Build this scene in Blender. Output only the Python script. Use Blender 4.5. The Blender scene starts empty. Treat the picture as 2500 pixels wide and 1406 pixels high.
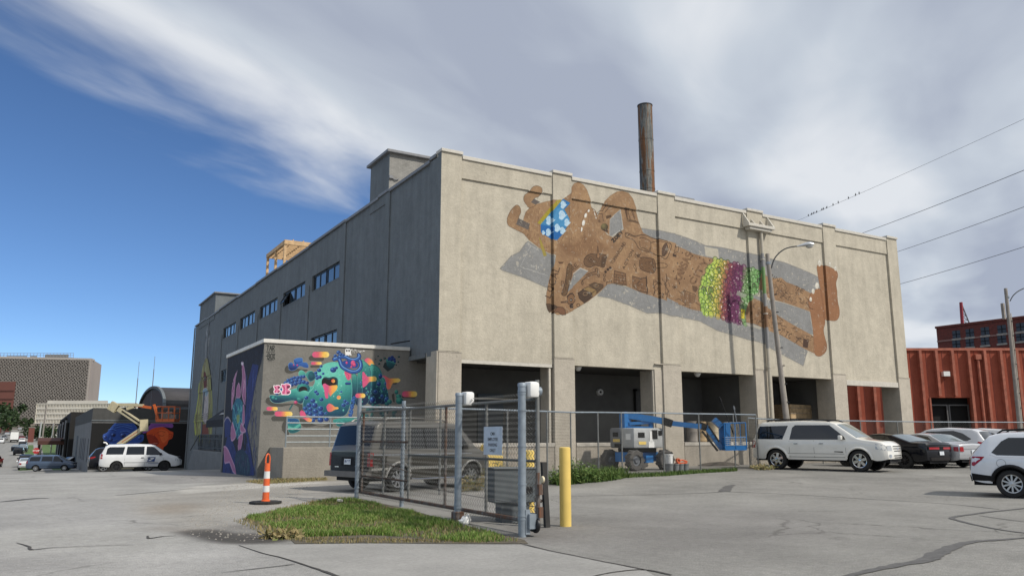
import bpy, bmesh, math, random
import numpy as np
from mathutils import Vector, Matrix
random.seed(7)
rng = np.random.default_rng(11)
SC = bpy.context.scene
COL = SC.collection
# ------------------------------------------------------------------ camera, sky, sun, exposure
CAM_F, CAM_PITCH, CAM_YAW, EYE = 1948.0, math.radians(10.53), math.radians(30.2), 1.5
cam_d = bpy.data.cameras.new('camera')
cam = bpy.data.objects.new('camera', cam_d)
COL.objects.link(cam)
cam_d.sensor_width = 36.0
cam_d.lens = 36.0 * CAM_F / 2500.0
cam_d.clip_start, cam_d.clip_end = 0.05, 6000
cam.location = (0, 0, EYE)
cam.rotation_euler = (math.pi / 2 + CAM_PITCH, 0, -CAM_YAW)
SC.camera = cam
SUN_EL = math.radians(43)
SUN_DIR = Vector((0.46, -0.80, 0)).normalized() * math.cos(SUN_EL) + Vector((0, 0, math.sin(SUN_EL)))
sun_d = bpy.data.lights.new('sun', 'SUN')
sun_d.energy, sun_d.angle, sun_d.color = 3.5, math.radians(1.5), (1.0, 0.94, 0.84)
sun = bpy.data.objects.new('sun', sun_d)
COL.objects.link(sun)
sun.rotation_euler = SUN_DIR.to_track_quat('Z', 'Y').to_euler()
sun.location = (40, -60, 80)
W = bpy.data.worlds.new('World')
SC.world = W
W.use_nodes = True
def build_world():
    nt = W.node_tree; N = nt.nodes; L = nt.links; N.clear()
    out = N.new('ShaderNodeOutputWorld')
    sky = N.new('ShaderNodeTexSky'); sky.sky_type = 'NISHITA'; sky.sun_disc = False
    sky.sun_elevation = SUN_EL
    sky.sun_rotation = math.atan2(SUN_DIR.x, SUN_DIR.y)
    sky.air_density, sky.dust_density, sky.ozone_density = 0.75, 0.0, 5.0
    sky.altitude = 1500
    hsv = N.new('ShaderNodeHueSaturation'); hsv.inputs['Saturation'].default_value = 1.06
    L.new(sky.outputs[0], hsv.inputs['Color'])
    bsky = N.new('ShaderNodeBackground'); bsky.inputs[1].default_value = 0.127
    L.new(hsv.outputs[0], bsky.inputs[0])
    tc = N.new('ShaderNodeTexCoord')
    sep = N.new('ShaderNodeSeparateXYZ'); L.new(tc.outputs['Generated'], sep.inputs[0])
    def math_(op, a, b=None, clamp=False):
        n = N.new('ShaderNodeMath'); n.operation = op; n.use_clamp = clamp
        for i, v in enumerate((a, b)):
            if v is None: continue
            if isinstance(v, (int, float)): n.inputs[i].default_value = v
            else: L.new(v, n.inputs[i])
        return n.outputs[0]
    zc = math_('ADD', math_('MAXIMUM', sep.outputs['Z'], 0.0), 0.05)
    px = math_('DIVIDE', sep.outputs['X'], zc); py = math_('DIVIDE', sep.outputs['Y'], zc)
    # cloud-plane axes: a along the cirrus edge, b across it
    a = math_('ADD', math_('MULTIPLY', px, 0.835), math_('MULTIPLY', py, 0.55))
    b = math_('ADD', math_('MULTIPLY', px, -0.55), math_('MULTIPLY', py, 0.835))
    comb = N.new('ShaderNodeCombineXYZ')
    L.new(math_('MULTIPLY', a, 0.55), comb.inputs[0]); L.new(math_('MULTIPLY', b, 1.25), comb.inputs[1])
    def noise(scale, detail, rough, dist=0.0, off=0.0):
        n = N.new('ShaderNodeTexNoise'); n.inputs['Scale'].default_value = scale
        n.inputs['Detail'].default_value = detail; n.inputs['Roughness'].default_value = rough
        n.inputs['Distortion'].default_value = dist
        m = N.new('ShaderNodeVectorMath'); m.operation = 'ADD'; m.inputs[1].default_value = (off, off * 0.7, off * 0.3)
        L.new(comb.outputs[0], m.inputs[0]); L.new(m.outputs[0], n.inputs['Vector'])
        return n.outputs['Fac']
    n1 = noise(1.3, 6, 0.5, 0.5, 3.1)
    n2 = noise(3.0, 5, 0.5, 0.5, 8.4)
    n3 = noise(0.85, 4, 0.42, 0.3, 33.8)
    # edge of the sheet: clear where b > about 1.83, feathered and torn by noise
    edge = math_('SUBTRACT', 1.90, b)
    edge = math_('ADD', edge, math_('MULTIPLY', math_('SUBTRACT', n1, 0.5), 1.7))
    edge = math_('ADD', edge, math_('MULTIPLY', math_('SUBTRACT', n2, 0.5), 0.42))
    mr = N.new('ShaderNodeMapRange'); mr.interpolation_type = 'SMOOTHSTEP'
    mr.inputs[1].default_value, mr.inputs[2].default_value = -0.10, 0.66
    L.new(edge, mr.inputs[0])
    dens = math_('MULTIPLY', mr.outputs[0], 0.96)
    cr = N.new('ShaderNodeValToRGB')
    e = cr.color_ramp.elements
    e[0].position, e[0].color = 0.37, (0.40, 0.445, 0.545, 1)
    e[1].position, e[1].color = 0.565, (0.78, 0.81, 0.85, 1)
    m = e.new(0.48); m.color = (0.58, 0.635, 0.71, 1)
    mix = math_('ADD', math_('MULTIPLY', n3, 0.84), math_('MULTIPLY', n2, 0.16))
    L.new(mix, cr.inputs[0])
    bcl = N.new('ShaderNodeBackground'); bcl.inputs[1].default_value = 1.0
    L.new(cr.outputs[0], bcl.inputs[0])
    ms = N.new('ShaderNodeMixShader')
    L.new(dens, ms.inputs[0]); L.new(bsky.outputs[0], ms.inputs[1]); L.new(bcl.outputs[0], ms.inputs[2])
    L.new(ms.outputs[0], out.inputs[0])
build_world()
vs = SC.view_settings
SC.display_settings.display_device = 'sRGB'
vs.view_transform, vs.look, vs.exposure, vs.gamma, vs.use_curve_mapping = 'Standard', 'None', 0.0, 1.0, False
SC.render.engine = 'CYCLES'
SC.cycles.use_denoising = True
SC.cycles.max_bounces = 6
# ------------------------------------------------------------------ where a picture point lies in the place
_ct, _st, _cy, _sy = math.cos(CAM_PITCH), math.sin(CAM_PITCH), math.cos(CAM_YAW), math.sin(CAM_YAW)
_R = np.array([_cy, -_sy, 0]); _FW = np.array([_sy * _ct, _cy * _ct, _st]); _UP = np.array([-_sy * _st, -_cy * _st, _ct])
_C = np.array([0, 0, EYE])
def ray(px, py): return _FW + _R * ((px - 1250) / CAM_F) - _UP * ((py - 703) / CAM_F)
def on_x(px, py, X): d = ray(px, py); return _C + d * (X / d[0])
def on_y(px, py, Y): d = ray(px, py); return _C + d * (Y / d[1])
def on_z(px, py, Z=0.0): d = ray(px, py); return _C + d * ((Z - EYE) / d[2])
def at_depth(px, py, D): d = ray(px, py); return _C + d * (D / (d[0] * _sy + d[1] * _cy))
GY = np.array([-400, 36, 45, 60, 75, 92, 99, 130, 193, 328, 586, 900, 2500.])
GZ = np.array([0, 0, -.24, -.78, -1.4, -2.0, -2.25, -2.7, -2.7, -.6, 6.5, 14, 24.])
_gt = np.linspace(-400, 2500, 5801)
_gv = np.interp(_gt, GY, GZ); _k = np.ones(17) / 17
_gs = np.convolve(np.pad(_gv, 8, mode='edge'), _k, mode='valid')
def _ss(t): t = min(1, max(0, t)); return t * t * (3 - 2 * t)
def gz(y, x=0.0):
    return float(np.interp(y, _gt, _gs)) + .17 * _ss((x * .503 + y * .864 - 19) / 17) * _ss((x - 9) / 9) * _ss((140 - y) / 60) - .16 * _ss((3 - x) / 7) * _ss((y - 40) / 30)
def on_ground(px, py):
    d = ray(px, py); t = 5.0
    lo, hi = 1.0, 1500.0
    for _ in range(60):
        mid = (lo + hi) / 2; p = _C + d * mid
        if p[2] > gz(p[1], p[0]): lo = mid
        else: hi = mid
    return _C + d * lo
def inset(loc, h):
    return loc
# ------------------------------------------------------------------ mesh builder
class MB:
    def __init__(s): s.v = []; s.f = []; s.m = []; s.uv = None
    def add(s, vs, fs, mi=0):
        o = len(s.v); s.v.extend([tuple(map(float, v)) for v in vs]); s.f.extend([tuple(i + o for i in f) for f in fs]); s.m.extend([mi] * len(fs)); return s
    def box(s, x0, x1, y0, y1, z0, z1, mi=0):
        return s.add([(x0, y0, z0), (x1, y0, z0), (x1, y1, z0), (x0, y1, z0), (x0, y0, z1), (x1, y0, z1), (x1, y1, z1), (x0, y1, z1)],
                     [(0, 3, 2, 1), (4, 5, 6, 7), (0, 1, 5, 4), (1, 2, 6, 5), (2, 3, 7, 6), (3, 0, 4, 7)], mi)
    def bbox(s, x0, x1, y0, y1, z0, z1, b=0.02, mi=0):
        """box with chamfered edges"""
        bm = bmesh.new(); bmesh.ops.create_cube(bm, size=1)
        for v in bm.verts: v.co = Vector(((x0 + x1) / 2 + v.co.x * (x1 - x0), (y0 + y1) / 2 + v.co.y * (y1 - y0), (z0 + z1) / 2 + v.co.z * (z1 - z0)))
        bmesh.ops.bevel(bm, geom=bm.edges[:], offset=b, segments=2, affect='EDGES', profile=0.5)
        bm.verts.index_update()
        s.add([v.co for v in bm.verts], [[v.index for v in f.verts] for f in bm.faces], mi); bm.free(); return s
    def obox(s, c, u, v, w, mi=0):
        c, u, v, w = Vector(c), Vector(u), Vector(v), Vector(w)
        P = [c + a * u + b * v + d * w for d in (-1, 1) for b in (-1, 1) for a in (-1, 1)]
        return s.add(P, [(0, 2, 3, 1), (4, 5, 7, 6), (0, 1, 5, 4), (1, 3, 7, 5), (3, 2, 6, 7), (2, 0, 4, 6)], mi)
    def bar(s, p0, p1, w, h, up=(0, 0, 1), mi=0):
        p0, p1 = Vector(p0), Vector(p1); d = (p1 - p0); L = d.length; d.normalize()
        up = Vector(up)
        if abs(d.dot(up)) > .98: up = Vector((1, 0, 0))
        sd = d.cross(up).normalized(); uu = sd.cross(d)
        return s.obox((p0 + p1) / 2, d * L / 2, sd * w / 2, uu * h / 2, mi)
    def cyl(s, p0, p1, r0, r1=None, n=12, cap=True, mi=0):
        r1 = r0 if r1 is None else r1
        return s.tube([p0, p1], [r0, r1], n, cap, mi)
    def tube(s, pts, r, n=8, cap=True, mi=0):
        pts = [Vector(p) for p in pts]; k = len(pts)
        rr = list(r) if hasattr(r, '__len__') else [r] * k
        o = len(s.v); prev = None
        for i, p in enumerate(pts):
            d = (pts[min(i + 1, k - 1)] - pts[max(i - 1, 0)]).normalized()
            if prev is None:
                a = Vector((0, 0, 1)) if abs(d.z) < .9 else Vector((1, 0, 0))
                sd = d.cross(a).normalized()
            else:
                sd = (prev - d * prev.dot(d)).normalized()
            prev = sd; up = sd.cross(d)
            for j in range(n):
                t = 2 * math.pi * j / n
                s.v.append(tuple(p + (sd * math.cos(t) + up * math.sin(t)) * rr[i]))
        for i in range(k - 1):
            for j in range(n):
                a, b = o + i * n + j, o + i * n + (j + 1) % n
                s.f.append((a, b, b + n, a + n)); s.m.append(mi)
        if cap:
            s.f.append(tuple(o + j for j in range(n))[::-1]); s.m.append(mi)
            s.f.append(tuple(o + (k - 1) * n + j for j in range(n))); s.m.append(mi)
        return s
    def lathe(s, prof, c=(0, 0, 0), axis='z', n=20, mi=0):
        o = len(s.v); k = len(prof)
        for r, h in prof:
            for j in range(n):
                t = 2 * math.pi * j / n; a, b = r * math.cos(t), r * math.sin(t)
                q = {'z': (a, b, h), 'y': (a, h, b), 'x': (h, a, b)}[axis]
                s.v.append((q[0] + c[0], q[1] + c[1], q[2] + c[2]))
        for i in range(k - 1):
            for j in range(n):
                a, b = o + i * n + j, o + i * n + (j + 1) % n
                s.f.append((a, b, b + n, a + n)); s.m.append(mi)
        return s
    def prism(s, poly, fn, d0, d1, mi=0):
        """poly in 2D, fn(a, b, d) -> point; closed solid between d0 and d1"""
        n = len(poly); o = len(s.v)
        for d in (d0, d1):
            for a, b in poly: s.v.append(tuple(fn(a, b, d)))
        s.f.append(tuple(o + i for i in range(n))); s.m.append(mi)
        s.f.append(tuple(o + n + i for i in range(n))[::-1]); s.m.append(mi)
        for i in range(n):
            j = (i + 1) % n
            s.f.append((o + i, o + n + i, o + n + j, o + j)); s.m.append(mi)
        return s
    def sphere(s, c, r, n=12, m=8, sc=(1, 1, 1), mi=0):
        o = len(s.v)
        for i in range(m + 1):
            t = math.pi * i / m
            for j in range(n):
                q = 2 * math.pi * j / n
                s.v.append((c[0] + r * sc[0] * math.sin(t) * math.cos(q), c[1] + r * sc[1] * math.sin(t) * math.sin(q), c[2] + r * sc[2] * math.cos(t)))
        for i in range(m):
            for j in range(n):
                a, b = o + i * n + j, o + i * n + (j + 1) % n
                s.f.append((a, a + n, b + n, b)); s.m.append(mi)
        return s
    def tf(s, M):
        s.v = [tuple(M @ Vector(v)) for v in s.v]; return s
    def build(s, name, mats, parent=None, smooth=False, local=False, kind=None, label=None, fixn=False):
        mats = mats if isinstance(mats, (list, tuple)) else [mats]
        me = bpy.data.meshes.new(name)
        V = s.v
        if parent is not None and not local:
            r = parent
            while r.parent: r = r.parent
            Mi = (Matrix.Translation(r.location) @ r.rotation_euler.to_matrix().to_4x4()).inverted()
            A = np.array(Mi); V = (np.array(V) @ A[:3, :3].T + A[:3, 3]).tolist()
        me.from_pydata(V, [], s.f)
        if fixn:
            bm = bmesh.new(); bm.from_mesh(me); bmesh.ops.recalc_face_normals(bm, faces=bm.faces); bm.to_mesh(me); bm.free()
        for m in mats: me.materials.append(m)
        if any(s.m) and len(s.m) == len(me.polygons): me.polygons.foreach_set('material_index', s.m)
        if s.uv is not None:
            ul = me.uv_layers.new(name='uv'); li = np.empty(len(me.loops), np.int32); me.loops.foreach_get('vertex_index', li)
            ul.data.foreach_set('uv', np.asarray(s.uv, np.float32)[li].ravel())
        if smooth:
            me.polygons.foreach_set('use_smooth', [True] * len(me.polygons))
            me.set_sharp_from_angle(angle=math.radians(38))
        me.update()
        ob = bpy.data.objects.new(name, me); COL.objects.link(ob)
        if parent is not None: ob.parent = parent
        if kind: ob['kind'] = kind
        if label: ob['label'] = label
        return ob
def thing(name, label, cat, loc=(0, 0, 0), rotz=0.0, group=None):
    o = bpy.data.objects.new(name, None); o.empty_display_size = .3; COL.objects.link(o)
    o.location = loc; o.rotation_euler = (0, 0, rotz); o['label'] = label; o['category'] = cat
    if group: o['group'] = group
    return o
def tag(o, label, cat, group=None):
    o['label'] = label; o['category'] = cat
    if group: o['group'] = group
    return o
def copy_thing(root, loc, rotz, label, group=None):
    def rec(o, par):
        c = o.copy(); COL.objects.link(c)
        if par: c.parent = par
        for ch in [q for q in KIDS.get(o.name, [])]: rec(ch, c)
        return c
    KIDS = {}
    def walk(o):
        KIDS[o.name] = list(o.children)
        for ch in o.children: walk(ch)
    walk(root)
    r = rec(root, None); r.location = loc; r.rotation_euler = (0, 0, rotz); r['label'] = label
    if group: r['group'] = group
    return r
def single(mb, name, mat, label, cat, loc, rotz=0.0, group=None, smooth=False, local=False):
    """a thing that is one mesh; its origin is put at loc"""
    if not local:
        M = (Matrix.Translation(loc) @ Matrix.Rotation(rotz, 4, 'Z')).inverted(); mb.tf(M)
    o = mb.build(name, mat, smooth=smooth); o.location = loc; o.rotation_euler = (0, 0, rotz)
    return tag(o, label, cat, group)
# ------------------------------------------------------------------ materials
def s2l(c): return tuple(((x / 12.92) if x <= .04045 else ((x + .055) / 1.055) ** 2.4) for x in c)
def hexc(r, g, b, k=1.0): return tuple(min(1, v * k) for v in s2l((r / 255, g / 255, b / 255)))
class NT:
    def __init__(s, name):
        s.mat = bpy.data.materials.new(name); s.mat.use_nodes = True
        s.nt = s.mat.node_tree; s.N = s.nt.nodes; s.L = s.nt.links
        s.b = s.N['Principled BSDF']
    def set(s, **k):
        for a, v in k.items():
            i = s.b.inputs[a.replace('_', ' ')]
            if hasattr(v, 'links') or hasattr(v, 'is_linked'): s.L.new(v, i)
            else: i.default_value = (*v, 1) if isinstance(v, tuple) and len(v) == 3 and i.type == 'RGBA' else v
        return s
    def coord(s, kind='Object', scale=(1, 1, 1)):
        t = s.N.new('ShaderNodeTexCoord'); m = s.N.new('ShaderNodeMapping'); m.inputs['Scale'].default_value = scale
        s.L.new(t.outputs[kind], m.inputs[0]); return m.outputs[0]
    def noise(s, scale, detail=4, rough=.55, vec=None, dist=0.0, out='Fac'):
        n = s.N.new('ShaderNodeTexNoise'); n.inputs['Scale'].default_value = scale; n.inputs['Detail'].default_value = detail
        n.inputs['Roughness'].default_value = rough; n.inputs['Distortion'].default_value = dist
        if vec is not None: s.L.new(vec, n.inputs['Vector'])
        return n.outputs[out]
    def vor(s, scale, vec=None, feature='F1', out='Distance'):
        n = s.N.new('ShaderNodeTexVoronoi'); n.inputs['Scale'].default_value = scale; n.feature = feature
        if vec is not None: s.L.new(vec, n.inputs['Vector'])
        return n.outputs[out]
    def ramp(s, fac, stops, interp='LINEAR'):
        n = s.N.new('ShaderNodeValToRGB'); n.color_ramp.interpolation = interp; e = n.color_ramp.elements
        while len(e) < len(stops): e.new(.5)
        for i, (p, c) in enumerate(stops):
            c = (c, c, c) if isinstance(c, (int, float)) else c
            e[i].position = p; e[i].color = (*c, 1)
        s.L.new(fac, n.inputs[0]); return n.outputs[0]
    def mix(s, a, b, fac, mode='MIX'):
        n = s.N.new('ShaderNodeMix'); n.data_type = 'RGBA'; n.blend_type = mode
        for i, v in ((6, a), (7, b)):
            if isinstance(v, tuple): n.inputs[i].default_value = (*v, 1)
            else: s.L.new(v, n.inputs[i])
        if isinstance(fac, (int, float)): n.inputs[0].default_value = fac
        else: s.L.new(fac, n.inputs[0])
        return n.outputs[2]
    def math(s, op, a, b=0.0, clamp=False):
        n = s.N.new('ShaderNodeMath'); n.operation = op; n.use_clamp = clamp
        for i, v in enumerate((a, b)):
            if isinstance(v, (int, float)): n.inputs[i].default_value = v
            else: s.L.new(v, n.inputs[i])
        return n.outputs[0]
    def bump(s, h, strength=.3, dist=.02):
        n = s.N.new('ShaderNodeBump'); n.inputs['Strength'].default_value = strength; n.inputs['Distance'].default_value = dist
        s.L.new(h, n.inputs['Height']); s.L.new(n.outputs[0], s.b.inputs['Normal']); return s
def simple(name, col, rough=.6, metal=0.0, var=.12, scale=6.0, bump=0.0, coat=0.0, spec=None):
    """plain surface with soft tonal wear"""
    m = NT(name); v = m.coord()
    n = m.noise(scale, 5, .6, v)
    a = tuple(c * (1 - var) for c in col); b = tuple(min(1, c * (1 + var)) for c in col)
    m.set(Base_Color=m.ramp(n, [(.3, a), (.7, b)]), Roughness=rough, Metallic=metal)
    if coat: m.set(Coat_Weight=coat, Coat_Roughness=.05)
    if spec is not None: m.b.inputs['Specular IOR Level'].default_value = spec
    if bump: m.bump(m.noise(scale * 8, 4, .6, v), bump, .01)
    return m.mat
# ------------------------------------------------------------------ painted colour maps (drawn here, in metres on a real surface)
def vnoise(h, w, cell, octaves=4, rough=.55, seed=0):
    r = np.random.default_rng(seed); out = np.zeros((h, w), np.float32); amp = 1.0; tot = 0
    for o in range(octaves):
        c = max(1.5, cell / 2 ** o); gh, gw = int(h / c) + 3, int(w / c) + 3
        g = r.random((gh, gw)).astype(np.float32)
        y = np.arange(h) / c; x = np.arange(w) / c
        yi = y.astype(int); xi = x.astype(int); fy = (y - yi)[:, None]; fx = (x - xi)[None]
        fy = fy * fy * (3 - 2 * fy); fx = fx * fx * (3 - 2 * fx)
        a = g[yi][:, xi]; b = g[yi][:, xi + 1]; cc = g[yi + 1][:, xi]; d = g[yi + 1][:, xi + 1]
        out += amp * ((a * (1 - fx) + b * fx) * (1 - fy) + (cc * (1 - fx) + d * fx) * fy); tot += amp; amp *= rough
    return out / tot
def spline(pts, n=6, closed=True):
    P = np.array(pts, float); k = len(P); out = []
    rngk = range(k if closed else k - 1)
    for i in rngk:
        p0, p1, p2, p3 = (P[(i - 1) % k], P[i], P[(i + 1) % k], P[(i + 2) % k]) if closed else (P[max(i - 1, 0)], P[i], P[i + 1], P[min(i + 2, k - 1)])
        for j in range(n):
            t = j / n
            out.append(.5 * ((2 * p1) + (-p0 + p2) * t + (2 * p0 - 5 * p1 + 4 * p2 - p3) * t * t + (-p0 + 3 * p1 - 3 * p2 + p3) * t ** 3))
    if not closed: out.append(P[-1])
    return np.array(out)
FONT = {
 'A': [[(0, 0), (.45, 1), (.9, 0)], [(.18, .38), (.72, .38)]], 'B': [[(0, 0), (0, 1), (.55, 1), (.7, .78), (.5, .54), (0, .54)], [(.5, .54), (.8, .3), (.55, 0), (0, 0)]],
 'C': [[(.8, .85), (.5, 1), (.12, .85), (0, .5), (.12, .15), (.5, 0), (.8, .15)]], 'D': [[(0, 0), (0, 1), (.45, 1), (.8, .7), (.8, .3), (.45, 0), (0, 0)]],
 'E': [[(.75, 1), (0, 1), (0, 0), (.75, 0)], [(0, .52), (.6, .52)]], 'G': [[(.8, .85), (.45, 1), (.1, .8), (0, .4), (.2, .05), (.6, 0), (.8, .2), (.8, .45), (.5, .45)]],
 'H': [[(0, 0), (0, 1)], [(.8, 0), (.8, 1)], [(0, .5), (.8, .5)]], 'I': [[(.1, 0), (.1, 1)]], 'K': [[(0, 0), (0, 1)], [(.75, 1), (0, .45), (.8, 0)]],
 'L': [[(0, 1), (0, 0), (.7, 0)]], 'M': [[(0, 0), (.1, 1), (.45, .3), (.8, 1), (.9, 0)]], 'N': [[(0, 0), (0, 1), (.75, 0), (.75, 1)]],
 'O': [[(.4, 1), (.08, .8), (0, .4), (.15, .08), (.42, 0), (.7, .12), (.8, .5), (.7, .88), (.4, 1)]], 'P': [[(0, 0), (0, 1), (.6, 1), (.8, .75), (.6, .5), (0, .5)]],
 'R': [[(0, 0), (0, 1), (.55, 1), (.78, .77), (.55, .52), (0, .52)], [(.35, .52), (.8, 0)]], 'S': [[(.75, .88), (.4, 1), (.06, .8), (.2, .56), (.65, .42), (.76, .18), (.4, 0), (.02, .12)]],
 'T': [[(0, 1), (.9, 1)], [(.45, 1), (.45, 0)]], 'U': [[(0, 1), (0, .25), (.2, 0), (.6, 0), (.8, .25), (.8, 1)]], 'V': [[(0, 1), (.42, 0), (.85, 1)]],
 'X': [[(0, 1), (.8, 0)], [(.8, 1), (0, 0)]], 'Y': [[(0, 1), (.4, .5), (.8, 1)], [(.4, .5), (.4, 0)]], 'Z': [[(0, 1), (.75, 1), (0, 0), (.8, 0)]],
 '7': [[(0, 1), (.75, 1), (.25, 0)]], '0': [[(.4, 1), (.05, .7), (.05, .3), (.4, 0), (.75, .3), (.75, .7), (.4, 1)]], '-': [[(.1, .5), (.6, .5)]], '1': [[(.15, .8), (.4, 1), (.4, 0)]], '2': [[(0, .8), (.35, 1), (.75, .75), (0, 0), (.8, 0)]],
}
class Canvas:
    """RGBA sheet over a rectangle (a0..a1, b0..b1) of a surface; shapes are given through a map to surface coordinates"""
    def __init__(s, a0, a1, b0, b1, res, fmap, bg=(0, 0, 0, 0)):
        s.a0, s.a1, s.b0, s.b1, s.res, s.fmap = a0, a1, b0, b1, res, fmap
        s.w, s.h = int((a1 - a0) * res), int((b1 - b0) * res)
        s.c = np.zeros((s.h, s.w, 4), np.float32); s.c[:] = bg
    def P(s, pts):
        q = np.array([s.fmap(x, y) for x, y in pts], float)
        return np.stack([(q[:, 0] - s.a0) * s.res, (q[:, 1] - s.b0) * s.res], 1)
    def comp(s, x0, y0, m, col, al=1.0):
        h, w = m.shape; R = s.c[y0:y0 + h, x0:x0 + w]; m = (m * al)[..., None]
        if callable(col):
            yy, xx = np.mgrid[y0:y0 + h, x0:x0 + w]; col = col(xx, yy)
        col = np.asarray(col, np.float32)
        R[..., :3] = R[..., :3] * (1 - m) + col * m
        R[..., 3:] = R[..., 3:] * (1 - m) + m
    def mask(s, Q, pad=0):
        x0, y0 = np.floor(Q.min(0)).astype(int) - 1 - pad; x1, y1 = np.ceil(Q.max(0)).astype(int) + 2 + pad
        x0, y0 = max(x0, 0), max(y0, 0); x1, y1 = min(x1, s.w), min(y1, s.h)
        if x1 <= x0 or y1 <= y0: return None
        m = np.zeros((y1 - y0, x1 - x0), np.float32); A = Q; B = np.roll(Q, -1, 0); SS = 3
        xs = np.arange(x0, x1)
        for r in range(y1 - y0):
            for k in range(SS):
                y = y0 + r + (k + .5) / SS
                hit = (A[:, 1] <= y) != (B[:, 1] <= y)
                if not hit.any(): continue
                a, b = A[hit], B[hit]
                cx = np.sort(a[:, 0] + (y - a[:, 1]) / (b[:, 1] - a[:, 1]) * (b[:, 0] - a[:, 0]))
                for i in range(0, len(cx) - 1, 2):
                    m[r] += np.clip(np.minimum(xs + 1, cx[i + 1]) - np.maximum(xs, cx[i]), 0, 1) / SS
        return x0, y0, np.clip(m, 0, 1)
    def poly(s, pts, col, al=1.0, smooth=0, soft=0, raw=False):
        Q = np.asarray(pts, float) if raw else s.P(pts)
        if smooth: Q = spline(Q, smooth)
        r = s.mask(Q, soft * 2)
        if r is None: return
        x0, y0, m = r
        for _ in range(2 if soft else 0):
            k = np.ones(2 * soft + 1) / (2 * soft + 1)
            m = np.apply_along_axis(lambda v: np.convolve(v, k, 'same'), 0, m); m = np.apply_along_axis(lambda v: np.convolve(v, k, 'same'), 1, m)
        s.comp(x0, y0, m, col, al)
    def line(s, pts, w, col, al=1.0, smooth=0, closed=False, raw=False):
        """w in canvas px"""
        Q = np.asarray(pts, float) if raw else s.P(pts)
        if smooth: Q = spline(Q, smooth, closed)
        elif closed: Q = np.vstack([Q, Q[:1]])
        p = w / 2 + 1.5
        x0, y0 = np.floor(Q.min(0) - p).astype(int); x1, y1 = np.ceil(Q.max(0) + p).astype(int) + 1
        x0, y0 = max(x0, 0), max(y0, 0); x1, y1 = min(x1, s.w), min(y1, s.h)
        if x1 <= x0 or y1 <= y0: return
        m = np.zeros((y1 - y0, x1 - x0), np.float32)
        for a, b in zip(Q[:-1], Q[1:]):
            u0, v0 = np.floor(np.minimum(a, b) - p).astype(int); u1, v1 = np.ceil(np.maximum(a, b) + p).astype(int) + 1
            u0, v0 = max(u0, x0), max(v0, y0); u1, v1 = min(u1, x1), min(v1, y1)
            if u1 <= u0 or v1 <= v0: continue
            yy, xx = np.mgrid[v0:v1, u0:u1]; xx = xx + .5; yy = yy + .5
            d = b - a; L = max(d @ d, 1e-9); t = np.clip(((xx - a[0]) * d[0] + (yy - a[1]) * d[1]) / L, 0, 1)
            D = np.hypot(xx - a[0] - t * d[0], yy - a[1] - t * d[1])
            R = m[v0 - y0:v1 - y0, u0 - x0:u1 - x0]; np.maximum(R, np.clip(w / 2 - D + .5, 0, 1), out=R)
        s.comp(x0, y0, m, col, al)
    def lines(s, L, w, col, al=1.0, **k):
        for p in L: s.line(p, w, col, al, **k)
    def text(s, txt, p0, p1, hgt, w, col, slant=0.0, al=1.0, gap=.32):
        """stroke lettering; baseline from p0 to p1 in picture points, cap height hgt in picture points, upright across it"""
        (x0, y0), (x1, y1) = p0, p1; L = math.hypot(x1 - x0, y1 - y0); ux, uy = (x1 - x0) / L, (y1 - y0) / L; nx, ny = uy, -ux
        tot = sum((max(q[0] for st in FONT.get(c, [[(.5, 0)]]) for q in st) + gap) for c in txt) - gap
        k = L / tot; cur = 0
        for c in txt:
            g = FONT.get(c, [])
            for st in g:
                s.line([(x0 + ux * (cur + a + slant * b) * k + nx * b * hgt, y0 + uy * (cur + a + slant * b) * k + ny * b * hgt) for a, b in st], w, col, al)
            cur += max([q[0] for st in g for q in st] or [.5]) + gap
    def ball(s, cx, cy, rx, ry, col, dark, hi=None, rim=None, rot=0.0, lx=-.35, ly=-.4, n=20, outline=None, ow=1.5):
        """shaded painted blob, centre and radii in picture points"""
        c, sn = math.cos(rot), math.sin(rot)
        E = [(cx + rx * math.cos(t) * c - ry * math.sin(t) * sn, cy + rx * math.cos(t) * sn + ry * math.sin(t) * c) for t in np.linspace(0, 2 * math.pi, n, endpoint=False)]
        Q = s.P(E); ctr = s.P([(cx + lx * rx, cy + ly * ry)])[0]; rad = np.abs(Q - Q.mean(0)).max()
        def f(xx, yy):
            t = np.clip(np.hypot(xx - ctr[0], yy - ctr[1]) / (rad * 1.35), 0, 1)[..., None]
            t = t * t * (3 - 2 * t)
            return np.array(col) * (1 - t) + np.array(dark) * t
        s.poly(Q, f, raw=True)
        if rim: s.line(np.vstack([Q, Q[:1]]), 1.4, rim, .8, raw=True)
        if hi:
            h = [(cx + lx * rx * 1.1 + .22 * rx * math.cos(t), cy + ly * ry * 1.1 + .16 * ry * math.sin(t)) for t in np.linspace(0, 2 * math.pi, 10, endpoint=False)]
            s.poly(h, hi, .85)
    def image(s, name, gain=1.0):
        rgb = np.clip(s.c[..., :3], 0, 1)
        if gain != 1.0:
            lin = np.where(rgb <= .04045, rgb / 12.92, ((rgb + .055) / 1.055) ** 2.4) * gain
            lin = np.clip(lin, 0, .9); rgb = np.where(lin <= .0031308, lin * 12.92, 1.055 * lin ** (1 / 2.4) - .055)
        im = bpy.data.images.new(name, s.w, s.h, alpha=True)
        im.alpha_mode = 'CHANNEL_PACKED'
        buf = np.concatenate([rgb, np.clip(s.c[..., 3:], 0, 1)], -1).astype(np.float32)
        im.pixels.foreach_set(buf.ravel()); im.update(); im.pack()
        return im
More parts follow.
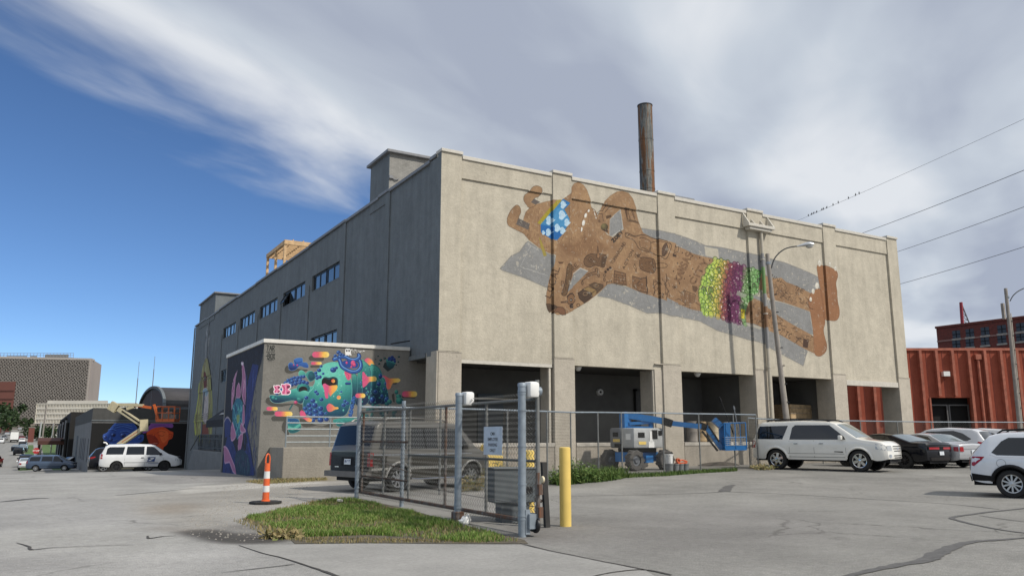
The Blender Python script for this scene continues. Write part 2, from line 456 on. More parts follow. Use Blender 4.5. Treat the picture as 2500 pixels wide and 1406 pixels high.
    def sheet(s, cell, place, thr=.04):
        """cells of the sheet that carry paint, as a mesh; place(a, b) -> list of corner fns. returns (verts, faces, uv)"""
        st = max(1, int(cell * s.res)); H, Wd = s.h // st, s.w // st
        A = s.c[:H * st, :Wd * st, 3].reshape(H, st, Wd, st).max((1, 3)) > thr
        return A, st
def rgb(*c): return tuple(v / 255 for v in c)
def tex_node(m, img, uvname='uv'):
    u = m.N.new('ShaderNodeUVMap'); u.uv_map = uvname
    t = m.N.new('ShaderNodeTexImage'); t.image = img; t.extension = 'EXTEND'; m.L.new(u.outputs[0], t.inputs[0]); return t
# ------------------------------------------------------------------ the ground
GM = Canvas(-16, 44, -2, 46, 22, lambda x, y: on_ground(x, y)[:2] if y > 1110 else on_z(x, y)[:2])
def paint_ground():
    c = GM
    rgba = s2l
    asphalt, light, tan = (.40, .388, .36), (.565, .55, .515), (.53, .50, .45)
    c.c[..., :3] = asphalt; c.c[..., 3] = 1
    # worn pale drive on the left
    c.poly([(-900, 1500), (900, 1500), (760, 1390), (600, 1335), (700, 1300), (600, 1270), (700, 1232), (880, 1205), (790, 1172), (640, 1178), (430, 1192), (560, 1170), (430, 1150), (-900, 1120)], light, 1, soft=9)
    c.poly([(-200, 1240), (60, 1212), (350, 1225), (420, 1262), (330, 1290), (90, 1290), (-200, 1320)], (.575, .56, .54), .65, soft=16)
    c.poly([(330, 1400), (420, 1335), (560, 1320), (700, 1345), (800, 1400), (700, 1450), (450, 1460)], (.53, .515, .495), .7, soft=10)
    c.poly([(-300, 1330), (60, 1345), (300, 1350), (330, 1400), (-300, 1440)], (.45, .435, .42), .6, soft=12)
    # gravel and dust between the drive and the landing
    c.poly([(300, 1212), (420, 1200), (570, 1180), (700, 1176), (840, 1170), (880, 1195), (770, 1222), (690, 1240), (610, 1270), (540, 1300), (440, 1290), (360, 1262)], tan, .95, soft=7)
    c.poly([(430, 1195), (480, 1186), (600, 1180), (760, 1172), (800, 1178), (700, 1186), (560, 1196), (450, 1205)], (.72, .69, .63), .95, soft=2)
    c.poly([(350, 1240), (430, 1226), (500, 1232), (460, 1252), (380, 1256)], (.40, .34, .27), .7, soft=6)
    c.poly([(560, 1262), (640, 1246), (720, 1226), (760, 1224), (640, 1262), (600, 1290)], (.60, .58, .545), .7, soft=4)
    # damp dark patch at the grass edge
    c.poly([(425, 1297), (520, 1290), (600, 1302), (700, 1296), (708, 1318), (640, 1327), (540, 1326), (470, 1312)], (.085, .075, .066), .9, smooth=3, soft=2)
    c.poly([(520, 1285), (600, 1278), (690, 1290), (700, 1310), (600, 1308)], (.22, .2, .18), .6, soft=4)
    c.poly([(330, 1288), (430, 1284), (520, 1292), (430, 1300)], (.36, .32, .28), .55, soft=4)
    # strip along the building: a darker band and dry grass
    c.poly([(300, 1165), (430, 1158), (560, 1160), (640, 1166), (560, 1176), (400, 1182)], (.33, .315, .30), .6, soft=4)
    c.poly([(600, 1172), (690, 1170), (800, 1166), (830, 1172), (700, 1180), (620, 1180)], (.40, .34, .22), .6, soft=2)
    # lot: tyre-dark middle, paler edges
    c.poly([(1330, 1290), (1500, 1250), (1900, 1235), (2100, 1290), (1800, 1350), (1450, 1360)], (.345, .33, .313), .7, soft=16)
    c.poly([(1240, 1285), (1330, 1278), (1430, 1298), (1380, 1330), (1290, 1328)], (.33, .31, .29), .7, soft=5)
    c.poly([(1340, 1190), (1700, 1152), (1840, 1150), (2000, 1160), (1700, 1172), (1400, 1200)], (.475, .455, .42), .6, soft=5)
    c.poly([(1100, 1200), (1330, 1180), (1350, 1262), (1250, 1270), (1150, 1250)], (.46, .44, .41), .5, soft=6)
    # loading-yard slab beyond the fence
    c.poly([(1330, 1165), (1850, 1142), (1850, 1120), (1330, 1130)], (.43, .41, .375), .7, soft=3)
    n = vnoise(c.h, c.w, 90, 5, .6, 5)[..., None]; n2 = vnoise(c.h, c.w, 14, 3, .6, 6)[..., None]
    c.c[..., :3] *= .70 + .44 * n + .16 * n2
    for k in range(70):     # oil spots and patches
        x, y = rng.uniform(0, c.w), rng.uniform(0, c.h); r = rng.uniform(1, 5)
        Q = [(x + r * rng.uniform(.6, 1.3) * math.cos(t), y + r * rng.uniform(.6, 1.3) * math.sin(t)) for t in np.linspace(0, 6.28, 9)[:-1]]
        c.poly(Q, (.2, .19, .18), rng.uniform(.15, .4), soft=1, raw=True)
paint_ground()
GM.c[..., :3] = np.where(GM.c[..., :3] <= .0031308, GM.c[..., :3] * 12.92, 1.055 * np.clip(GM.c[..., :3], 0, 1) ** (1 / 2.4) - .055)
def mat_ground():
    m = NT('weathered asphalt'); v = m.coord()
    t = tex_node(m, GM.image('ground tones', .60))
    g1 = m.noise(55, 3, .7, v); g2 = m.noise(9, 5, .65, v); g3 = m.noise(.5, 5, .6, v); sp = m.vor(38, v)
    c = m.mix(t.outputs[0], m.ramp(g1, [(.30, .5), (.5, .97), (.72, 1.45)]), .85, 'MULTIPLY')
    c = m.mix(c, m.ramp(g2, [(.3, .84), (.7, 1.13)]), 1.0, 'MULTIPLY')
    c = m.mix(c, m.ramp(g3, [(.35, .88), (.65, 1.1)]), 1.0, 'MULTIPLY')
    # hairline cracking
    w = m.noise(1.4, 4, .6, v, out='Color')
    vm = m.N.new('ShaderNodeVectorMath'); vm.operation = 'MULTIPLY_ADD'; vm.inputs[1].default_value = (.9, .9, 0); m.L.new(w, vm.inputs[0]); m.L.new(v, vm.inputs[2])
    cr = m.vor(.30, vm.outputs[0], 'DISTANCE_TO_EDGE')
    patchy = m.ramp(m.noise(.17, 3, .5, v), [(.48, 0.0), (.58, 1.0)])
    crk = m.math('MULTIPLY', m.ramp(cr, [(.002, 1.0), (.010, 0.0)]), patchy)
    c = m.mix(c, (.07, .066, .06), m.math('MULTIPLY', crk, .55))
    m.set(Base_Color=c, Roughness=.88)
    m.b.inputs['Specular IOR Level'].default_value = .25
    m.bump(m.math('SUBTRACT', m.math('ADD', g1, sp), m.math('MULTIPLY', crk, 2.0)), .35, .006)
    return m.mat
def build_ground():
    ys = sorted(set(list(np.arange(-300, -20, 40)) + list(np.arange(-20, 240, 2.0)) + list(np.arange(240, 900, 10)) + list(np.arange(900, 2501, 100))))
    xs = [-1500, -400, -100, -30] + list(np.arange(-16, 62, 2.0)) + [80, 150, 500, 2200]
    b = MB()
    b.v = [(x, y, gz(y, x)) for y in ys for x in xs]
    n = len(xs)
    b.f = [(j * n + i, j * n + i + 1, (j + 1) * n + i + 1, (j + 1) * n + i) for j in range(len(ys) - 1) for i in range(n - 1)]; b.m = [0] * len(b.f)
    b.uv = [((x + 16) / 60, (y + 2) / 48) for x, y, z in b.v]
    b.build('ground', mat_ground(), kind='structure')
build_ground()
def draped(pts, lift, name, mat, step=2.0, kind='structure', raw=False):
    """thin sheet lying on the ground through picture points"""
    P = [on_ground(x, y)[:2] if not raw else (x, y) for x, y in pts]
    b = MB(); bm = bmesh.new(); vs_ = [bm.verts.new((p[0], p[1], 0)) for p in P]; bm.faces.new(vs_)
    ys = [p[1] for p in P]
    for y in np.arange(min(ys), max(ys), step):
        g = bm.verts[:] + bm.edges[:] + bm.faces[:]
        bmesh.ops.bisect_plane(bm, geom=g, plane_co=(0, y, 0), plane_no=(0, 1, 0))
    bmesh.ops.triangulate(bm, faces=bm.faces[:]); bm.normal_update()
    for f in bm.faces:
        if f.normal.z < 0: f.normal_flip()
    bm.verts.index_update()
    b.add([(v.co.x, v.co.y, gz(v.co.y, v.co.x) + lift) for v in bm.verts], [[v.index for v in f.verts] for f in bm.faces]); bm.free()
    return b.build(name, mat, kind=kind)
def ribbon(pts, ws, lift=.004, name='tar_seam', mat=None, smooth=5):
    """strip of varying width along picture points on the flat lot; ws in metres"""
    P = spline([on_ground(x, y)[:2] for x, y in pts], smooth, False); k = len(P)
    wv = np.interp(np.linspace(0, 1, k), np.linspace(0, 1, len(ws)), ws); b = MB()
    for i in range(k):
        d = P[min(i + 1, k - 1)] - P[max(i - 1, 0)]; d /= np.hypot(*d); nrm = np.array([-d[1], d[0]])
        j = rng.uniform(.75, 1.25, 2)
        for sgn, q in ((1, j[0]), (-1, j[1])):
            p = P[i] + nrm * sgn * wv[i] / 2 * q; b.v.append((p[0], p[1], gz(p[1], p[0]) + lift))
    for i in range(k - 1): b.f.append((2 * i + 1, 2 * i + 3, 2 * i + 2, 2 * i)); b.m.append(0)
    return b.build(name, mat, kind='structure')
M_tar = simple('tar seal', (.10, .097, .094), .8, var=.3, scale=9)
M_crack = simple('crack dirt', (.06, .055, .05), .9, var=.35, scale=14)
def mat_concrete(name, col, s1=1.0, spk=.5):
    m = NT(name); v = m.coord()
    a = m.noise(.8, 6, .62, v); b = m.noise(16, 4, .65, v); d = m.noise(90, 2, .6, v)
    c = m.mix(m.ramp(a, [(.3, tuple(x * .82 for x in col)), (.7, tuple(x * 1.12 for x in col))]), m.ramp(b, [(.3, .86), (.7, 1.1)]), 1.0, 'MULTIPLY')
    c = m.mix(c, m.ramp(d, [(.3, .72), (.55, 1.0), (.75, 1.2)]), spk, 'MULTIPLY')
    m.set(Base_Color=c, Roughness=.9); m.bump(m.math('ADD', b, d), .25, .006); return m.mat
M_apron = mat_concrete('apron concrete', (.315, .305, .285), spk=.55)
def build_ground_details():
    draped([(583, 1331), (700, 1329), (900, 1327), (1090, 1329), (1270, 1330), (1340, 1344), (1400, 1356), (1462, 1369), (1575, 1391), (1620, 1420), (1500, 1560), (1100, 1650), (900, 1500), (830, 1408), (765, 1386), (690, 1362), (640, 1350)], .004, 'concrete_apron', M_apron)
    R = lambda pts, ws, n='tar_seam', mt=M_tar, **k: ribbon(pts, ws, .008, n, mt, **k)
    R([(583, 1331), (640, 1350), (690, 1362), (765, 1386), (800, 1398), (840, 1412)], [.01, .02, .03, .05, .04], 'ground_crack', M_crack)
    R([(1270, 1326), (1340, 1344), (1400, 1356), (1462, 1369), (1520, 1380), (1572, 1391)], [.02, .04, .03, .04, .05], 'ground_crack', M_crack)
    R([(1445, 1408), (1500, 1397), (1572, 1391), (1640, 1404)], [.03, .04, .06, .03], 'ground_crack', M_crack)
    R([(540, 1398), (620, 1389), (690, 1381), (720, 1377)], [.01, .03, .03, .02], 'ground_crack', M_crack)
    R([(40, 1325), (70, 1334), (78, 1342), (130, 1337), (250, 1332), (330, 1330)], [.01, .04, .05, .03, .02, .01], 'ground_crack', M_crack)
    R([(360, 1308), (363, 1314), (375, 1313), (400, 1309), (430, 1308)], [.02, .05, .04, .04, .02], 'ground_crack', M_crack)
    R([(280, 1209), (320, 1206), (400, 1199), (470, 1192)], [.03, .08, .06, .03], 'ground_crack', M_crack)
    R([(0, 1225), (40, 1221), (80, 1217), (120, 1216)], [.1, .2, .2, .05], 'tar_seam')
    R([(1342, 1212), (1450, 1210), (1560, 1208), (1700, 1204), (1770, 1200)], [.03, .04, .04, .05, .06])
    R([(1770, 1200), (1900, 1205), (2100, 1217), (2300, 1229), (2440, 1243)], [.06, .04, .05, .04, .05])
    R([(1766, 1200), (1774, 1194), (1778, 1188), (1792, 1183)], [.35, .3, .25, .1])
    R([(1705, 1156), (1900, 1163), (2100, 1170), (2300, 1177), (2420, 1182)], [.03, .05, .05, .04, .03])
    R([(2540, 1236), (2480, 1243), (2420, 1249), (2375, 1255), (2325, 1263), (2345, 1272), (2400, 1285), (2470, 1297), (2540, 1305)], [.10, .09, .12, .12, .09, .10, .07, .07, .08])
    R([(2390, 1258), (2450, 1267), (2540, 1278)], [.03, .04, .03])
    R([(2540, 1309), (2450, 1317), (2380, 1322), (2330, 1333), (2290, 1352), (2255, 1368), (2190, 1380), (2120, 1394), (2050, 1412)], [.06, .10, .14, .19, .24, .20, .15, .12, .10])
build_ground_details()
# ------------------------------------------------------------------ the painted warehouse
def stucco(m, base, vec=None, streak=.5, speck=.5, dirt=(.30, .27, .22)):
    v = vec or m.coord()
    big = m.noise(.35, 5, .6, v); mid = m.noise(2.2, 5, .62, v, .5); fine = m.noise(13, 5, .7, v)
    mp = m.N.new('ShaderNodeMapping'); mp.inputs['Scale'].default_value = (1.6, 1.6, .22); m.L.new(v, mp.inputs[0])
    st = m.noise(1.5, 5, .6, mp.outputs[0])
    mp2 = m.N.new('ShaderNodeMapping'); mp2.inputs['Scale'].default_value = (1, 1, 4.5); m.L.new(v, mp2.inputs[0])
    hz = m.noise(1.6, 6, .7, mp2.outputs[0], .8)
    c = m.ramp(big, [(.3, tuple(x * .90 for x in base)), (.7, tuple(min(1, x * 1.08) for x in base))])
    c = m.mix(c, m.ramp(mid, [(.3, .90), (.7, 1.07)]), 1.0, 'MULTIPLY')
    c = m.mix(c, m.ramp(st, [(.35, .86), (.6, 1.04)]), streak, 'MULTIPLY')
    c = m.mix(c, m.ramp(fine, [(.25, .82), (.6, 1.03)]), .8, 'MULTIPLY')
    c = m.mix(c, dirt, m.math('MULTIPLY', m.ramp(hz, [(.66, 0.0), (.74, 1.0)]), speck * .55))
    c = m.mix(c, tuple(x * .45 for x in base), m.math('MULTIPLY', m.ramp(m.noise(5.5, 3, .5, v), [(.70, 0.0), (.76, 1.0)]), speck * .6))
    return c, m.math('ADD', m.math('MULTIPLY', fine, 1.0), m.math('MULTIPLY', hz, .8))
def wall_mat(name, base, **k):
    m = NT(name); c, h = stucco(m, base, **k); m.set(Base_Color=c, Roughness=.92); m.bump(h, .45, .03); m.b.inputs['Specular IOR Level'].default_value = .2; return m.mat
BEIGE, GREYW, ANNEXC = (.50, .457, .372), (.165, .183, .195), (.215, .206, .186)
M_beige = wall_mat('beige stucco', BEIGE, streak=.7, speck=.9)
M_pier = wall_mat('pier concrete', (.47, .425, .355), speck=.9)
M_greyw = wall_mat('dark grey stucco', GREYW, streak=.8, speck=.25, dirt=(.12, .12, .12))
M_annexw = wall_mat('annex grey paint', ANNEXC, streak=.35, speck=.25, dirt=(.14, .13, .12))
M_coping = simple('coping metal', (.52, .49, .43), .55, var=.1)
M_coping2 = simple('grey coping', (.20, .205, .215), .6, var=.15)
M_whitecop = simple('white coping', (.66, .64, .59), .6, var=.12, scale=3)
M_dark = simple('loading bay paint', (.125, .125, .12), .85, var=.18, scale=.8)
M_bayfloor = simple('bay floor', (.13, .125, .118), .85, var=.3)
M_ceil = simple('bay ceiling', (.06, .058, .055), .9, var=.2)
M_rough = wall_mat('rough dock concrete', (.36, .325, .275), speck=1.0, streak=1.0)
M_dockedge = simple('dock edge concrete', (.44, .41, .36), .9, var=.25, scale=3, bump=.4)
M_black = simple('black frame', (.012, .012, .014), .45, var=.2)
M_glass = NT('window glass').set(Base_Color=(.03, .045, .06), Roughness=.04, Metallic=0.0).mat
M_glass.node_tree.nodes['Principled BSDF'].inputs['IOR'].default_value = 2.1
M_roof = simple('roof felt', (.10, .10, .10), .9, var=.2)
M_steel = simple('galvanised steel', (.42, .44, .46), .42, .75, var=.15, scale=14)
M_pipe = simple('painted pipe', (.48, .44, .37), .5, var=.12)
M_white = simple('white enamel', (.75, .75, .73), .4, var=.05)
FX0, FX1, FY, TOP = 13.1, 42.7, 28.2, 12.9
PIL = [(13.1, 14.02), (18.5, 19.48), (24.46, 25.5), (30.4, 31.5), (36.2, 37.2), (41.78, 42.7)]
PANEL, BAND = FY + .12, FY + .05
bld = thing('warehouse', 'large beige and grey concrete warehouse with a painted bear on its long front wall', 'warehouse', (FX0, FY, 0))
def part(mb, name, mat, parent=bld, **k): return mb.build(name, mat, parent, **k)
def warehouse():
    # upper front wall: recessed panels between pilasters, flush band on top
    b = MB()
    b.box(FX0 + .3, FX1, PANEL, PANEL + .35, 4.5, TOP - .02)
    b.box(FX0 + .3, FX1 - .02, BAND, PANEL, 11.95, TOP - .03)
    part(b, 'front_wall', M_beige)
    for i, (x0, x1) in enumerate(PIL):
        part(MB().box(x0, x1, FY, PANEL - .001 if i else PANEL + .3, 4.79, TOP + .03), 'pilaster', M_beige)
        # pier under it
        w0, w1 = (x0 - (.45 if i == 2 else .0), x1 + (.05 if 0 < i < 5 else .1))
        p = MB()
        p.box(w0 + (0 if i != 2 else .45), w1, FY + .02, FY + 1.15, 0 if i < 5 else -.05, 4.785)
        if i == 2: p.box(w0, w0 + .448, FY + .10, FY + 1.15, 0, 4.50)
        if i == 0: p.box(FX0 - .06, FX0 + .02, FY + .02, FY + .55, 0, 4.785)
        part(p, 'pier', M_pier)
        # notched capital seam
        part(MB().box(w0 - .01, w1 + .01, FY + .005, FY + .2, 4.742, 4.775), 'pier_cap', M_pier)
    # coping: a length per bay, raised over pilasters
    for i, (x0, x1) in enumerate(PIL):
        part(MB().bbox(x0 - .03, x1 + .03, FY - .07, FY + .5, TOP + .02, TOP + .15, .012), 'coping', M_coping)
        if i < 5: part(MB().bbox(x1 + .035, PIL[i + 1][0] - .035, BAND - .06, FY + .5, TOP - .14, TOP + .02, .012), 'coping', M_coping)
    # loading bays behind
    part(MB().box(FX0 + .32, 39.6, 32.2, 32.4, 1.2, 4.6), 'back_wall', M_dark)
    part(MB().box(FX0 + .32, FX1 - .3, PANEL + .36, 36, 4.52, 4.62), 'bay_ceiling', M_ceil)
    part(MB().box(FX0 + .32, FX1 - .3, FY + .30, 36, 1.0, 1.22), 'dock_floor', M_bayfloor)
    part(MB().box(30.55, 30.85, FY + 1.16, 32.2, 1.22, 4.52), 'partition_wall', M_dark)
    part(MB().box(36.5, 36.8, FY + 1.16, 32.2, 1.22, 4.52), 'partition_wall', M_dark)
    for i in range(5):
        a, c = PIL[i][1] + .11, PIL[i + 1][0] - (.46 if i == 1 else .001)
        d = MB(); d.box(a, c, FY + .06, FY + .3, -.1, 1.08)
        part(d, 'dock_wall', M_rough)
        part(MB().bbox(a, c, FY + .03, FY + .42, 1.082, 1.24, .02), 'dock_edge', M_dockedge)
    # roll-door guide rails and header pipes
    for x in (18.3, 24.05 - .12):
        part(MB().box(x, x + .10, FY + .16, FY + .28, 1.24, 4.5), 'door_track', M_pipe)
    part(MB().box(14.14, 18.45, FY + .12, FY + .3, 4.36, 4.497), 'opening_header', M_coping)
    part(MB().box(37.3, 41.75, FY + .05, FY + .34, 4.22, 4.498), 'opening_header', M_coping)
    part(MB().box(14.2, 18.3, 30.2, 30.28, 3.05, 3.12).box(18.22, 18.3, 30.2, 30.28, 1.22, 3.05), 'guard_frame', M_pipe)
    part(MB().box(16.9, 18.2, 32.05, 32.19, 1.22, 3.4), 'bay_door', simple('blue grey door', (.07, .09, .11), .6))
    dr = part(MB().box(26.0, 27.75, 32.05, 32.19, 1.22, 3.75), 'bay_door', simple('dark door', (.045, .045, .045), .5))
    part(MB().box(25.88, 25.99, 32.0, 32.195, 1.22, 3.85).box(27.76, 27.86, 32.0, 32.195, 1.22, 3.85).box(25.88, 27.86, 32.0, 32.195, 3.76, 3.87), 'door_frame', simple('door frame', (.03, .03, .03), .5), dr)
    for px, py in ((1465, 957), (1778, 967)):
        q = on_y(px, py, 32.1)
        l = MB().lathe([(0, -.10), (.10, -.10), (.16, -.06), (.17, .09)], (q[0], 32.1, q[2]), 'y', 16)
        o = part(l, 'wall_light', M_white, smooth=True)
        part(MB().lathe([(0, -.125), (.05, -.125), (.065, -.10)], (q[0] - .04, 32.1, q[2]), 'y', 12), 'lens', M_black, o)
    for px, py in ((1411, 880), (1702, 897)):
        q = on_y(px, py, FY + .7)
        part(MB().lathe([(0, -.16), (.09, -.14), (.17, 0), (.17, .04)], (q[0], FY + .7, 4.48), 'z', 14), 'soffit_light', M_white, smooth=True)
    # hazard placard on the door frame
    q = on_y(1342, 995, 30.1); r = .19
    pl = part(MB().prism([(-.27, 0), (0, .27), (.27, 0), (0, -.27)], lambda a, c, d: (q[0] + a, 30.18 + d, q[2] + c), -.01, .01), 'hazard_placard', M_white)
    for dx, dz, cc in ((-.125, 0, (.02, .10, .45)), (0, .125, (.55, .03, .02)), (.125, 0, (.75, .6, .05)), (0, -.125, (.7, .7, .7))):
        part(MB().prism([(-.115, 0), (0, .115), (.115, 0), (0, -.115)], lambda a, c, d: (q[0] + a + dx, 30.16 + d, q[2] + c + dz), -.002, .002), 'placard_field', simple('placard', cc, .5), pl)
    # leader head and downspout on the fourth pilaster
    lh = MB()
    xm, z0 = 31.15, 12.33
    lh.bbox(30.05, 31.95, FY - .42, FY - .005, 12.0, 12.16, .02)
    lh.bbox(30.2, 31.8, FY - .34, FY - .005, 11.86, 11.998, .02)
    hd = part(lh, 'leader_head', M_coping)
    for x in (30.08, 31.85):
        part(MB().prism([(FY - .4, 12.16), (FY - .01, 12.16), (FY - .01, 12.75)], lambda a, c, d: (x + d, a, c), 0, .07), 'gusset', M_coping, hd)
    for x in (30.65, 31.3):
        part(MB().prism([(FY - .3, 12.16), (FY - .01, 12.16), (FY - .01, 12.5)], lambda a, c, d: (x + d, a, c), 0, .05), 'gusset', M_coping, hd)
    zz = [on_y(1848, y, FY - .15)[2] for y in (850, 797, 747, 716, 652, 618)]
    mp = NT('pipe painted with the mural'); sz = mp.N.new('ShaderNodeSeparateXYZ'); mp.L.new(mp.coord(), sz.inputs[0])
    bei, gry, brn, grn = (.44, .40, .325), (.235, .235, .235), (.20, .105, .05), (.14, .26, .09)
    st = [(0, bei)] + [(z / 13, q) for z, q in zip(zz, (gry, brn, gry, grn, gry, bei))]
    mp.set(Base_Color=mp.mix(mp.ramp(mp.math('DIVIDE', sz.outputs[2], 13.0), st, 'CONSTANT'), mp.ramp(mp.noise(5, 4, .6, mp.coord()), [(.3, .85), (.7, 1.08)]), 1.0, 'MULTIPLY'), Roughness=.6)
    dp = part(MB().tube([(31.18, FY - .15, 11.86), (31.18, FY - .15, .2)], .088, 14), 'downspout', mp.mat, smooth=True)
    for z in (10.4, 7.6, 4.9, 2.4):
        part(MB().lathe([(.09, -.03), (.105, -.03), (.105, .03), (.09, .03)], (31.18, FY - .15, z), 'z', 14).box(31.16, 31.2, FY - .05, FY, z - .04, z + .04), 'pipe_strap', M_pipe, dp)
    part(MB().box(FX0 + .3, FX1, FY + .55, 88.6, TOP - .7, TOP - .55), 'roof', M_roof)
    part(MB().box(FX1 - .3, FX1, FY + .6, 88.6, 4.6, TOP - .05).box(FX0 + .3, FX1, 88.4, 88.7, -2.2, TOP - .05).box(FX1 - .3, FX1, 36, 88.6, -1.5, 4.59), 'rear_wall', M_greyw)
warehouse()
BAYS = [28.2, 33.9, 40.2, 46.7, 53.25, 59.9, 66.75, 73.6, 80.5, 88.9]
WIN = [(41.15, 46.25), (47.7, 52.9), (54.4, 59.6), (61.1, 66.4), (68.0, 73.3)]
LOW = [(41.1, 45.95), None, None, None, (70.7, 73.05)]
def side_wall():
    X = FX0; T = .3
    b = MB()
    ZT = TOP - .14
    def seg(y0, y1, z0, z1): b.box(X + .06, X + .06 + T, y0, y1, z0, z1)
    # solid first two bays with the corner opening (28.75..30.99, up to 4.6)
    seg(FY + .15, 31.05, 4.62, ZT); seg(31.05, 41.15, -.3, ZT)
    ys = 41.15
    for i, (a, c) in enumerate(WIN):
        nxt = WIN[i + 1][0] if i < 4 else 88.7
        seg(a, c, 10.85, ZT)
        if LOW[i]:
            l0, l1 = LOW[i]
            seg(a, c, 7.13, 9.9)
            if l0 > a: seg(a, l0, 6.05, 7.13)
            if l1 < c: seg(l1, c, 6.05, 7.13)
            seg(a, c, -1.6, 6.05)
        else: seg(a, c, -1.6, 9.9)
        seg(c, nxt, -2.3, ZT)
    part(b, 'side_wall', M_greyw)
    # corner return so that the front stucco turns the edge
    part(MB().box(X - .012, X - .002, FY + .0, FY + .31, 4.79, TOP + .01).box(X - .002, X + .06, FY + .31, FY + 1.1, 4.62, TOP - .12), 'corner_return', M_greyw)
    for i, y in enumerate(BAYS[1:]):
        z1 = ZT if i in (0, 1, 7, 8) else 10.35
        w = .55
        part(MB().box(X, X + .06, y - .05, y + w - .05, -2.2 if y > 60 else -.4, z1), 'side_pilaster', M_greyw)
    part(MB().box(X - .06, X + .06, FY + 1.15, 31.0, 4.6, 4.78), 'opening_header', M_greyw)
    # coping in lengths, with the small steps of the photograph
    yb = [FY + .5, 29.3, 33.9, 35.3, 40.2, 47, 54.5, 61, 67.5, 75.5, 82, 88.9]
    for i in range(len(yb) - 1):
        dz = (.10, 0, .06, 0, .05, 0, .05, .0, .06, .0, .08)[i]
        part(MB().bbox(X - .05, X + .4, yb[i] + .01, yb[i + 1] - .01, ZT + dz - .02, ZT + .12 + dz, .01), 'coping', M_coping2)
    def window(a, c, z0, z1, opening=None):
        n = 4; mid = (a + c) / 2
        for u, (p0, p1) in enumerate(((a + .06, mid - .08), (mid + .08, c - .06))):
            f = MB(); fy = .09; xo = X + .16
            f.box(xo, xo + .08, p0, p1, z0 + .02, z0 + .02 + fy).box(xo, xo + .08, p0, p1, z1 - fy, z1)
            pm = (p0 + p1) / 2
            for q in (p0, pm - fy / 2, p1 - fy): f.box(xo + .001, xo + .079, q, q + fy, z0 + .02 + fy, z1 - fy)
            fr = part(f, 'window', M_black)
            for k, (g0, g1) in enumerate(((p0 + fy, pm - fy / 2), (pm + fy / 2, p1 - fy))):
                g = MB()
                if opening and (u, k) in opening:
                    t = opening[(u, k)]
                    zt = z1 - fy; zb = z0 + .03 + fy
                    g.obox((xo + .04 - math.sin(t) * (zt - zb) / 2, (g0 + g1) / 2, zt - math.cos(t) * (zt - zb) / 2), (.012, 0, 0), (0, (g1 - g0) / 2, 0), (-math.sin(t) * (zt - zb) / 2, 0, -math.cos(t) * (zt - zb) / 2))
                    e = MB()
                    for yy in (g0, g1 - .05):
                        e.bar((xo + .02, yy + .025, zt), (xo + .02 - math.sin(t) * (zt - zb), yy + .025, zt - math.cos(t) * (zt - zb)), .05, .05, (0, 1, 0))
                    e.bar((xo + .02 - math.sin(t) * (zt - zb), g0, zt - math.cos(t) * (zt - zb)), (xo + .02 - math.sin(t) * (zt - zb), g1, zt - math.cos(t) * (zt - zb)), .06, .05)
                    part(e, 'sash', M_black, fr)
                else:
                    g.box(xo + .034, xo + .046, g0, g1, z0 + .02 + fy, z1 - fy)
                part(g, 'pane', M_glass, fr)
        part(MB().box(X + .05, X + .075, a, c, z0 - .05, z0 + .015), 'window_sill', M_greyw)
    for i, (a, c) in enumerate(WIN):
        window(a, c, 9.9, 10.85, {(1, 1): .5} if i == 1 else None)
        if LOW[i]: window(LOW[i][0], LOW[i][1], 6.05 if i else 6.2, 7.13)
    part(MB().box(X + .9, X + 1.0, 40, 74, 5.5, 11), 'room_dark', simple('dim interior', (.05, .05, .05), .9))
    # roof penthouses
    def pent(y0, y1, x1, z0, z1, name, brick):
        p = part(MB().box(X + .04, x1, y0, y1, z0, z1), name, M_greyw if not brick else M_pbrick)
        part(MB().bbox(X - .15, x1 + .2, y0 - .2, y1 + .2, z1, z1 + .14, .02), 'penthouse_roof', M_coping2, p)
        part(MB().box(X + .02, X + .039, y0 - .01, y1, z0, z1 - .002), 'penthouse_side', M_greyw, p)
        if brick:
            part(MB().prism([(13.3, 12.98), (13.62, 12.93), (13.95, 13.0), (13.9, 13.12), (13.6, 13.16), (13.35, 13.1)], lambda a, c, d: (a, y0 - .004 + d, c), -.004, .004), 'exposed_brick', simple('exposed orange brick', (.42, .17, .07), .9, var=.5, scale=12), p)
            part(MB().tube([(13.2, y0 - .03, 13.5), (13.45, y0 - .06, 13.42), (13.6, y0 - .05, 13.5)], .03, 6).box(13.12, 13.3, y0 - .1, y0, 13.46, 13.6), 'conduit', M_coping2, p)
    pent(34.1, 36.6, 16.2, TOP - .6, 14.72, 'penthouse', True)
    pent(78.0, 86.5, 17.5, TOP - .6, 14.75, 'penthouse', False)
    # rusty flue
    st = MB().tube([(25.8, 30.5, 12.3), (25.8, 30.5, 18.5)], .38, 28, cap=False)
    st.tube([(25.8, 30.5, 18.5), (25.8, 30.5, 17.0)], .345, 24, cap=False)
    s = part(st, 'smokestack', mat_rust(), smooth=True)
    for z in (13.95, 16.6, 14.9):
        part(MB().lathe([(.38, -.03), (.392, -.03), (.392, .03), (.38, .03)], (25.8, 30.5, z), 'z', 28), 'seam_band', s.data.materials[0], s)
    part(MB().lathe([(.38, -.05), (.40, -.05), (.40, 0), (.345, 0)], (25.8, 30.5, 18.52), 'z', 28), 'rim', M_black, s)
    part(MB().obox((26.2, 29.3, 13.16), (1.0, 0, 0), (0, .7, .05), (0, 0, .05)), 'flashing_plate', M_coping2, s)
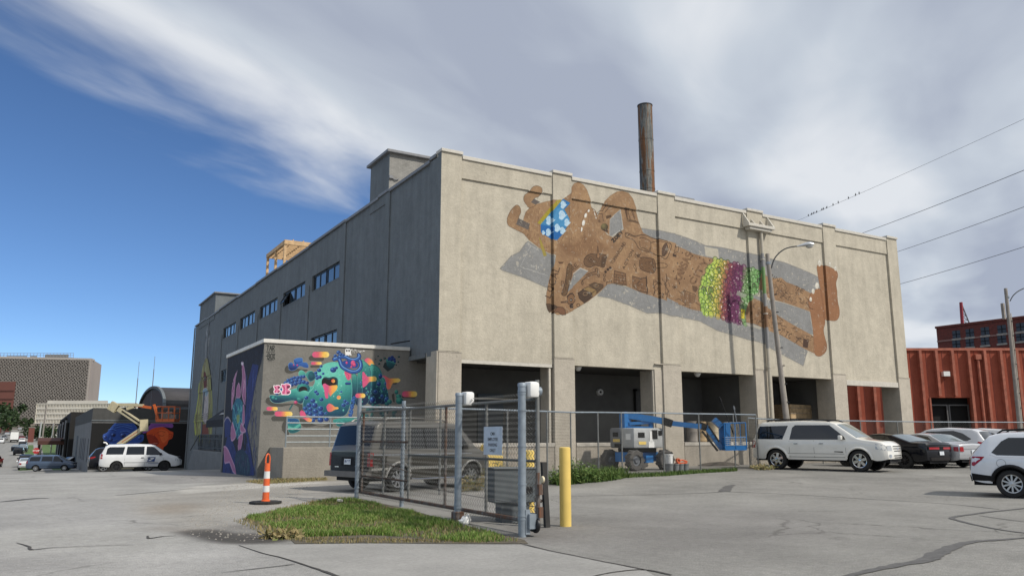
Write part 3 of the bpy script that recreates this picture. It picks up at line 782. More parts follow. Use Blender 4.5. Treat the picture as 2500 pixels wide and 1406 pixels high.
def mat_rust():
    m = NT('rusted flue'); v = m.coord('Object', (3.2, 3.2, .30)); u = m.coord('Object')
    n = m.noise(1.3, 6, .65, v, .5); f = m.noise(7, 5, .7, u)
    c = m.ramp(n, [(.30, (.04, .045, .055)), (.42, (.085, .09, .09)), (.47, (.20, .205, .19)), (.52, (.13, .065, .03)), (.66, (.19, .075, .025))])
    c = m.mix(c, m.ramp(f, [(.3, .6), (.7, 1.2)]), .8, 'MULTIPLY')
    m.set(Base_Color=c, Roughness=.7, Metallic=.15); m.bump(f, .3, .02); return m.mat
def brick_mat(name, c1, c2, mort, sx=1.0, wd=.22, ht=.075):
    m = NT(name); v = m.coord('Object')
    # wrap: use x+y along the wall
    sp = m.N.new('ShaderNodeSeparateXYZ'); m.L.new(v, sp.inputs[0]); cb = m.N.new('ShaderNodeCombineXYZ')
    m.L.new(m.math('ADD', sp.outputs[0], sp.outputs[1]), cb.inputs[0]); m.L.new(sp.outputs[2], cb.inputs[1])
    t = m.N.new('ShaderNodeTexBrick'); m.L.new(cb.outputs[0], t.inputs[0])
    t.inputs['Color1'].default_value = (*c1, 1); t.inputs['Color2'].default_value = (*c2, 1); t.inputs['Mortar'].default_value = (*mort, 1)
    t.inputs['Scale'].default_value = 1; t.inputs['Brick Width'].default_value = wd; t.inputs['Row Height'].default_value = ht; t.inputs['Mortar Size'].default_value = .008
    n = m.noise(3, 5, .6, v); c = m.mix(t.outputs[0], m.ramp(n, [(.3, .8), (.7, 1.15)]), 1.0, 'MULTIPLY')
    m.set(Base_Color=c, Roughness=.9); m.bump(t.outputs[1], -.3, .01); return m.mat
M_pbrick = brick_mat('grey painted brick', (.30, .29, .265), (.27, .26, .24), (.22, .215, .2))
side_wall()
# ------------------------------------------------------------------ annex, landing, railing
AX0, AX1, AY0, AY1, AZ = 7.1, 13.08, 31.0, 38.1, 5.02
ann = thing('annex', 'low grey block-like annex with a white coping and colourful murals against the warehouse side', 'annex', (AX0, AY0, 0))
def annex():
    b = MB(); b.box(AX0, AX1, AY0, AY1, -.4, AZ).box(AX1, 15.5, AY0, AY0 + .04, -.2, 4.61)
    part(b, 'wall', M_annexw, ann)
    part(MB().bbox(AX0 - .05, AX1 + .0, AY0 - .06, AY0 + .3, AZ + .001, AZ + .15, .015), 'coping', M_whitecop, ann)
    part(MB().bbox(AX0 - .05, AX0 + .3, AY0 + .305, AY1 + .05, AZ + .001, AZ + .15, .015), 'coping', M_whitecop, ann)
    part(MB().tube([(12.2, AY0 - .05, AZ + .24), (13.05, AY0 - .05, AZ + .42)], .03, 6), 'flashing', M_black, ann)
annex()
lan = MB().bbox(7.5, 13.0, 29.0, 30.99, -.2, 1.12, .03)
landing = single(lan, 'loading_landing', wall_mat('landing concrete', (.30, .275, .235), speck=.5), 'low painted concrete landing along the foot of the annex mural', 'landing', (7.5, 29, 0))
lo = MB()
def rail_side():
    r = thing('railing', 'grey five bar pipe railing along the front edge of the concrete landing', 'railing', (7.6, 29.08, 1.12))
    M_rail = simple('grey rail paint', (.24, .27, .28), .5, .2, var=.15)
    for x in (7.6, 9.2, 10.8, 12.4): MB().tube([(x, 29.1, 1.12), (x, 29.1, 2.20)], .028, 8).build('post', M_rail, r, smooth=True)
    for z in (2.2, 1.98, 1.76, 1.52, 1.30): MB().tube([(7.6, 29.1, z), (12.9, 29.1, z)], .024, 8).build('rail', M_rail, r, smooth=True)
rail_side()
def pergola():
    g = thing('roof_pergola', 'raw timber pergola with exposed rafters standing on the warehouse roof', 'pergola', (15.0, 60.4, 12.2))
    Mw = simple('raw timber', (.55, .37, .20), .8, var=.25, scale=3)
    x0, x1, y0, y1, z1 = 15.0, 21.0, 60.4, 66.1, 16.35
    for x in (x0, x1):
        for y in (y0 + .1, (y0 + y1) / 2, y1 - .1): MB().box(x - .09, x + .09, y - .09, y + .09, 12.2, z1 - .3).build('post', Mw, g)
    for x in (x0, x1): MB().box(x - .11, x + .11, y0, y1, z1 - .3, z1).build('beam', Mw, g)
    for y in (y0, y1): MB().box(x0 - .11, x1 + .11, y - .06, y + .06, z1 - .32, z1 + .02).build('beam', Mw, g)
    for k in range(9):
        y = y0 + .5 + k * (y1 - y0 - 1) / 8; MB().box(x0 + .12, x1 - .12, y - .03, y + .03, z1 - .25, z1 - .02).build('rafter', Mw, g)
    for k in range(7):
        x = x0 + .6 + k * .8; MB().box(x - .03, x + .03, y0 + .07, y1 - .07, z1 + .021, z1 + .14).build('slat', Mw, g)
pergola()
def far_entrance():
    """stair, black railing and awning by the far end of the grey wall"""
    s = thing('entrance_stair', 'grey painted concrete stair block under the black awning', 'stairs', (11.6, 62, -.8))
    Mc = wall_mat('stair concrete', (.22, .225, .225), speck=.3)
    MB().bbox(11.6, 13.1, 62.0, 75.2, -1.8, .38, .05).build('block', Mc, s)
    for k in range(6): MB().box(11.6, 13.1, 75.22 + k * .3, 75.5 + k * .3, -2.0, .2 - k * .22).build('step', Mc, s)
    r = thing('entrance_railing', 'black bar railing on top of the entrance stair block', 'railing', (11.7, 62.1, .38))
    n = 22
    for k in range(n):
        y = 62.1 + k * (72.9 - 62.1) / (n - 1)
        MB().box(11.68, 11.72, y - .02, y + .02, .38, 1.62).build('baluster', M_black, r)
    for z in (1.62, .6, 1.3): MB().box(11.665, 11.735, 62.1, 72.9, z, z + .06).build('rail', M_black, r)
    MB().bar((11.7, 72.9, 1.64), (11.7, 77, .3), .05, .05).build('hand_rail', M_black, r)
    a = thing('door_awning', 'black sloping fabric awning on the grey side wall', 'awning', (13.1, 62.5, 2.4))
    Ma = simple('black canvas', (.010, .010, .012), .8, var=.3)
    MB().prism([(13.1, 3.95), (13.1, 2.45), (11.5, 2.45), (11.5, 2.75)], lambda p, q, d: (p, d, q), 61.6, 68.6).build('canopy', Ma, a)
    MB().box(11.47, 11.497, 61.6, 68.6, 2.2, 2.72).build('valance', Ma, a)
    for i, (zz, w) in enumerate(((3.35, .9), (3.2, .6))):
        MB().obox((12.02, 65 + i * .2, zz - .12 + .0), (.1, 0, .08), (0, w, 0), (.004, 0, -.006)).build('lettering', simple('faded print', (.3, .3, .3), .8), a)
    d = part(MB().box(13.09, 13.155, 62.5, 65.8, .38, 2.5), 'entrance_door', M_black)
    o = MB().lathe([(.02, .75), (.05, .70), (.10, .1), (.2, .06), (.2, 0)], (12.4, 62.9, .38), 'z', 10)
    single(o, 'traffic_cone', simple('cone orange', (.7, .13, .03), .5), 'small orange cone standing in the awning doorway', 'cone', (12.4, 62.9, .38))
far_entrance()
# ------------------------------------------------------------------ murals: flat paint that follows the relief of the wall
def paint_mat(name, img, base, rough=.85, **k):
    m = NT(name); c, h = stucco(m, base, **k); t = tex_node(m, img)
    v = m.coord(); n = m.noise(6, 5, .65, v); n2 = m.noise(16, 4, .7, v)
    pc = m.mix(t.outputs[0], m.ramp(n, [(.3, .88), (.7, 1.1)]), .8, 'MULTIPLY')
    pc = m.mix(pc, m.ramp(n2, [(.25, .8), (.6, 1.04)]), .6, 'MULTIPLY')
    m.set(Base_Color=m.mix(c, pc, t.outputs[1]), Roughness=rough); m.bump(h, .4, .03); return m.mat
def paint_sheet(cv, cell, depth, axis, edges=(), name='mural', mat=None, parent=None, label=None, lift=.004, thr=.04):
    """cells that carry paint; depth(a) gives the wall plane at coordinate a (steps listed in edges)"""
    A, st = cv.sheet(cell, None, thr)
    H, Wd = A.shape; w = st / cv.res
    b = MB(); uv = []; vid = {}
    def vert(a, c, d):
        k = (round(a, 4), round(c, 4), round(d, 4))
        if k not in vid:
            vid[k] = len(b.v); b.v.append((a, d, c) if axis == 'y' else (d, a, c)); uv.append(((a - cv.a0) / (cv.w / cv.res), (c - cv.b0) / (cv.h / cv.res)))
        return vid[k]
    cuts = sorted(edges)
    for i in range(H):
        j = 0
        while j < Wd:
            if not A[i, j]: j += 1; continue
            k = j
            while k < Wd and A[i, k]: k += 1
            a0, a1 = cv.a0 + j * w, cv.a0 + k * w; c0, c1 = cv.b0 + i * w, cv.b0 + (i + 1) * w
            xs = [a0] + [q for q in cuts if a0 < q < a1] + [a1]
            for p, q in zip(xs[:-1], xs[1:]):
                d = depth((p + q) / 2, (c0 + c1) / 2)
                sg = -lift
                f = (vert(p, c0, d + sg), vert(q, c0, d + sg), vert(q, c1, d + sg), vert(p, c1, d + sg))
                b.f.append(f if axis == 'y' else f[::-1]); b.m.append(0)
                if q in cuts and q < a1:      # painted left cheek of a pilaster
                    d2 = depth(q + .01, (c0 + c1) / 2)
                    if d2 < d - .02:
                        b.f.append((vert(q - lift, c0, d + sg), vert(q - lift, c0, d2 + sg), vert(q - lift, c1, d2 + sg), vert(q - lift, c1, d + sg))); b.m.append(0)
            j = k
    b.uv = uv
    return b.build(name, mat, parent, label=label)
def facade_depth(x, z):
    for a, c in PIL:
        if a <= x <= c: return FY
    return BAND if z > 11.95 else PANEL
MA = Canvas(15.2, 39.6, 4.6, 12.9, 84, lambda x, y: on_y(x, y, FY + .06)[[0, 2]])
def Zf(x0, y0, s): return lambda *q: [(x0 + a / s, y0 + b / s) for a, b in q]
def paint_bear():
    c = MA
    Z1, Z2, Z3 = Zf(1200, 430, 3.8), Zf(1620, 500, 3.348), Zf(1420, 560, 5.858)
    Z4, Z5, Z6 = Zf(1380, 440, 7.03), Zf(1330, 640, 10.04), Zf(1700, 600, 5.022)
    GR = rgb(138, 138, 137); BR = rgb(150, 112, 76); DK = rgb(64, 46, 34); LT = rgb(190, 158, 118)
    # painted grey shade round the figure
    c.poly(Z1((82, 856), (190, 735), (265, 700), (320, 618), (345, 600), (480, 690), (580, 740), (600, 900), (520, 1035), (300, 940), (100, 872)), GR, soft=1)
    c.poly(Z1((1400, 480), (1550, 505), (1660, 530), (1760, 545)) + Z2((90, 235), (150, 250), (260, 290), (350, 330), (480, 345), (600, 372), (690, 395), (850, 430), (1000, 470), (1150, 530), (1230, 565), (1275, 590), (1290, 760), (1200, 725), (1000, 660), (700, 580), (300, 470), (0, 400)) + Z1((1500, 640), (1380, 560)), GR, soft=1)
    c.poly(Z1((985, 1110), (1090, 985), (1400, 1060), (1760, 1180)) + Z2((100, 800), (330, 860), (700, 960), (960, 1060), (1190, 1185), (1175, 1225), (1150, 1316), (960, 1215), (830, 1142), (700, 1102), (600, 1072), (450, 1030), (300, 950), (150, 920), (0, 900)) + Z1((1740, 1318), (1560, 1270), (1450, 1272), (1300, 1205), (1100, 1132)), GR, soft=1)
    c.poly(Z2((340, 340), (452, 360), (460, 440), (350, 415)), rgb(186, 180, 164))      # bare patch
    c.poly(Z1((690, 1090), (745, 930), (830, 845), (915, 875), (780, 1010)), GR)
    c.poly(Z1((1100, 548), (1104, 400), (1150, 350), (1205, 305), (1232, 485), (1130, 556)), GR)
    c.line(Z1((1100, 548), (1104, 400), (1150, 350), (1205, 305), (1228, 485), (1130, 552)), 4, rgb(196, 192, 182), .7)
    c.poly(Z2((600, 690), (720, 735), (830, 770), (950, 790), (1200, 868), (1232, 1060), (1190, 1050), (940, 905), (760, 800), (620, 740)), GR)
    # fur
    def fur(xx, yy):
        n = NZ[yy.min():yy.max() + 1, xx.min():xx.max() + 1][..., None]; n2 = NZ2[yy.min():yy.max() + 1, xx.min():xx.max() + 1][..., None]
        k = np.clip((n - .5) * 1.8 + .5, 0, 1); q = np.clip((n2 - .58) * 6, 0, 1) * .38
        base = np.array(rgb(134, 103, 75)) * (1 - k) + np.array(rgb(162, 129, 95)) * k
        return base * (1 - q) + np.array(LT) * q
    NZ = vnoise(c.h, c.w, 70, 4, .55, 3); NZ2 = vnoise(c.h, c.w, 16, 3, .6, 4)
    def sole(xx, yy):
        n = NZ[yy.min():yy.max() + 1, xx.min():xx.max() + 1][..., None]
        return np.array(rgb(136, 94, 64)) * (1 - n) + np.array(rgb(164, 117, 80)) * n
    body = Z1((300, 400), (322, 330), (365, 285), (420, 258), (500, 235), (570, 222), (640, 228), (735, 160), (738, 110), (765, 70), (805, 54), (850, 80), (885, 130), (912, 205), (937, 295), (962, 312), (985, 345), (1005, 440), (1080, 540), (1130, 565), (1235, 490), (1300, 505), (1410, 522), (1480, 560), (1550, 585), (1620, 600), (1700, 625), (1760, 650)) + \
        Z2((90, 325), (180, 362), (250, 398), (330, 420), (425, 440), (500, 700), (330, 870), (240, 855), (100, 800), (20, 760)) + Z1((1620, 1160), (1500, 1110), (1400, 1080), (1250, 1015), (1130, 995), (1085, 1000), (1000, 1085), (905, 1160), (760, 1245), (680, 1285), (600, 1290), (540, 1250), (514, 1180), (514, 1090), (540, 960), (585, 790), (590, 735), (470, 680), (350, 590), (318, 545), (305, 470))
    c.poly(body, fur)
    c.poly(Z1((690, 1085), (745, 935), (830, 850), (905, 878), (780, 1005)), GR)
    c.line(Z1((765, 905), (830, 850), (900, 880)), 4, rgb(196, 192, 182), .8)
    c.poly(Z1((1000, 345), (1050, 232), (1100, 182), (1160, 145), (1210, 138), (1270, 156), (1312, 212), (1342, 300), (1372, 420), (1414, 525), (1300, 530), (1232, 490), (1205, 305), (1150, 350), (1104, 400), (1100, 546), (1010, 470), (980, 380)), fur)
    for p, r in ((Z1((150, 400), (166, 350), (198, 298), (240, 265), (272, 288), (278, 335), (262, 392), (345, 440), (350, 520), (330, 560), (300, 530), (200, 480), (158, 450)), 4), (Z1((330, 265), (304, 222), (312, 176), (345, 150), (385, 100), (430, 92), (466, 115), (466, 155), (440, 190), (405, 205), (420, 262), (360, 292)), 4)):
        c.poly(p, fur, smooth=r); c.line(p, 2, rgb(88, 64, 42), .7, smooth=4, closed=True)
    c.poly(Z1((255, 388), (362, 440), (348, 497), (234, 446)), rgb(98, 90, 84)); c.poly(Z1((400, 207), (460, 240), (412, 262), (372, 240)), rgb(98, 90, 84))
    # shading strokes on head, neck, muzzle
    c.poly(Z1((740, 100), (800, 60), (860, 90), (900, 190), (930, 300), (900, 420), (860, 560), (760, 560), (735, 400), (720, 260)), rgb(174, 138, 100), .35, smooth=3, soft=5)
    c.poly(Z1((600, 620), (760, 640), (850, 560), (950, 560), (1100, 660), (1060, 700), (900, 740), (700, 740)), rgb(120, 86, 58), .5, soft=5)
    for k in range(420):
        x, y = rng.uniform(330, 1000), rng.uniform(100, 700)
        L = rng.uniform(8, 26); q = Z1((x, y), (x + rng.uniform(-4, 4), y + L)); P = c.P(q).astype(int)
        if (P[:, 1] < 0).any() or (P[:, 1] >= c.h).any() or (P[:, 0] >= c.w).any(): continue
        col = c.c[P[0, 1], P[0, 0]]
        if col[3] > .9 and col[0] > col[2] * 1.25: c.line(q, rng.uniform(1, 2.4), LT if rng.random() < .6 else rgb(112, 80, 54), .55)
    # dividing crease between muzzle and head, nose line
    c.line(Z1((735, 150), (715, 260), (712, 420), (640, 600)), 2, rgb(100, 72, 48), .6, smooth=5)
    c.line(Z1((935, 290), (968, 315), (985, 350)), 2, rgb(84, 62, 44), .8)
    # headset strap and blue cloud visor
    c.poly(Z1((602, 225), (640, 222), (640, 250), (468, 440), (462, 448), (432, 432)), rgb(163, 146, 42))
    c.poly(Z1((448, 560), (470, 600), (520, 735), (490, 742), (460, 640)), rgb(158, 142, 60), .9)
    c.poly(Z1((462, 446), (655, 216), (722, 255), (668, 312), (716, 400), (716, 430), (650, 545), (600, 598), (580, 595), (465, 520)), rgb(58, 128, 176))
    c.poly(Z1((462, 446), (575, 470), (650, 545), (600, 598), (580, 595), (465, 520)), rgb(24, 100, 168))
    c.poly(Z1((640, 250), (655, 214), (722, 252), (700, 280), (668, 312)), rgb(36, 112, 172))
    c.poly(Z1((600, 300), (655, 300), (715, 400), (690, 470), (640, 470), (560, 420)), rgb(84, 158, 206), .55, soft=2)
    for x, y, s in ((545, 405, 1), (650, 360, 1.05), (695, 430, .85), (606, 480, .9), (538, 515, .85), (660, 265, .85), (655, 505, .8), (490, 520, .5)):
        P = [(-30, 34), (-26, 6), (-32, -10), (-18, -34), (2, -36), (12, -22), (24, -10), (26, 4), (44, -2), (12, 34), (-4, 48)]
        c.poly(Z1(*[(x + a * s, y + b * s) for a, b in P]), rgb(186, 214, 232), smooth=2)
        c.line(Z1(*[(x + a * s * .55, y + b * s * .55) for a, b in P[:7]]), 1.6, rgb(120, 172, 208), .8)
    # teeth
    for x, y, a, b, r in ((908, 320, 9, 14, .3), (880, 363, 12, 22, .25), (860, 432, 14, 28, .2), (842, 492, 9, 22, .1), (966, 352, 4, 18, -.3), (976, 385, 4, 10, -.3), (958, 320, 3, 12, -.3)):
        c.ball(1200 + x / 3.8, 430 + y / 3.8, a / 3.8, b / 3.8, rgb(236, 234, 226), rgb(214, 212, 204), rot=r)
    c.line(Z1((905, 305), (870, 350), (845, 430), (832, 515)), 2, rgb(96, 66, 42), .7, smooth=4)
    for k in range(5): c.line(Z1((850 + k * 6, 500 + k * 22), (872 + k * 2, 508 + k * 24), (862, 522 + k * 24)), 1.6, rgb(100, 72, 50), .7, smooth=3)
    T = 2.2
    def tl(Zq, *pts, w=T, col=DK, al=.92, **k): c.line(Zq(*pts), w, col, al, **k)
    # inner arm drawings
    tl(Z4, (700, 450), (720, 400)); tl(Z4, (560, 565), (600, 520), (650, 520), (700, 450)); tl(Z4, (560, 565), (650, 575), (660, 660), (670, 700)); tl(Z4, (690, 550), (760, 470), (820, 430))
    c.ball(1380 + 685 / 7.03, 440 + 800 / 7.03, 9, 9, rgb(122, 112, 74), rgb(70, 58, 40)); c.poly(Z4((640, 840), (745, 850), (740, 890), (680, 870)), DK)
    c.poly(Z4((710, 610), (800, 590), (806, 630), (720, 665)), rgb(88, 64, 44)); tl(Z4, (575, 690), (600, 680), (590, 710), (615, 705))
    c.poly(Z4((1025, 470), (1080, 490), (1085, 660), (1075, 690)), rgb(96, 70, 48)); tl(Z4, (1025, 470), (1100, 490), (1095, 560), (1130, 670), (1085, 670), closed=True)
    tl(Z4, (1080, 700), (1180, 712), (1280, 740)); c.poly(Z4((1085, 690), (1130, 672), (1250, 690), (1278, 742), (1180, 718)), rgb(104, 80, 58))
    for k in range(4): tl(Z4, (1140 + k * 16, 500 + k * 40), (1170 + k * 12, 510 + k * 42), (1150 + k * 16, 545 + k * 40), (1180 + k * 8, 550 + k * 36), w=2)
    # bold writing on the shoulder and chest
    c.text('ZOEY', (1500, 591), (1523, 567), 7.5, 4.2, rgb(22, 20, 20))
    c.text('TURNAROUND', (1498, 645), (1530, 594), 7, 2.0, DK); c.text('ACTION', (1526, 657), (1549, 612), 6, 2.4, DK)
    # bottle
    tl(Z3, (640, 45), (680, 55), (780, 95), (860, 75), (940, 85), (1020, 120), (1130, 150), (1230, 185), (1265, 215), (1270, 260), (1200, 420), (1120, 390), (1040, 345), (870, 290), (820, 260), (790, 200), (740, 140), (660, 115), (635, 85), smooth=4, closed=True, w=2.8)
    tl(Z3, (640, 60), (780, 110)); tl(Z3, (660, 100), (700, 60)); tl(Z3, (845, 130), (880, 115), (960, 145), (1000, 190), (985, 300), (900, 265), (850, 250), closed=True, smooth=3)
    tl(Z3, (1000, 190), (1080, 170), (1230, 205), (1250, 230), (1170, 385), (1010, 330), (985, 260), smooth=3)
    c.poly(Z3((1190, 200), (1220, 260), (1190, 350), (1145, 380), (1140, 280)), rgb(92, 70, 54), smooth=3); tl(Z3, (1190, 200), (1220, 260), (1190, 350), (1145, 380), (1140, 280), closed=True, smooth=3)
    # small figure, lettering frames
    tl(Z3, (1330, 230), (1400, 250), (1390, 320), (1350, 310), (1330, 390), (1295, 380), (1320, 300), closed=True); tl(Z3, (1370, 240), (1350, 320), (1310, 350)); c.poly(Z3((1330, 225), (1365, 235), (1350, 270), (1330, 255)), DK); c.poly(Z3((1290, 350), (1345, 372), (1340, 400), (1290, 390)), DK)
    # blackletter city name, drawn twice for the double outline
    for w, col in ((6.0, rgb(74, 52, 38)), (2.6, rgb(152, 116, 82))):
        c.text('KANSAS', (1661, 688), (1693, 622), 17, w, col, slant=-.10); c.text('CITY', (1697, 694), (1732, 638), 14, w, col, slant=-.10)
    for (x, y) in ((1300, 600), (1340, 700), (1410, 770), (1480, 700), (1380, 480), (1450, 330), (1560, 330), (1600, 370), (1560, 660), (1640, 740), (1600, 560), (1720, 590), (1770, 480), (1700, 400), (1840, 440)):
        c.poly(Z3((x, y - 12), (x + 12, y), (x + 2, y + 16), (x - 10, y + 4)), rgb(70, 50, 36))
    # stove/skull on the collar
    sk = Z3((45, 430), (80, 380), (140, 350), (230, 355), (290, 350), (370, 375), (350, 470), (330, 540), (250, 520), (190, 510), (140, 540), (70, 520), (45, 480))
    c.poly(sk, rgb(110, 82, 58), smooth=3); c.line(sk, 2.6, DK, smooth=3, closed=True)
    for k in range(9): tl(Z3, (70 + k * 28, 400 + (k % 3) * 12), (110 + k * 26, 470 + (k % 4) * 14), w=1.6, al=.6)
    c.ball(1420 + 145 / 5.858, 560 + 425 / 5.858, 5.5, 5.5, rgb(140, 110, 82), rgb(120, 90, 64)); tl(Z3, *[(145 + 32 * math.cos(t), 425 + 32 * math.sin(t)) for t in np.linspace(0, 6.3, 12)], w=2); tl(Z3, *[(145 + 12 * math.cos(t), 425 + 12 * math.sin(t)) for t in np.linspace(0, 6.3, 9)], w=3)
    hn = Z3((240, 235), (255, 330), (275, 370), (260, 415), (225, 400), (230, 350), (240, 300)); c.poly(hn, rgb(140, 104, 72)); c.line(hn, 2.2, DK, closed=True)
    c.poly(Z3((300, 380), (365, 380), (350, 470), (320, 530), (285, 520)), rgb(78, 58, 42), .8)
    # dotted trail
    for i, (x, y) in enumerate(((420, 548), (385, 570), (352, 605), (338, 655), (335, 715))):
        if i < 3: c.ball(1420 + x / 5.858, 560 + y / 5.858, 3.0, 3.4, rgb(60, 42, 32), rgb(50, 36, 28))
        else: tl(Z3, *[(x + 15 * math.cos(t), y + 19 * math.sin(t)) for t in np.linspace(0, 6.3, 10)], w=2.4)
    # torn pages / grille / pack
    bx = Z3((480, 590), (640, 630), (650, 800), (560, 790), (470, 765)); c.poly(bx, rgb(128, 96, 68)); c.line(bx, 2.4, DK, closed=True)
    for k in range(4): tl(Z3, (480, 640 + k * 38), (640, 665 + k * 38), w=1.8)
    for k in range(5): tl(Z3, (505 + (k % 2) * 40, 640 + k * 30), (508 + (k % 2) * 40, 672 + k * 30), w=1.8); tl(Z3, (590 + (k % 2) * 20, 650 + k * 30), (592 + (k % 2) * 20, 682 + k * 30), w=1.8)
    tl(Z3, (365, 790), (370, 750), (440, 735), (445, 770), w=2.6)
    sq = Z3((740, 665), (850, 700), (930, 690), (955, 900), (830, 880), (745, 810)); c.poly(sq, rgb(124, 92, 64)); c.line(sq, 2.6, DK, closed=True)
    for k in range(14): x, y = rng.uniform(760, 900), rng.uniform(710, 850); tl(Z3, (x, y), (x + rng.uniform(-30, 30), y + rng.uniform(-20, 20)), (x + rng.uniform(-30, 40), y + rng.uniform(0, 30)), w=1.8, al=.8)
    tl(Z3, (935, 670), (945, 760), (935, 800), (955, 850), (945, 920), w=5)
    br = Z3((850, 400), (930, 400), (1040, 420), (1065, 480), (1070, 560), (1040, 620), (950, 605), (850, 560), (840, 480)); c.poly(br, rgb(112, 82, 56)); c.line(br, 2.6, DK, smooth=2, closed=True)
    for k in range(12): x = rng.uniform(870, 1010); y = rng.uniform(430, 570); tl(Z3, (x, y), (x + rng.uniform(-25, 25), y + rng.uniform(-30, 30)), w=1.8, al=.7)
    tl(Z3, (1020, 430), (1050, 600), w=3); tl(Z3, (1070, 490), (1130, 480), (1200, 500), (1210, 530), (1180, 550), (1075, 550), smooth=3)
    for k in range(10): tl(Z3, (785 + rng.uniform(-20, 60), 350 + rng.uniform(-20, 50)), (790 + rng.uniform(-20, 70), 360 + rng.uniform(-20, 50)), w=2.6)
    tl(Z3, (770, 490), (755, 530), (780, 570), (790, 610), (795, 560), (770, 490), w=2)
    for k in range(26): x, y = rng.uniform(1040, 1250), rng.uniform(690, 960); tl(Z3, (x, y), (x + rng.uniform(-20, 24), y + rng.uniform(4, 46)), (x + rng.uniform(-24, 24), y + rng.uniform(20, 60)), w=2.2, al=.85)
    tl(Z3, (1045, 720), (1035, 800), (1060, 870), (1040, 940), w=3); tl(Z3, (1195, 640), (1205, 720), (1180, 800), (1225, 880), (1200, 990), w=3.4)
    for k in range(8): tl(Z3, (1320, 830), (1320 + 40 * math.cos(k * .8), 830 + 34 * math.sin(k * .8)), w=2)
    # lantern / pack low on the belly
    for P in (((1420, 900), (1500, 880), (1640, 930), (1620, 1040), (1500, 1060), (1420, 1000)), ((1480, 900), (1500, 1050)), ((1560, 910), (1560, 1050)), ((1330, 1010), (1400, 990), (1480, 1040), (1500, 1090)), ((1400, 880), (1440, 920), (1480, 860), (1500, 900)), ((1640, 1040), (1700, 1080)), ((1460, 1080), (1560, 1080), (1560, 1130))): tl(Z3, *P, w=2.4, al=.85)
    c.poly(Z3((1420, 930), (1500, 900), (1630, 940), (1610, 1030), (1500, 1050), (1430, 1000)), rgb(96, 68, 48), .45)
    c.poly(Z3((1590, 800), (1660, 810), (1680, 850), (1640, 900), (1600, 870)), rgb(84, 60, 42), .8)
    # forearm: lettering, club, bird, money roll, hand
    c.text('LOCAL', (1345, 727), (1364, 655), 13, 3.0, DK, slant=.15)
    cl = Z5((550, 70), (600, 45), (650, 90), (650, 180), (640, 330), (560, 640), (510, 800), (450, 830), (390, 780), (440, 640), (500, 380), (520, 180)); c.poly(cl, rgb(106, 80, 54), smooth=2); c.line(cl, 2.4, DK, smooth=2, closed=True)
    for k in range(22): t = rng.random(); x, y = 590 - 140 * t + rng.uniform(-30, 30), 120 + 640 * t; tl(Z5, (x, y), (x + rng.uniform(-18, 18), y + rng.uniform(20, 60)), w=1.4, al=.7)
    tl(Z5, (390, 470), (440, 480), (420, 600), (385, 580), closed=True); c.poly(Z5((300, 0), (450, 0), (420, 40), (340, 50)), rgb(92, 66, 46))
    c.text('RE', (1403, 661), (1414, 648), 9, 2.2, DK)
    bd = Z5((530, 850), (600, 780), (680, 770), (750, 830), (760, 940), (720, 1010), (560, 1030), (540, 990), (380, 1000), (380, 975), (540, 960)); c.poly(bd, rgb(124, 92, 64)); c.line(bd, 2.4, DK, closed=True); c.line(Z5((530, 850), (600, 780), (680, 770), (720, 790)), 5, DK)
    c.ball(1330 + 625 / 10.04, 640 + 930 / 10.04, 3.2, 3.4, rgb(60, 44, 34), rgb(50, 36, 28)); c.ball(1330 + 622 / 10.04, 640 + 932 / 10.04, 1.0, 1.4, rgb(226, 220, 208), rgb(220, 214, 200))
    c.poly(Z5((580, 1060), (640, 1020), (720, 1050), (700, 1130), (600, 1130)), rgb(52, 40, 34)); c.line(Z5((640, 1080), (690, 1060)), 2, rgb(140, 120, 96))
    rl = Z5((830, 750), (950, 670), (1190, 740), (1190, 840), (990, 1000), (860, 880)); c.poly(rl, rgb(76, 58, 44)); c.line(rl, 2.4, DK, closed=True); tl(Z5, (830, 760), (1000, 860), (1190, 750)); tl(Z5, *[(1010 + 55 * math.cos(t), 770 + 40 * math.sin(t)) for t in np.linspace(0, 6.3, 12)], w=2, col=rgb(150, 122, 90))
    r2 = Z5((1100, 560), (1230, 495), (1450, 550), (1450, 610), (1300, 750), (1290, 670)); c.poly(r2, rgb(92, 72, 52)); c.line(r2, 2.2, DK, closed=True); tl(Z5, *[(1280 + 60 * math.cos(t), 570 + 36 * math.sin(t)) for t in np.linspace(0, 6.3, 12)], w=2, col=rgb(150, 122, 90))
    c.poly(Z5((950, 660), (1080, 590), (1290, 680), (1300, 740), (1190, 840), (1180, 745)), rgb(142, 116, 76)); tl(Z5, (930, 670), (1080, 590), (1290, 670), (1180, 745), w=2.2); tl(Z5, (1290, 670), (1290, 760), w=2.2)
    for k in range(7): tl(Z5, (880 + k * 40, 900 - k * 4 + 30), (1000 + k * 26, 960 - k * 20), w=1.6, al=.7)
    tl(Z5, (940, 440), (920, 500), (935, 550), (960, 520), (950, 440), (1000, 400), (1100, 330), (1280, 290), (1340, 360), (1360, 310), (1310, 250), (1320, 180), (1290, 140), (1255, 180), (1270, 220), (1150, 260), (1040, 310), smooth=4, w=2.6)
    tl(Z5, *[(840 + 40 * math.cos(t), 1050 + 40 * math.sin(t)) for t in np.linspace(0, 6.3, 12)], w=2.6)
    ey = Z5((50, 1020), (150, 1020), (280, 1090), (210, 1160), (130, 1230), (80, 1140)); c.poly(ey, rgb(92, 74, 58), smooth=2); c.line(ey, 2.2, DK, closed=True)
    for k in range(5): tl(Z5, (60 + k * 14, 1060 + k * 30), (230, 1060 + k * 22), w=1.8)
    ms = Z5((290, 1100), (420, 1110), (480, 1180), (490, 1290), (400, 1300), (300, 1220), (180, 1260), (220, 1200)); c.poly(ms, rgb(112, 76, 54), .8); c.line(ms, 2.2, DK, closed=True)
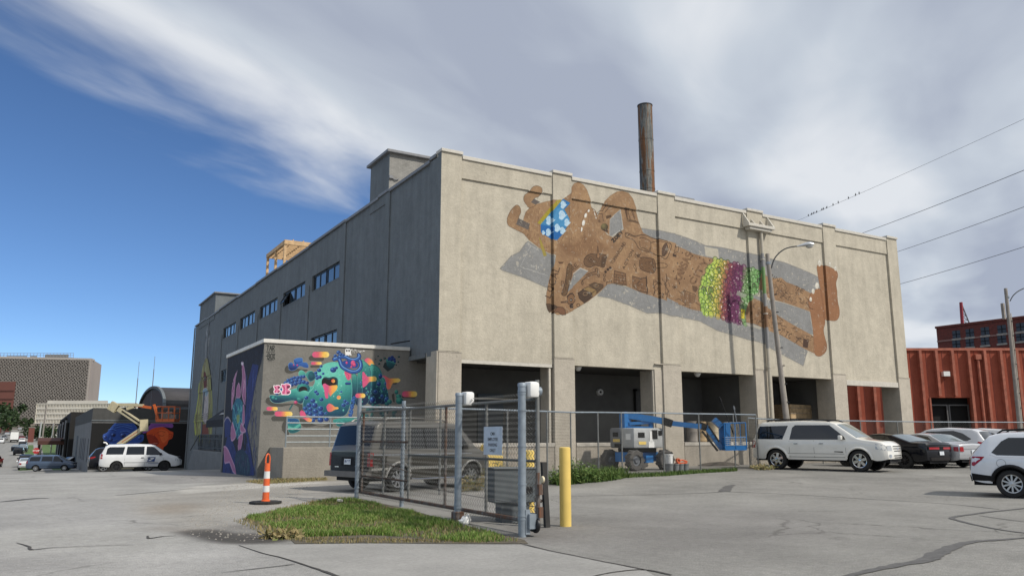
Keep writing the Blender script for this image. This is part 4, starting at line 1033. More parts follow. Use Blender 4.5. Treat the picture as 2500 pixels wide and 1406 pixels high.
    # far arm / dotted box on the painted shade
    for k in range(22): c.ball(1274 + k * 3.0, 651.5 + k * .95 + rng.uniform(-.8, .8), .9, .9, rgb(206, 204, 198), rgb(200, 198, 192), n=7)
    for k in range(18): c.ball(1273 + k * 1.45, 648 - k * 2.9 + rng.uniform(-.6, .6), .8, .8, rgb(200, 198, 192), rgb(196, 194, 188), n=7)
    for k in range(12): c.ball(1288 + k * 2.6, 594 + k * 1.5, .9, .9, rgb(206, 204, 198), rgb(200, 198, 192), n=7)
    c.text('10:16', (1296, 650), (1321, 656), 4.5, 1.6, rgb(196, 194, 186))
    # striped shorts made of little round faces
    sh = Z2((430, 445), (520, 455), (548, 475), (640, 490), (665, 512), (740, 525), (812, 548), (790, 590), (775, 640), (765, 720), (735, 735), (600, 695), (690, 735), (730, 760), (700, 800), (675, 880), (680, 985), (600, 955), (530, 942), (430, 905), (330, 900), (305, 800), (302, 690), (340, 580), (385, 490))
    def stripes(xx, yy):
        a = c.a0 + xx / c.res; z = c.b0 + yy / c.res
        t = (a - 27.05) - (z - 7.9) * .10 - .16 * (z - 7.9) ** 2 * .5
        st = [(-1.1, rgb(166, 196, 92)), (.25, rgb(168, 198, 88)), (.75, rgb(200, 200, 88)), (1.15, rgb(190, 160, 80)), (1.5, rgb(140, 72, 70)), (2.0, rgb(106, 42, 82)), (2.55, rgb(112, 52, 96)), (2.75, rgb(124, 150, 104)), (3.2, rgb(130, 176, 110)), (3.9, rgb(96, 156, 84)), (4.6, rgb(180, 190, 60))]
        xp = [q[0] for q in st]
        return np.stack([np.interp(t, xp, [q[1][k] for q in st]) for k in range(3)], -1)
    c.poly(sh, stripes)
    r = s_mask = c.mask(c.P(sh)); x0, y0, mk = r
    pts = []
    for k in range(2600):
        x, y = rng.uniform(x0, x0 + mk.shape[1]), rng.uniform(y0, y0 + mk.shape[0])
        if mk[int(y - y0) % mk.shape[0], int(x - x0) % mk.shape[1]] < .5: continue
        if all((x - a) ** 2 + (y - b) ** 2 > 14 ** 2 for a, b in pts): pts.append((x, y))
    for x, y in sorted(pts, key=lambda q: -q[1]):
        col = c.c[int(y), int(x), :3]; R = rng.uniform(11, 16)
        dark = rgb(52, 84, 36) if col[1] > col[2] * 1.2 and col[1] > .42 else rgb(70, 22, 56)
        L = (np.minimum(col * 1.08, 1)); D = col * .92
        Q = np.array([(x + R * math.cos(t), y + R * math.sin(t)) for t in np.linspace(0, 6.283, 16)[:-1]])
        def shade(xx, yy, x=x, y=y, R=R, L=L, D=D):
            t = np.clip(np.hypot(xx - x + R * .3, yy - y - R * .3) / (R * 1.3), 0, 1)[..., None]; return L * (1 - t) + D * t
        c.poly(Q, shade, raw=True, al=.55); c.line(np.array([(x + R * math.cos(t), y + R * math.sin(t)) for t in np.linspace(-.5, 3.6, 12)]), 2.8, dark, .9, raw=True)
        if rng.random() < .42:
            e = rng.uniform(1.4, 2.6); ax, ay = x + rng.uniform(-5, 5), y + rng.uniform(-3, 6)
            c.poly(np.array([(ax + e * math.cos(t), ay + e * 1.2 * math.sin(t)) for t in np.linspace(0, 6.283, 9)[:-1]]), rgb(238, 236, 228), raw=True)
            if rng.random() < .5: c.line(np.array([(x + 5, y - 6), (x + 5 + rng.uniform(-2, 2), y + 2)]), 2.2, rgb(236, 232, 226), raw=True)
    c.poly(Z2((610, 700), (690, 735), (665, 760), (600, 735)), rgb(150, 156, 140), .8)
    c.poly(Z2((640, 850), (672, 855), (668, 930), (640, 925)), rgb(206, 190, 50)); c.text('MINE', (1814, 777), (1817, 757), 6, 1.8, DK)
    # legs
    c.poly(Z2((790, 560), (850, 582), (920, 600), (970, 594), (1010, 630), (1060, 648), (1150, 690), (1205, 718), (1320, 760), (1320, 960), (1205, 872), (1160, 855), (1000, 800), (870, 765), (800, 700), (770, 690)), fur)
    c.poly(Z2((700, 800), (730, 765), (790, 790), (860, 840), (950, 908), (1060, 975), (1200, 1052), (1260, 1090), (1260, 1225), (1150, 1170), (1050, 1112), (960, 1060), (900, 1040), (820, 1012), (740, 977), (682, 955), (675, 880)), fur)
    f1 = Z2((1250, 690), (1290, 690), (1308, 760), (1320, 880), (1328, 960), (1315, 1020), (1328, 1090), (1342, 1140), (1335, 1195), (1290, 1236), (1240, 1215), (1235, 1100), (1225, 1000), (1205, 870), (1190, 800), (1205, 735))
    f2 = Z2((1264, 492), (1330, 502), (1375, 522), (1410, 548), (1416, 590), (1402, 640), (1410, 705), (1416, 790), (1430, 860), (1425, 920), (1390, 950), (1320, 932), (1316, 870), (1300, 760), (1280, 640), (1266, 560))
    c.poly(f2, sole, smooth=3); c.poly(f1, sole, smooth=3)
    c.line(f1, 1.8, rgb(100, 56, 32), .7, smooth=3, closed=True); c.line(f2, 1.8, rgb(100, 56, 32), .7, smooth=3, closed=True); tl(Z2, (1345, 520), (1360, 640), (1375, 760), w=1.6, col=rgb(110, 64, 38), al=.6)
    for x, y, a, b in ((1282, 475, 13, 28), (1352, 487, 9, 20), (1397, 522, 10, 20), (1262, 660, 15, 28), (1230, 705, 12, 22), (1210, 772, 10, 20)):
        c.ball(1620 + x / 3.348, 500 + y / 3.348, a / 3.348, b / 3.348, rgb(226, 222, 210), rgb(206, 200, 186)); tl(Z2, (x - 4, y + 8), (x, y - 4), (x + 4, y + 8), w=1.4, col=rgb(170, 164, 150))
    # leg drawings
    for (Z, lo, hi, n) in ((Z2, (800, 600), (1180, 800), 46), (Z2, (720, 820), (1230, 1150), 60)):
        for k in range(n):
            t = rng.random(); x = lo[0] + (hi[0] - lo[0]) * t; y = lo[1] + (hi[1] - lo[1]) * t * .62 + rng.uniform(0, 110)
            q = [(x, y)]
            for j in range(3): q.append((q[-1][0] + rng.uniform(-22, 26), q[-1][1] + rng.uniform(-16, 26)))
            P = c.P(Z(*q)).astype(int)
            if all(c.c[min(p[1], c.h - 1), min(p[0], c.w - 1), 0] > c.c[min(p[1], c.h - 1), min(p[0], c.w - 1), 2] * 1.3 for p in P): c.line(Z(*q), rng.uniform(1.6, 2.8), DK, rng.uniform(.5, .9))
    c.line(Z2((930, 620), (990, 640), (1010, 690), (960, 700), (930, 660)), 2.4, DK, .8, smooth=3, closed=True); c.text('THE', (1941, 706), (1962, 716), 10, 2.8, DK); c.text('TC', (1917, 819), (1931, 826), 12, 3, DK)
    c.text('MINI', (1876, 671), (1906, 690), 8, 2, DK); c.poly(Z2((1150, 1090), (1195, 1105), (1185, 1170), (1145, 1160)), rgb(74, 50, 38)); c.line(Z2((1090, 1080), (1110, 1100), (1080, 1130)), 3, DK)
    # later touch-ups with wall paint
    for P in (Z2((790, 715), (850, 740), (840, 830), (800, 780)), Z2((680, 960), (740, 985), (790, 1000), (780, 1020), (690, 985)), Z2((790, 500), (830, 510), (850, 570), (800, 550))): c.poly(P, rgb(190, 182, 162), .75, soft=1)
    for k in range(16): x = rng.uniform(795, 870); y = rng.uniform(715, 770); tl(Z2, (x, y), (x + rng.uniform(-6, 6), y + 34), w=1.6, col=rgb(214, 210, 200), al=.6)
    # drips below the belly and shorts
    for k in range(16):
        x = rng.uniform(40, 300); y = 770 + x * .28; tl(Z2, (x, y), (x + 1, y + rng.uniform(14, 50)), w=1.6, col=rgb(104, 84, 68), al=.6)
    # brushed edges of the grey
    E = c.c[..., 3]; g = (np.abs(c.c[..., 0] - GR[0]) < .02) & (np.abs(c.c[..., 2] - GR[2]) < .02)
    n = vnoise(c.h, c.w, 40, 4, .6, 21); m = vnoise(c.h, c.w, 5, 2, .6, 22)
    k = (.90 + .16 * n + .06 * m)
    c.c[..., :3] = np.where(g[..., None], c.c[..., :3] * k[..., None], c.c[..., :3])
    wear = np.clip((vnoise(c.h, c.w, 11, 3, .65, 31) - .70) * 9, 0, .55)
    c.c[..., 3] = np.where(g, E * (1 - wear), E * (1 - wear * .5))
paint_bear()
_e = [v for p in PIL for v in p]
paint_sheet(MA, .06, facade_depth, 'y', _e, 'mural', paint_mat('bear mural', MA.image('bear mural', .85), BEIGE, streak=.7, speck=.9), bld, 'mural of a tattooed brown bear in a blue visor and striped shorts')
MT = Canvas(AX0, 14.2, -.1, AZ, 150, lambda x, y: on_y(x, y, AY0)[[0, 2]])
def paint_creature():
    c = MT
    T1, T2 = Zf(640, 830, 6.1125), Zf(820, 830, 6.1125)
    TE, TD, TL, NV = rgb(62, 142, 132), rgb(22, 70, 92), rgb(112, 196, 178), rgb(16, 36, 66)
    BL, BD, BH = rgb(44, 88, 156), rgb(18, 36, 86), rgb(150, 196, 232)
    PK, YL, SH = rgb(206, 84, 128), rgb(236, 186, 84), rgb(74, 73, 68)
    def grad(p0, p1, *cols):
        q0, q1 = c.P([p0])[0], c.P([p1])[0]; d = q1 - q0; L = d @ d
        xs = np.linspace(0, 1, len(cols))
        def f(xx, yy):
            t = np.clip(((xx - q0[0]) * d[0] + (yy - q0[1]) * d[1]) / L, 0, 1); return np.stack([np.interp(t, xs, [k[i] for k in cols]) for i in range(3)], -1)
        return f
    def cap(x0, y0, x1, y1, w, cols=None, flat=None, al=1):
        d = np.array([x1 - x0, y1 - y0]); L = np.hypot(*d); u = d / L; n = np.array([-u[1], u[0]]); r = w / 2
        pts = [np.array([x1, y1]) - u * r + r * (u * math.cos(t) + n * math.sin(t)) for t in np.linspace(-1.57, 1.57, 9)] + [np.array([x0, y0]) + u * r + r * (-u * math.cos(t) - n * math.sin(t)) for t in np.linspace(-1.57, 1.57, 9)]
        c.poly([tuple(p) for p in pts], flat if flat is not None else grad((x0, y0), (x1, y1), *(cols or (PK, rgb(214, 96, 112), YL, rgb(238, 214, 130)))), al)
    def capT(Z, x0, y0, x1, y1, w): (a, b), (d, e) = Z((x0, y0), (x1, y1)); s = 6.1125; cap(a, b, d, e, w / s); c.ball(a + (d - a) * .62, b + w / s * .1, .9, .8, rgb(250, 230, 170), YL, n=8)
    def shT(Z, x0, y0, x1, y1, w): (a, b), (d, e) = Z((x0, y0), (x1, y1)); cap(a, b, d, e, w / 6.1125, flat=SH)
    # cast-shadow shapes that belong to the artwork
    shT(T1, 695, 270, 925, 275, 76); shT(T1, 718, 392, 870, 392, 34); shT(T1, 12, 1085, 185, 1085, 56); shT(T1, 135, 1170, 390, 1172, 74)
    c.poly(T1((335, 430), (370, 380), (420, 400), (560, 430), (680, 440), (640, 470), (520, 470), (420, 498), (350, 480)), SH, smooth=3)
    c.poly(T1((50, 890), (100, 850), (160, 930), (300, 950), (540, 940), (620, 990), (560, 1010), (470, 960), (300, 990), (140, 985), (60, 940)), SH, smooth=2)
    c.poly(T1((100, 740), (160, 690), (180, 800), (120, 810)), SH); c.poly(T1((540, 980), (620, 960), (640, 1180), (580, 1130), (550, 1060)), SH)
    c.poly(T1((300, 1250), (350, 1200), (400, 1390), (380, 1420), (300, 1350)), SH, smooth=2); c.poly(T1((560, 1170), (700, 1200), (760, 1250), (900, 1280), (1030, 1240), (1040, 1300), (800, 1280), (660, 1300), (590, 1270)), SH, smooth=2)
    c.poly(T2((830, 810), (870, 790), (880, 930), (850, 920)), SH); shT(T2, 980, 840, 1190, 850, 40); shT(T2, 760, 640, 910, 645, 30)
    c.poly(T2((700, 400), (730, 330), (880, 370), (860, 410), (775, 470)), rgb(40, 52, 54))
    # far drips behind
    c.poly(T2((430, 290), (480, 265), (540, 300), (578, 370), (520, 380), (450, 340)), grad(*T2((450, 270), (570, 360)), PK, rgb(230, 140, 90), YL), smooth=3)
    c.poly(T2((690, 545), (730, 530), (800, 570), (930, 568), (965, 600), (930, 632), (850, 640), (820, 710), (785, 735), (740, 700)), grad(*T2((700, 620), (960, 620)), PK, rgb(214, 110, 90), YL, rgb(236, 204, 120)), smooth=2)
    capT(T2, 985, 805, 1215, 805, 88)
    # hind segments
    for P in (((690, 560), (735, 590), (752, 690), (778, 790), (792, 900), (760, 945), (640, 940), (620, 760)), ((510, 385), (575, 370), (645, 415), (690, 510), (680, 620), (660, 720), (690, 900), (640, 950), (480, 950), (500, 700)), ((370, 310), (430, 315), (500, 390), (530, 520), (525, 700), (480, 930), (360, 950), (370, 600)), ((325, 480), (355, 470), (390, 540), (398, 700), (370, 950), (290, 950), (310, 800)), ((245, 510), (275, 495), (318, 540), (322, 700), (290, 950), (225, 950))):
        x0 = min(p[0] for p in P); y0 = min(p[1] for p in P)
        c.poly(T2(*P), grad(*T2((x0 + 90, y0), (x0 + 40, 950)), rgb(78, 160, 144), rgb(40, 108, 112), rgb(20, 62, 84), NV), smooth=3)
        c.line(T2(*P), 2.0, rgb(120, 196, 186), .55, smooth=3, closed=True); c.line(T2(*[(x - 7, y + 2) for x, y in P[:4]]), 3.5, NV, .5, smooth=3)
    for k in range(60):
        x, y = rng.uniform(380, 770), rng.uniform(390, 930); q = c.P(T2((x, y)))[0].astype(int)
        if 0 <= q[1] < c.h and 0 <= q[0] < c.w and c.c[q[1], q[0], 3] > .9 and c.c[q[1], q[0], 1] > c.c[q[1], q[0], 0] * 1.3:
            a, b = T2((x, y))[0]; c.ball(a, b, rng.uniform(.8, 2.6), rng.uniform(1, 3), rgb(92, 176, 158), rgb(40, 104, 110), n=9)
    for x, y, rx, ry in ((662, 540, 30, 40), (640, 655, 34, 36), (590, 770, 34, 30), (548, 890, 42, 46), (755, 890, 32, 46), (685, 840, 22, 34), (720, 730, 18, 24), (738, 650, 14, 26), (460, 790, 14, 16), (370, 640, 10, 20)):
        a, b = T2((x, y))[0]; c.ball(a, b, rx / 6.1, ry / 6.1, BL, BD, BH, rim=rgb(120, 176, 200))
    # dripping spikes on the side
    c.poly(T2((395, 480), (430, 490), (470, 545), (580, 540), (608, 575), (590, 612), (500, 622), (460, 670), (420, 700), (398, 690)), grad(*T2((400, 580), (600, 580)), PK, rgb(208, 88, 122), YL, rgb(238, 206, 120)), smooth=2)
    capT(T2, 290, 828, 440, 828, 68)
    # head shell
    hd = T1((1090, 325), (960, 345), (860, 410), (790, 520), (780, 650), (660, 800), (612, 920), (620, 1040), (700, 1130), (850, 1170), (1100, 1150), (1240, 1120), (1310, 980), (1340, 800), (1330, 600), (1280, 460), (1180, 350))
    q0 = c.P(T1((1000, 480)))[0]; q1 = c.P(T1((900, 1180)))[0]; RR = np.hypot(*(q1 - q0)) * 1.08
    def hf(xx, yy):
        t = np.clip(np.hypot((xx - q0[0]) * .85, yy - q0[1]) / RR, 0, 1); st = [(0, TL), (.28, rgb(92, 184, 166)), (.55, rgb(46, 126, 124)), (.8, rgb(22, 76, 98)), (1, NV)]
        return np.stack([np.interp(t, [s[0] for s in st], [s[1][i] for s in st]) for i in range(3)], -1)
    c.poly(hd, hf, smooth=3); c.line(hd, 2.6, rgb(130, 204, 192), .8, smooth=3, closed=True)
    for k in range(26):
        x, y = rng.uniform(760, 1290), rng.uniform(440, 1050); a, b = T1((x, y))[0]
        c.ball(a, b, rng.uniform(1, 4), rng.uniform(1.4, 4.6), rgb(122, 204, 184), rgb(96, 180, 164) if y < 700 else rgb(44, 112, 116), n=10)
    # snout
    sn = T1((110, 850), (122, 822), (170, 822), (250, 826), (330, 800), (430, 740), (520, 715), (600, 690), (700, 690), (770, 700), (700, 780), (640, 840), (610, 930), (560, 946), (470, 900), (360, 915), (260, 938), (180, 935), (130, 905))
    c.poly(sn, grad(*T1((400, 740), (380, 940)), rgb(74, 166, 152), rgb(36, 110, 116), NV), smooth=2); c.line(sn, 2.4, rgb(150, 214, 204), .8, smooth=2, closed=True)
    for x, y, r in ((170, 860, 34), (210, 875, 20), (560, 880, 46), (620, 800, 50), (540, 800, 40)):
        a, b = T1((x, y))[0]; c.ball(a, b, r / 6.1, r * .8 / 6.1, rgb(72, 160, 148), rgb(24, 82, 96), n=14)
    # ears and eye
    for P in (((540, 500), (560, 460), (600, 455), (650, 500), (640, 560), (560, 540)), ((650, 510), (690, 465), (750, 465), (795, 520), (790, 580), (720, 620), (680, 580))):
        c.poly(T1(*P), grad(*T1((600, 460), (720, 620)), rgb(84, 170, 152), rgb(26, 86, 98)), smooth=3); c.line(T1(*P), 2.2, rgb(140, 206, 196), .8, smooth=3, closed=True)
    a, b = T1((735, 535))[0]; c.ball(a, b, 8, 11, rgb(34, 96, 106), rgb(20, 62, 78))
    for x, y, rx, ry, q, d in ((615, 720, 100, 80, rgb(60, 146, 136), rgb(24, 88, 98)), (610, 740, 66, 50, rgb(20, 22, 28), rgb(40, 30, 30))):
        a, b = T1((x, y))[0]; c.ball(a, b, rx / 6.1, ry / 6.1, q, d, rim=rgb(126, 200, 188) if rx > 80 else None)
    c.poly(T1((490, 810), (560, 770), (640, 750), (700, 790), (660, 850), (600, 870), (520, 850)), grad(*T1((600, 750), (560, 870)), rgb(96, 182, 164), rgb(40, 116, 118)), smooth=3)
    # blue berries: brow, cheek, back
    def berries(lst):
        for x, y, r in lst:
            a, b = T1((x, y))[0]; c.ball(a, b, r / 6.1, r * .86 / 6.1, BL, BD, BH, rim=rgb(96, 150, 206))
    berries([(x, y, r) for x, y, r in ((350, 640, 30), (390, 600, 30), (440, 580, 30), (480, 560, 26), (530, 560, 30), (580, 550, 30), (620, 545, 28), (400, 640, 30), (450, 620, 32), (510, 600, 32), (570, 600, 30), (440, 670, 30), (500, 650, 34), (560, 635, 30), (620, 625, 34), (670, 640, 30), (220, 800, 26), (260, 770, 26), (290, 740, 24), (240, 750, 22))])
    berries([(880, 390, 22), (850, 450, 32), (800, 490, 26), (810, 530, 22), (860, 550, 30), (820, 570, 26), (910, 500, 20), (1060, 445, 46), (1105, 415, 26), (800, 770, 26), (825, 800, 26), (885, 885, 32), (660, 860, 32), (1180, 770, 16), (1215, 970, 34), (1270, 940, 28), (1235, 910, 26)])
    berries([(755, 905, 38), (700, 970, 40), (785, 975, 46), (640, 1020, 34), (720, 1030, 36), (870, 1020, 44), (795, 1060, 42), (670, 1080, 36), (720, 1100, 36), (880, 1100, 46), (795, 1140, 50), (870, 1190, 46), (960, 1180, 36), (760, 1200, 30), (950, 1090, 20)])
    for k in range(60):
        t = rng.random(); x, y = 1370 - 60 * t + rng.uniform(-24, 24), 840 + 320 * t
        a, b = T1((x, y))[0]; c.ball(a, b, rng.uniform(1.4, 2.6), rng.uniform(1.8, 3.4), BL, BD, rim=rgb(80, 140, 206), n=9)
    # open mouth on the shell with a dripping tongue
    c.poly(T1((890, 600), (930, 550), (1000, 560), (1060, 545), (1120, 570), (1130, 640), (1110, 700), (1000, 690), (900, 680)), rgb(26, 66, 76), smooth=3)
    c.poly(T1((888, 610), (930, 570), (1000, 590), (1050, 568), (1100, 590), (1100, 660), (1000, 690), (905, 665)), rgb(24, 18, 20), smooth=3)
    c.poly(T1((900, 670), (940, 645), (1000, 680), (1118, 670), (1110, 740), (1050, 800), (1015, 840), (990, 780), (985, 860), (955, 872), (935, 830), (925, 740)), grad(*T1((910, 720), (1110, 720)), rgb(216, 92, 136), PK, rgb(236, 158, 80), YL), smooth=2)
    (a, b), (d, e) = T1((1035, 600), (1085, 625)); cap(a, b - 1, d, e, 9, cols=(rgb(206, 90, 70), YL))
    c.poly(T1((1225, 470), (1270, 465), (1325, 510), (1310, 590), (1270, 590), (1240, 530)), rgb(214, 92, 128), smooth=2); c.line(T1((1245, 490), (1290, 520), (1290, 570)), 3, rgb(150, 46, 88), .8)
    a, b = T1((1280, 648))[0]; cap(a - 7, b, a + 7, b, 6, flat=BD); cap(a - 6, b - .6, a + 6, b - .6, 2.4, flat=BL)
    # blue lips on top
    for P, w in (((1075, 285), (1130, 270), (1160, 310), (1190, 390), (1260, 440), (1340, 470), (1420, 460), (1470, 400), (1460, 320), (1430, 300)), 26), (((1150, 250), (1240, 250), (1320, 290), (1400, 290), (1450, 250), (1440, 220)), 24):
        c.line(T1(*P), w, BD, 1, smooth=4); c.line(T1(*P), w * .72, BL, 1, smooth=4); c.line(T1(*[(x - 4, y - 12) for x, y in P]), w * .14, BH, .8, smooth=4)
    c.poly(T1((1190, 330), (1260, 300), (1370, 310), (1430, 350), (1420, 410), (1330, 420), (1230, 390)), rgb(36, 70, 140), smooth=3)
    for x, y, r in ((1260, 338, 16), (1355, 345, 34), (1375, 370, 22), (1330, 400, 14)): a, b = T1((x, y))[0]; c.ball(a, b, r / 6.1, r * 1.3 / 6.1, rgb(222, 96, 140), rgb(168, 54, 100), n=12)
    berries([(1140, 185, 34), (1175, 215, 30), (1090, 235, 26), (1210, 225, 22)])
    # small white ghost shape and spray
    gh = T1((1236, 160), (1250, 125), (1280, 112), (1310, 125), (1322, 160), (1325, 200), (1338, 232), (1305, 222), (1288, 234), (1270, 222), (1244, 230), (1240, 195))
    c.poly(gh, rgb(236, 236, 234), smooth=2)
    for x in (1263, 1297): a, b = T1((x, 158))[0]; c.ball(a, b, 2.0, 3.0, rgb(60, 60, 62), rgb(60, 60, 62), n=10)
    for k in range(24):
        x = rng.uniform(1335, 1530); a, b = T1((x, 165 + rng.uniform(-30, 28) * (1 - (x - 1335) / 260)))[0]; c.ball(a, b, rng.uniform(.6, 2.0), rng.uniform(.5, 1.4), rgb(232, 232, 230), rgb(226, 226, 226), n=7)
    # floating pieces
    fl = T1((392, 400), (395, 350), (440, 335), (480, 370), (470, 300), (520, 268), (600, 270), (605, 330), (660, 335), (690, 380), (680, 415), (620, 405), (560, 385), (500, 440), (440, 455), (405, 440))
    c.poly(fl, grad(*T1((540, 280), (520, 450)), rgb(58, 106, 172), BL, BD), smooth=2); c.line(fl, 2.2, rgb(110, 160, 216), .8, smooth=2, closed=True)
    for x, y, r in ((470, 372, 12), (525, 375, 14)): a, b = T1((x, y))[0]; c.ball(a, b, r / 6, r / 6, rgb(206, 80, 130), rgb(150, 50, 100), n=9)
    c.line(T1((480, 300), (500, 350), (590, 320)), 3, BD, .8)
    capT(T1, 745, 217, 1002, 217, 88); capT(T1, 728, 347, 890, 347, 46); capT(T1, 62, 1022, 234, 1024, 58); capT(T1, 185, 1098, 454, 1102, 76)
    c.poly(T1((960, 990), (1000, 945), (1050, 965), (1085, 995), (1130, 1000), (1135, 1025), (1080, 1040), (1030, 1065), (980, 1060)), grad(*T1((960, 1000), (1130, 1010)), PK, rgb(226, 128, 96), YL), smooth=3)
    a, b = T1((1143, 855))[0]; c.ball(a, b, 5, 5, rgb(222, 120, 100), YL, rgb(250, 230, 180))
    c.poly(T1((560, 1080), (590, 1045), (640, 1080), (660, 1130), (740, 1180), (730, 1215), (680, 1215), (620, 1170), (575, 1140)), grad(*T1((570, 1070), (740, 1210)), PK, rgb(214, 92, 120), YL), smooth=2)
    a, b = T1((500, 928))[0]; c.ball(a, b, 4.6, 4.0, rgb(206, 90, 126), rgb(150, 52, 90), rgb(240, 180, 200)); c.line(T1((450, 965), (430, 1000), (410, 1030)), 8, rgb(30, 92, 96), 1, smooth=3)
    # lower foot and pods behind the railing
    ft = T1((370, 1180), (420, 1165), (530, 1175), (560, 1230), (580, 1290), (560, 1350), (470, 1385), (400, 1370), (385, 1290)); c.poly(ft, grad(*T1((470, 1170), (470, 1390)), rgb(40, 92, 150), rgb(40, 120, 118), rgb(18, 74, 84)), smooth=3); c.line(ft, 2, rgb(110, 190, 186), .7, smooth=3, closed=True)
    for k in range(6): c.line(T1((400 + k * 24, 1180), (425 + k * 22, 1205), (430 + k * 22, 1235)), 3.4, BD, .8, smooth=3)
    c.poly(T1((390, 1280), (470, 1300), (560, 1240), (575, 1270), (480, 1340), (395, 1330)), rgb(96, 178, 160), .8, smooth=3)
    for P in (((1060, 1190), (1130, 1170), (1240, 1160), (1400, 1150), (1500, 1180), (1420, 1230), (1200, 1240), (1080, 1235)), ((1100, 1230), (1140, 1200), (1200, 1215), (1220, 1260), (1160, 1290), (1110, 1270))):
        c.poly(T1(*P), grad(*T1((1200, 1150), (1200, 1290)), rgb(70, 160, 146), rgb(24, 86, 96)), smooth=3); c.line(T1(*P), 2, rgb(110, 190, 180), .7, smooth=3, closed=True)
    # flying cupcake and pellets on the right
    cc = T2((745, 300), (890, 345), (880, 375), (850, 420), (800, 425), (760, 385)); c.poly(cc, grad(*T2((800, 310), (820, 430)), rgb(44, 104, 108), rgb(20, 56, 66))); c.poly(T2((745, 285), (765, 280), (895, 335), (890, 355), (750, 310)), rgb(58, 128, 122))
    for x, y, r in ((800, 275, 24), (840, 260, 26), (870, 290, 24), (830, 295, 24), (880, 320, 18), (790, 295, 16)): a, b = T2((x, y))[0]; c.ball(a, b, r / 6.1, r / 6.1, rgb(34, 64, 132), rgb(14, 24, 64), rim=rgb(80, 120, 190), n=12)
    for x, y, r in ((630, 240, 14), (670, 300, 24), (728, 273, 20), (940, 250, 18), (932, 325, 15), (900, 370, 12), (595, 287, 10), (645, 353, 18)): a, b = T2((x, y))[0]; c.ball(a, b, r / 6.1, r * .8 / 6.1, rgb(40, 92, 90) if r > 13 else rgb(24, 40, 40), rgb(16, 32, 36), rgb(140, 190, 180) if r > 13 else None, n=12)
    for x, y, rx, ry in ((903, 775, 28, 34), (935, 840, 42, 34), (950, 905, 56, 50), (800, 920, 36, 34)): a, b = T2((x, y))[0]; c.ball(a, b, rx / 6.1, ry / 6.1, rgb(74, 158, 138), rgb(24, 76, 84), rim=rgb(130, 200, 180))
    # parts seen through the gate mesh
    for k in range(26):
        a, b = T2((rng.uniform(340, 900), rng.uniform(950, 1210)))[0]; c.ball(a, b, rng.uniform(3, 8), rng.uniform(3, 8), rgb(50, 124, 120), rgb(18, 60, 78), rim=rgb(90, 160, 150), n=12)
    # two pink crossed pieces with white outline
    for x0, s in ((205, .72), (330, 1.0)):
        P = [(-44, -78), (0, -72), (18, -84), (60, -84), (96, -60), (94, -24), (60, 4), (94, 20), (92, 60), (60, 82), (-36, 82), (-44, 40), (-20, 4), (-46, -40)]
        Q = T1(*[(x0 + a * s, 732 + b * s) for a, b in P]); c.poly(Q, rgb(214, 110, 148)); c.line(Q, 4.2, rgb(240, 236, 238), 1, closed=True)
        c.line(T1((x0 - 26 * s, 732 - 60 * s), (x0 + 14 * s, 732), (x0 - 16 * s, 732 + 64 * s)), 4.2, rgb(160, 48, 96), .8); c.poly(T1((x0 + 40 * s, 732 - 52 * s), (x0 + 84 * s, 732 - 52 * s), (x0 + 84 * s, 732 - 22 * s), (x0 + 40 * s, 732 - 10 * s)), rgb(96, 40, 66)); c.poly(T1((x0 + 40 * s, 732 + 44 * s), (x0 + 80 * s, 732 + 36 * s), (x0 + 78 * s, 732 + 62 * s), (x0 + 40 * s, 732 + 70 * s)), rgb(96, 40, 66))
        c.line(T1((x0 + 20 * s, 732 - 66 * s), (x0 + 20 * s, 732 + 66 * s)), 2, rgb(240, 220, 230), .8)
    # signature and scribbles
    INK = rgb(40, 44, 42)
    c.text('TAR', (651, 855), (669.5, 856), 12, 5.2, INK); c.line([(651, 858.5), (670, 859)], 4.4, INK); c.text('-BOX', (648.5, 875.5), (670.5, 876.5), 13.5, 5.2, INK); c.line([(653, 877.6), (668, 878.4)], 4, INK)
    c.text('X0', (655, 882.5), (663, 882.5), 4, 1.8, INK); c.line(T1((85, 50), (110, 60), (140, 55), (130, 38), (105, 40), (115, 55), (150, 42)), 2.4, INK, smooth=4)
    for k in range(26): x, y = rng.uniform(630, 662), rng.uniform(1128, 1156); c.line([(x, y), (x + rng.uniform(-3, 3), y + rng.uniform(-2, 5))], 1.6, rgb(40, 60, 120), .5)
paint_creature()
paint_sheet(MT, .04, lambda a, b: AY0, 'y', (), 'mural', paint_mat('creature mural', MT.image('creature mural', .98), ANNEXC, streak=.35, speck=.25, dirt=(.14, .13, .12)), ann, 'mural of a teal bubble-shelled creature with pink and yellow drips', lift=.005)
MS = Canvas(AY0, AY1, -.4, AZ, 120, lambda x, y: on_x(x, y, AX0)[[1, 2]])
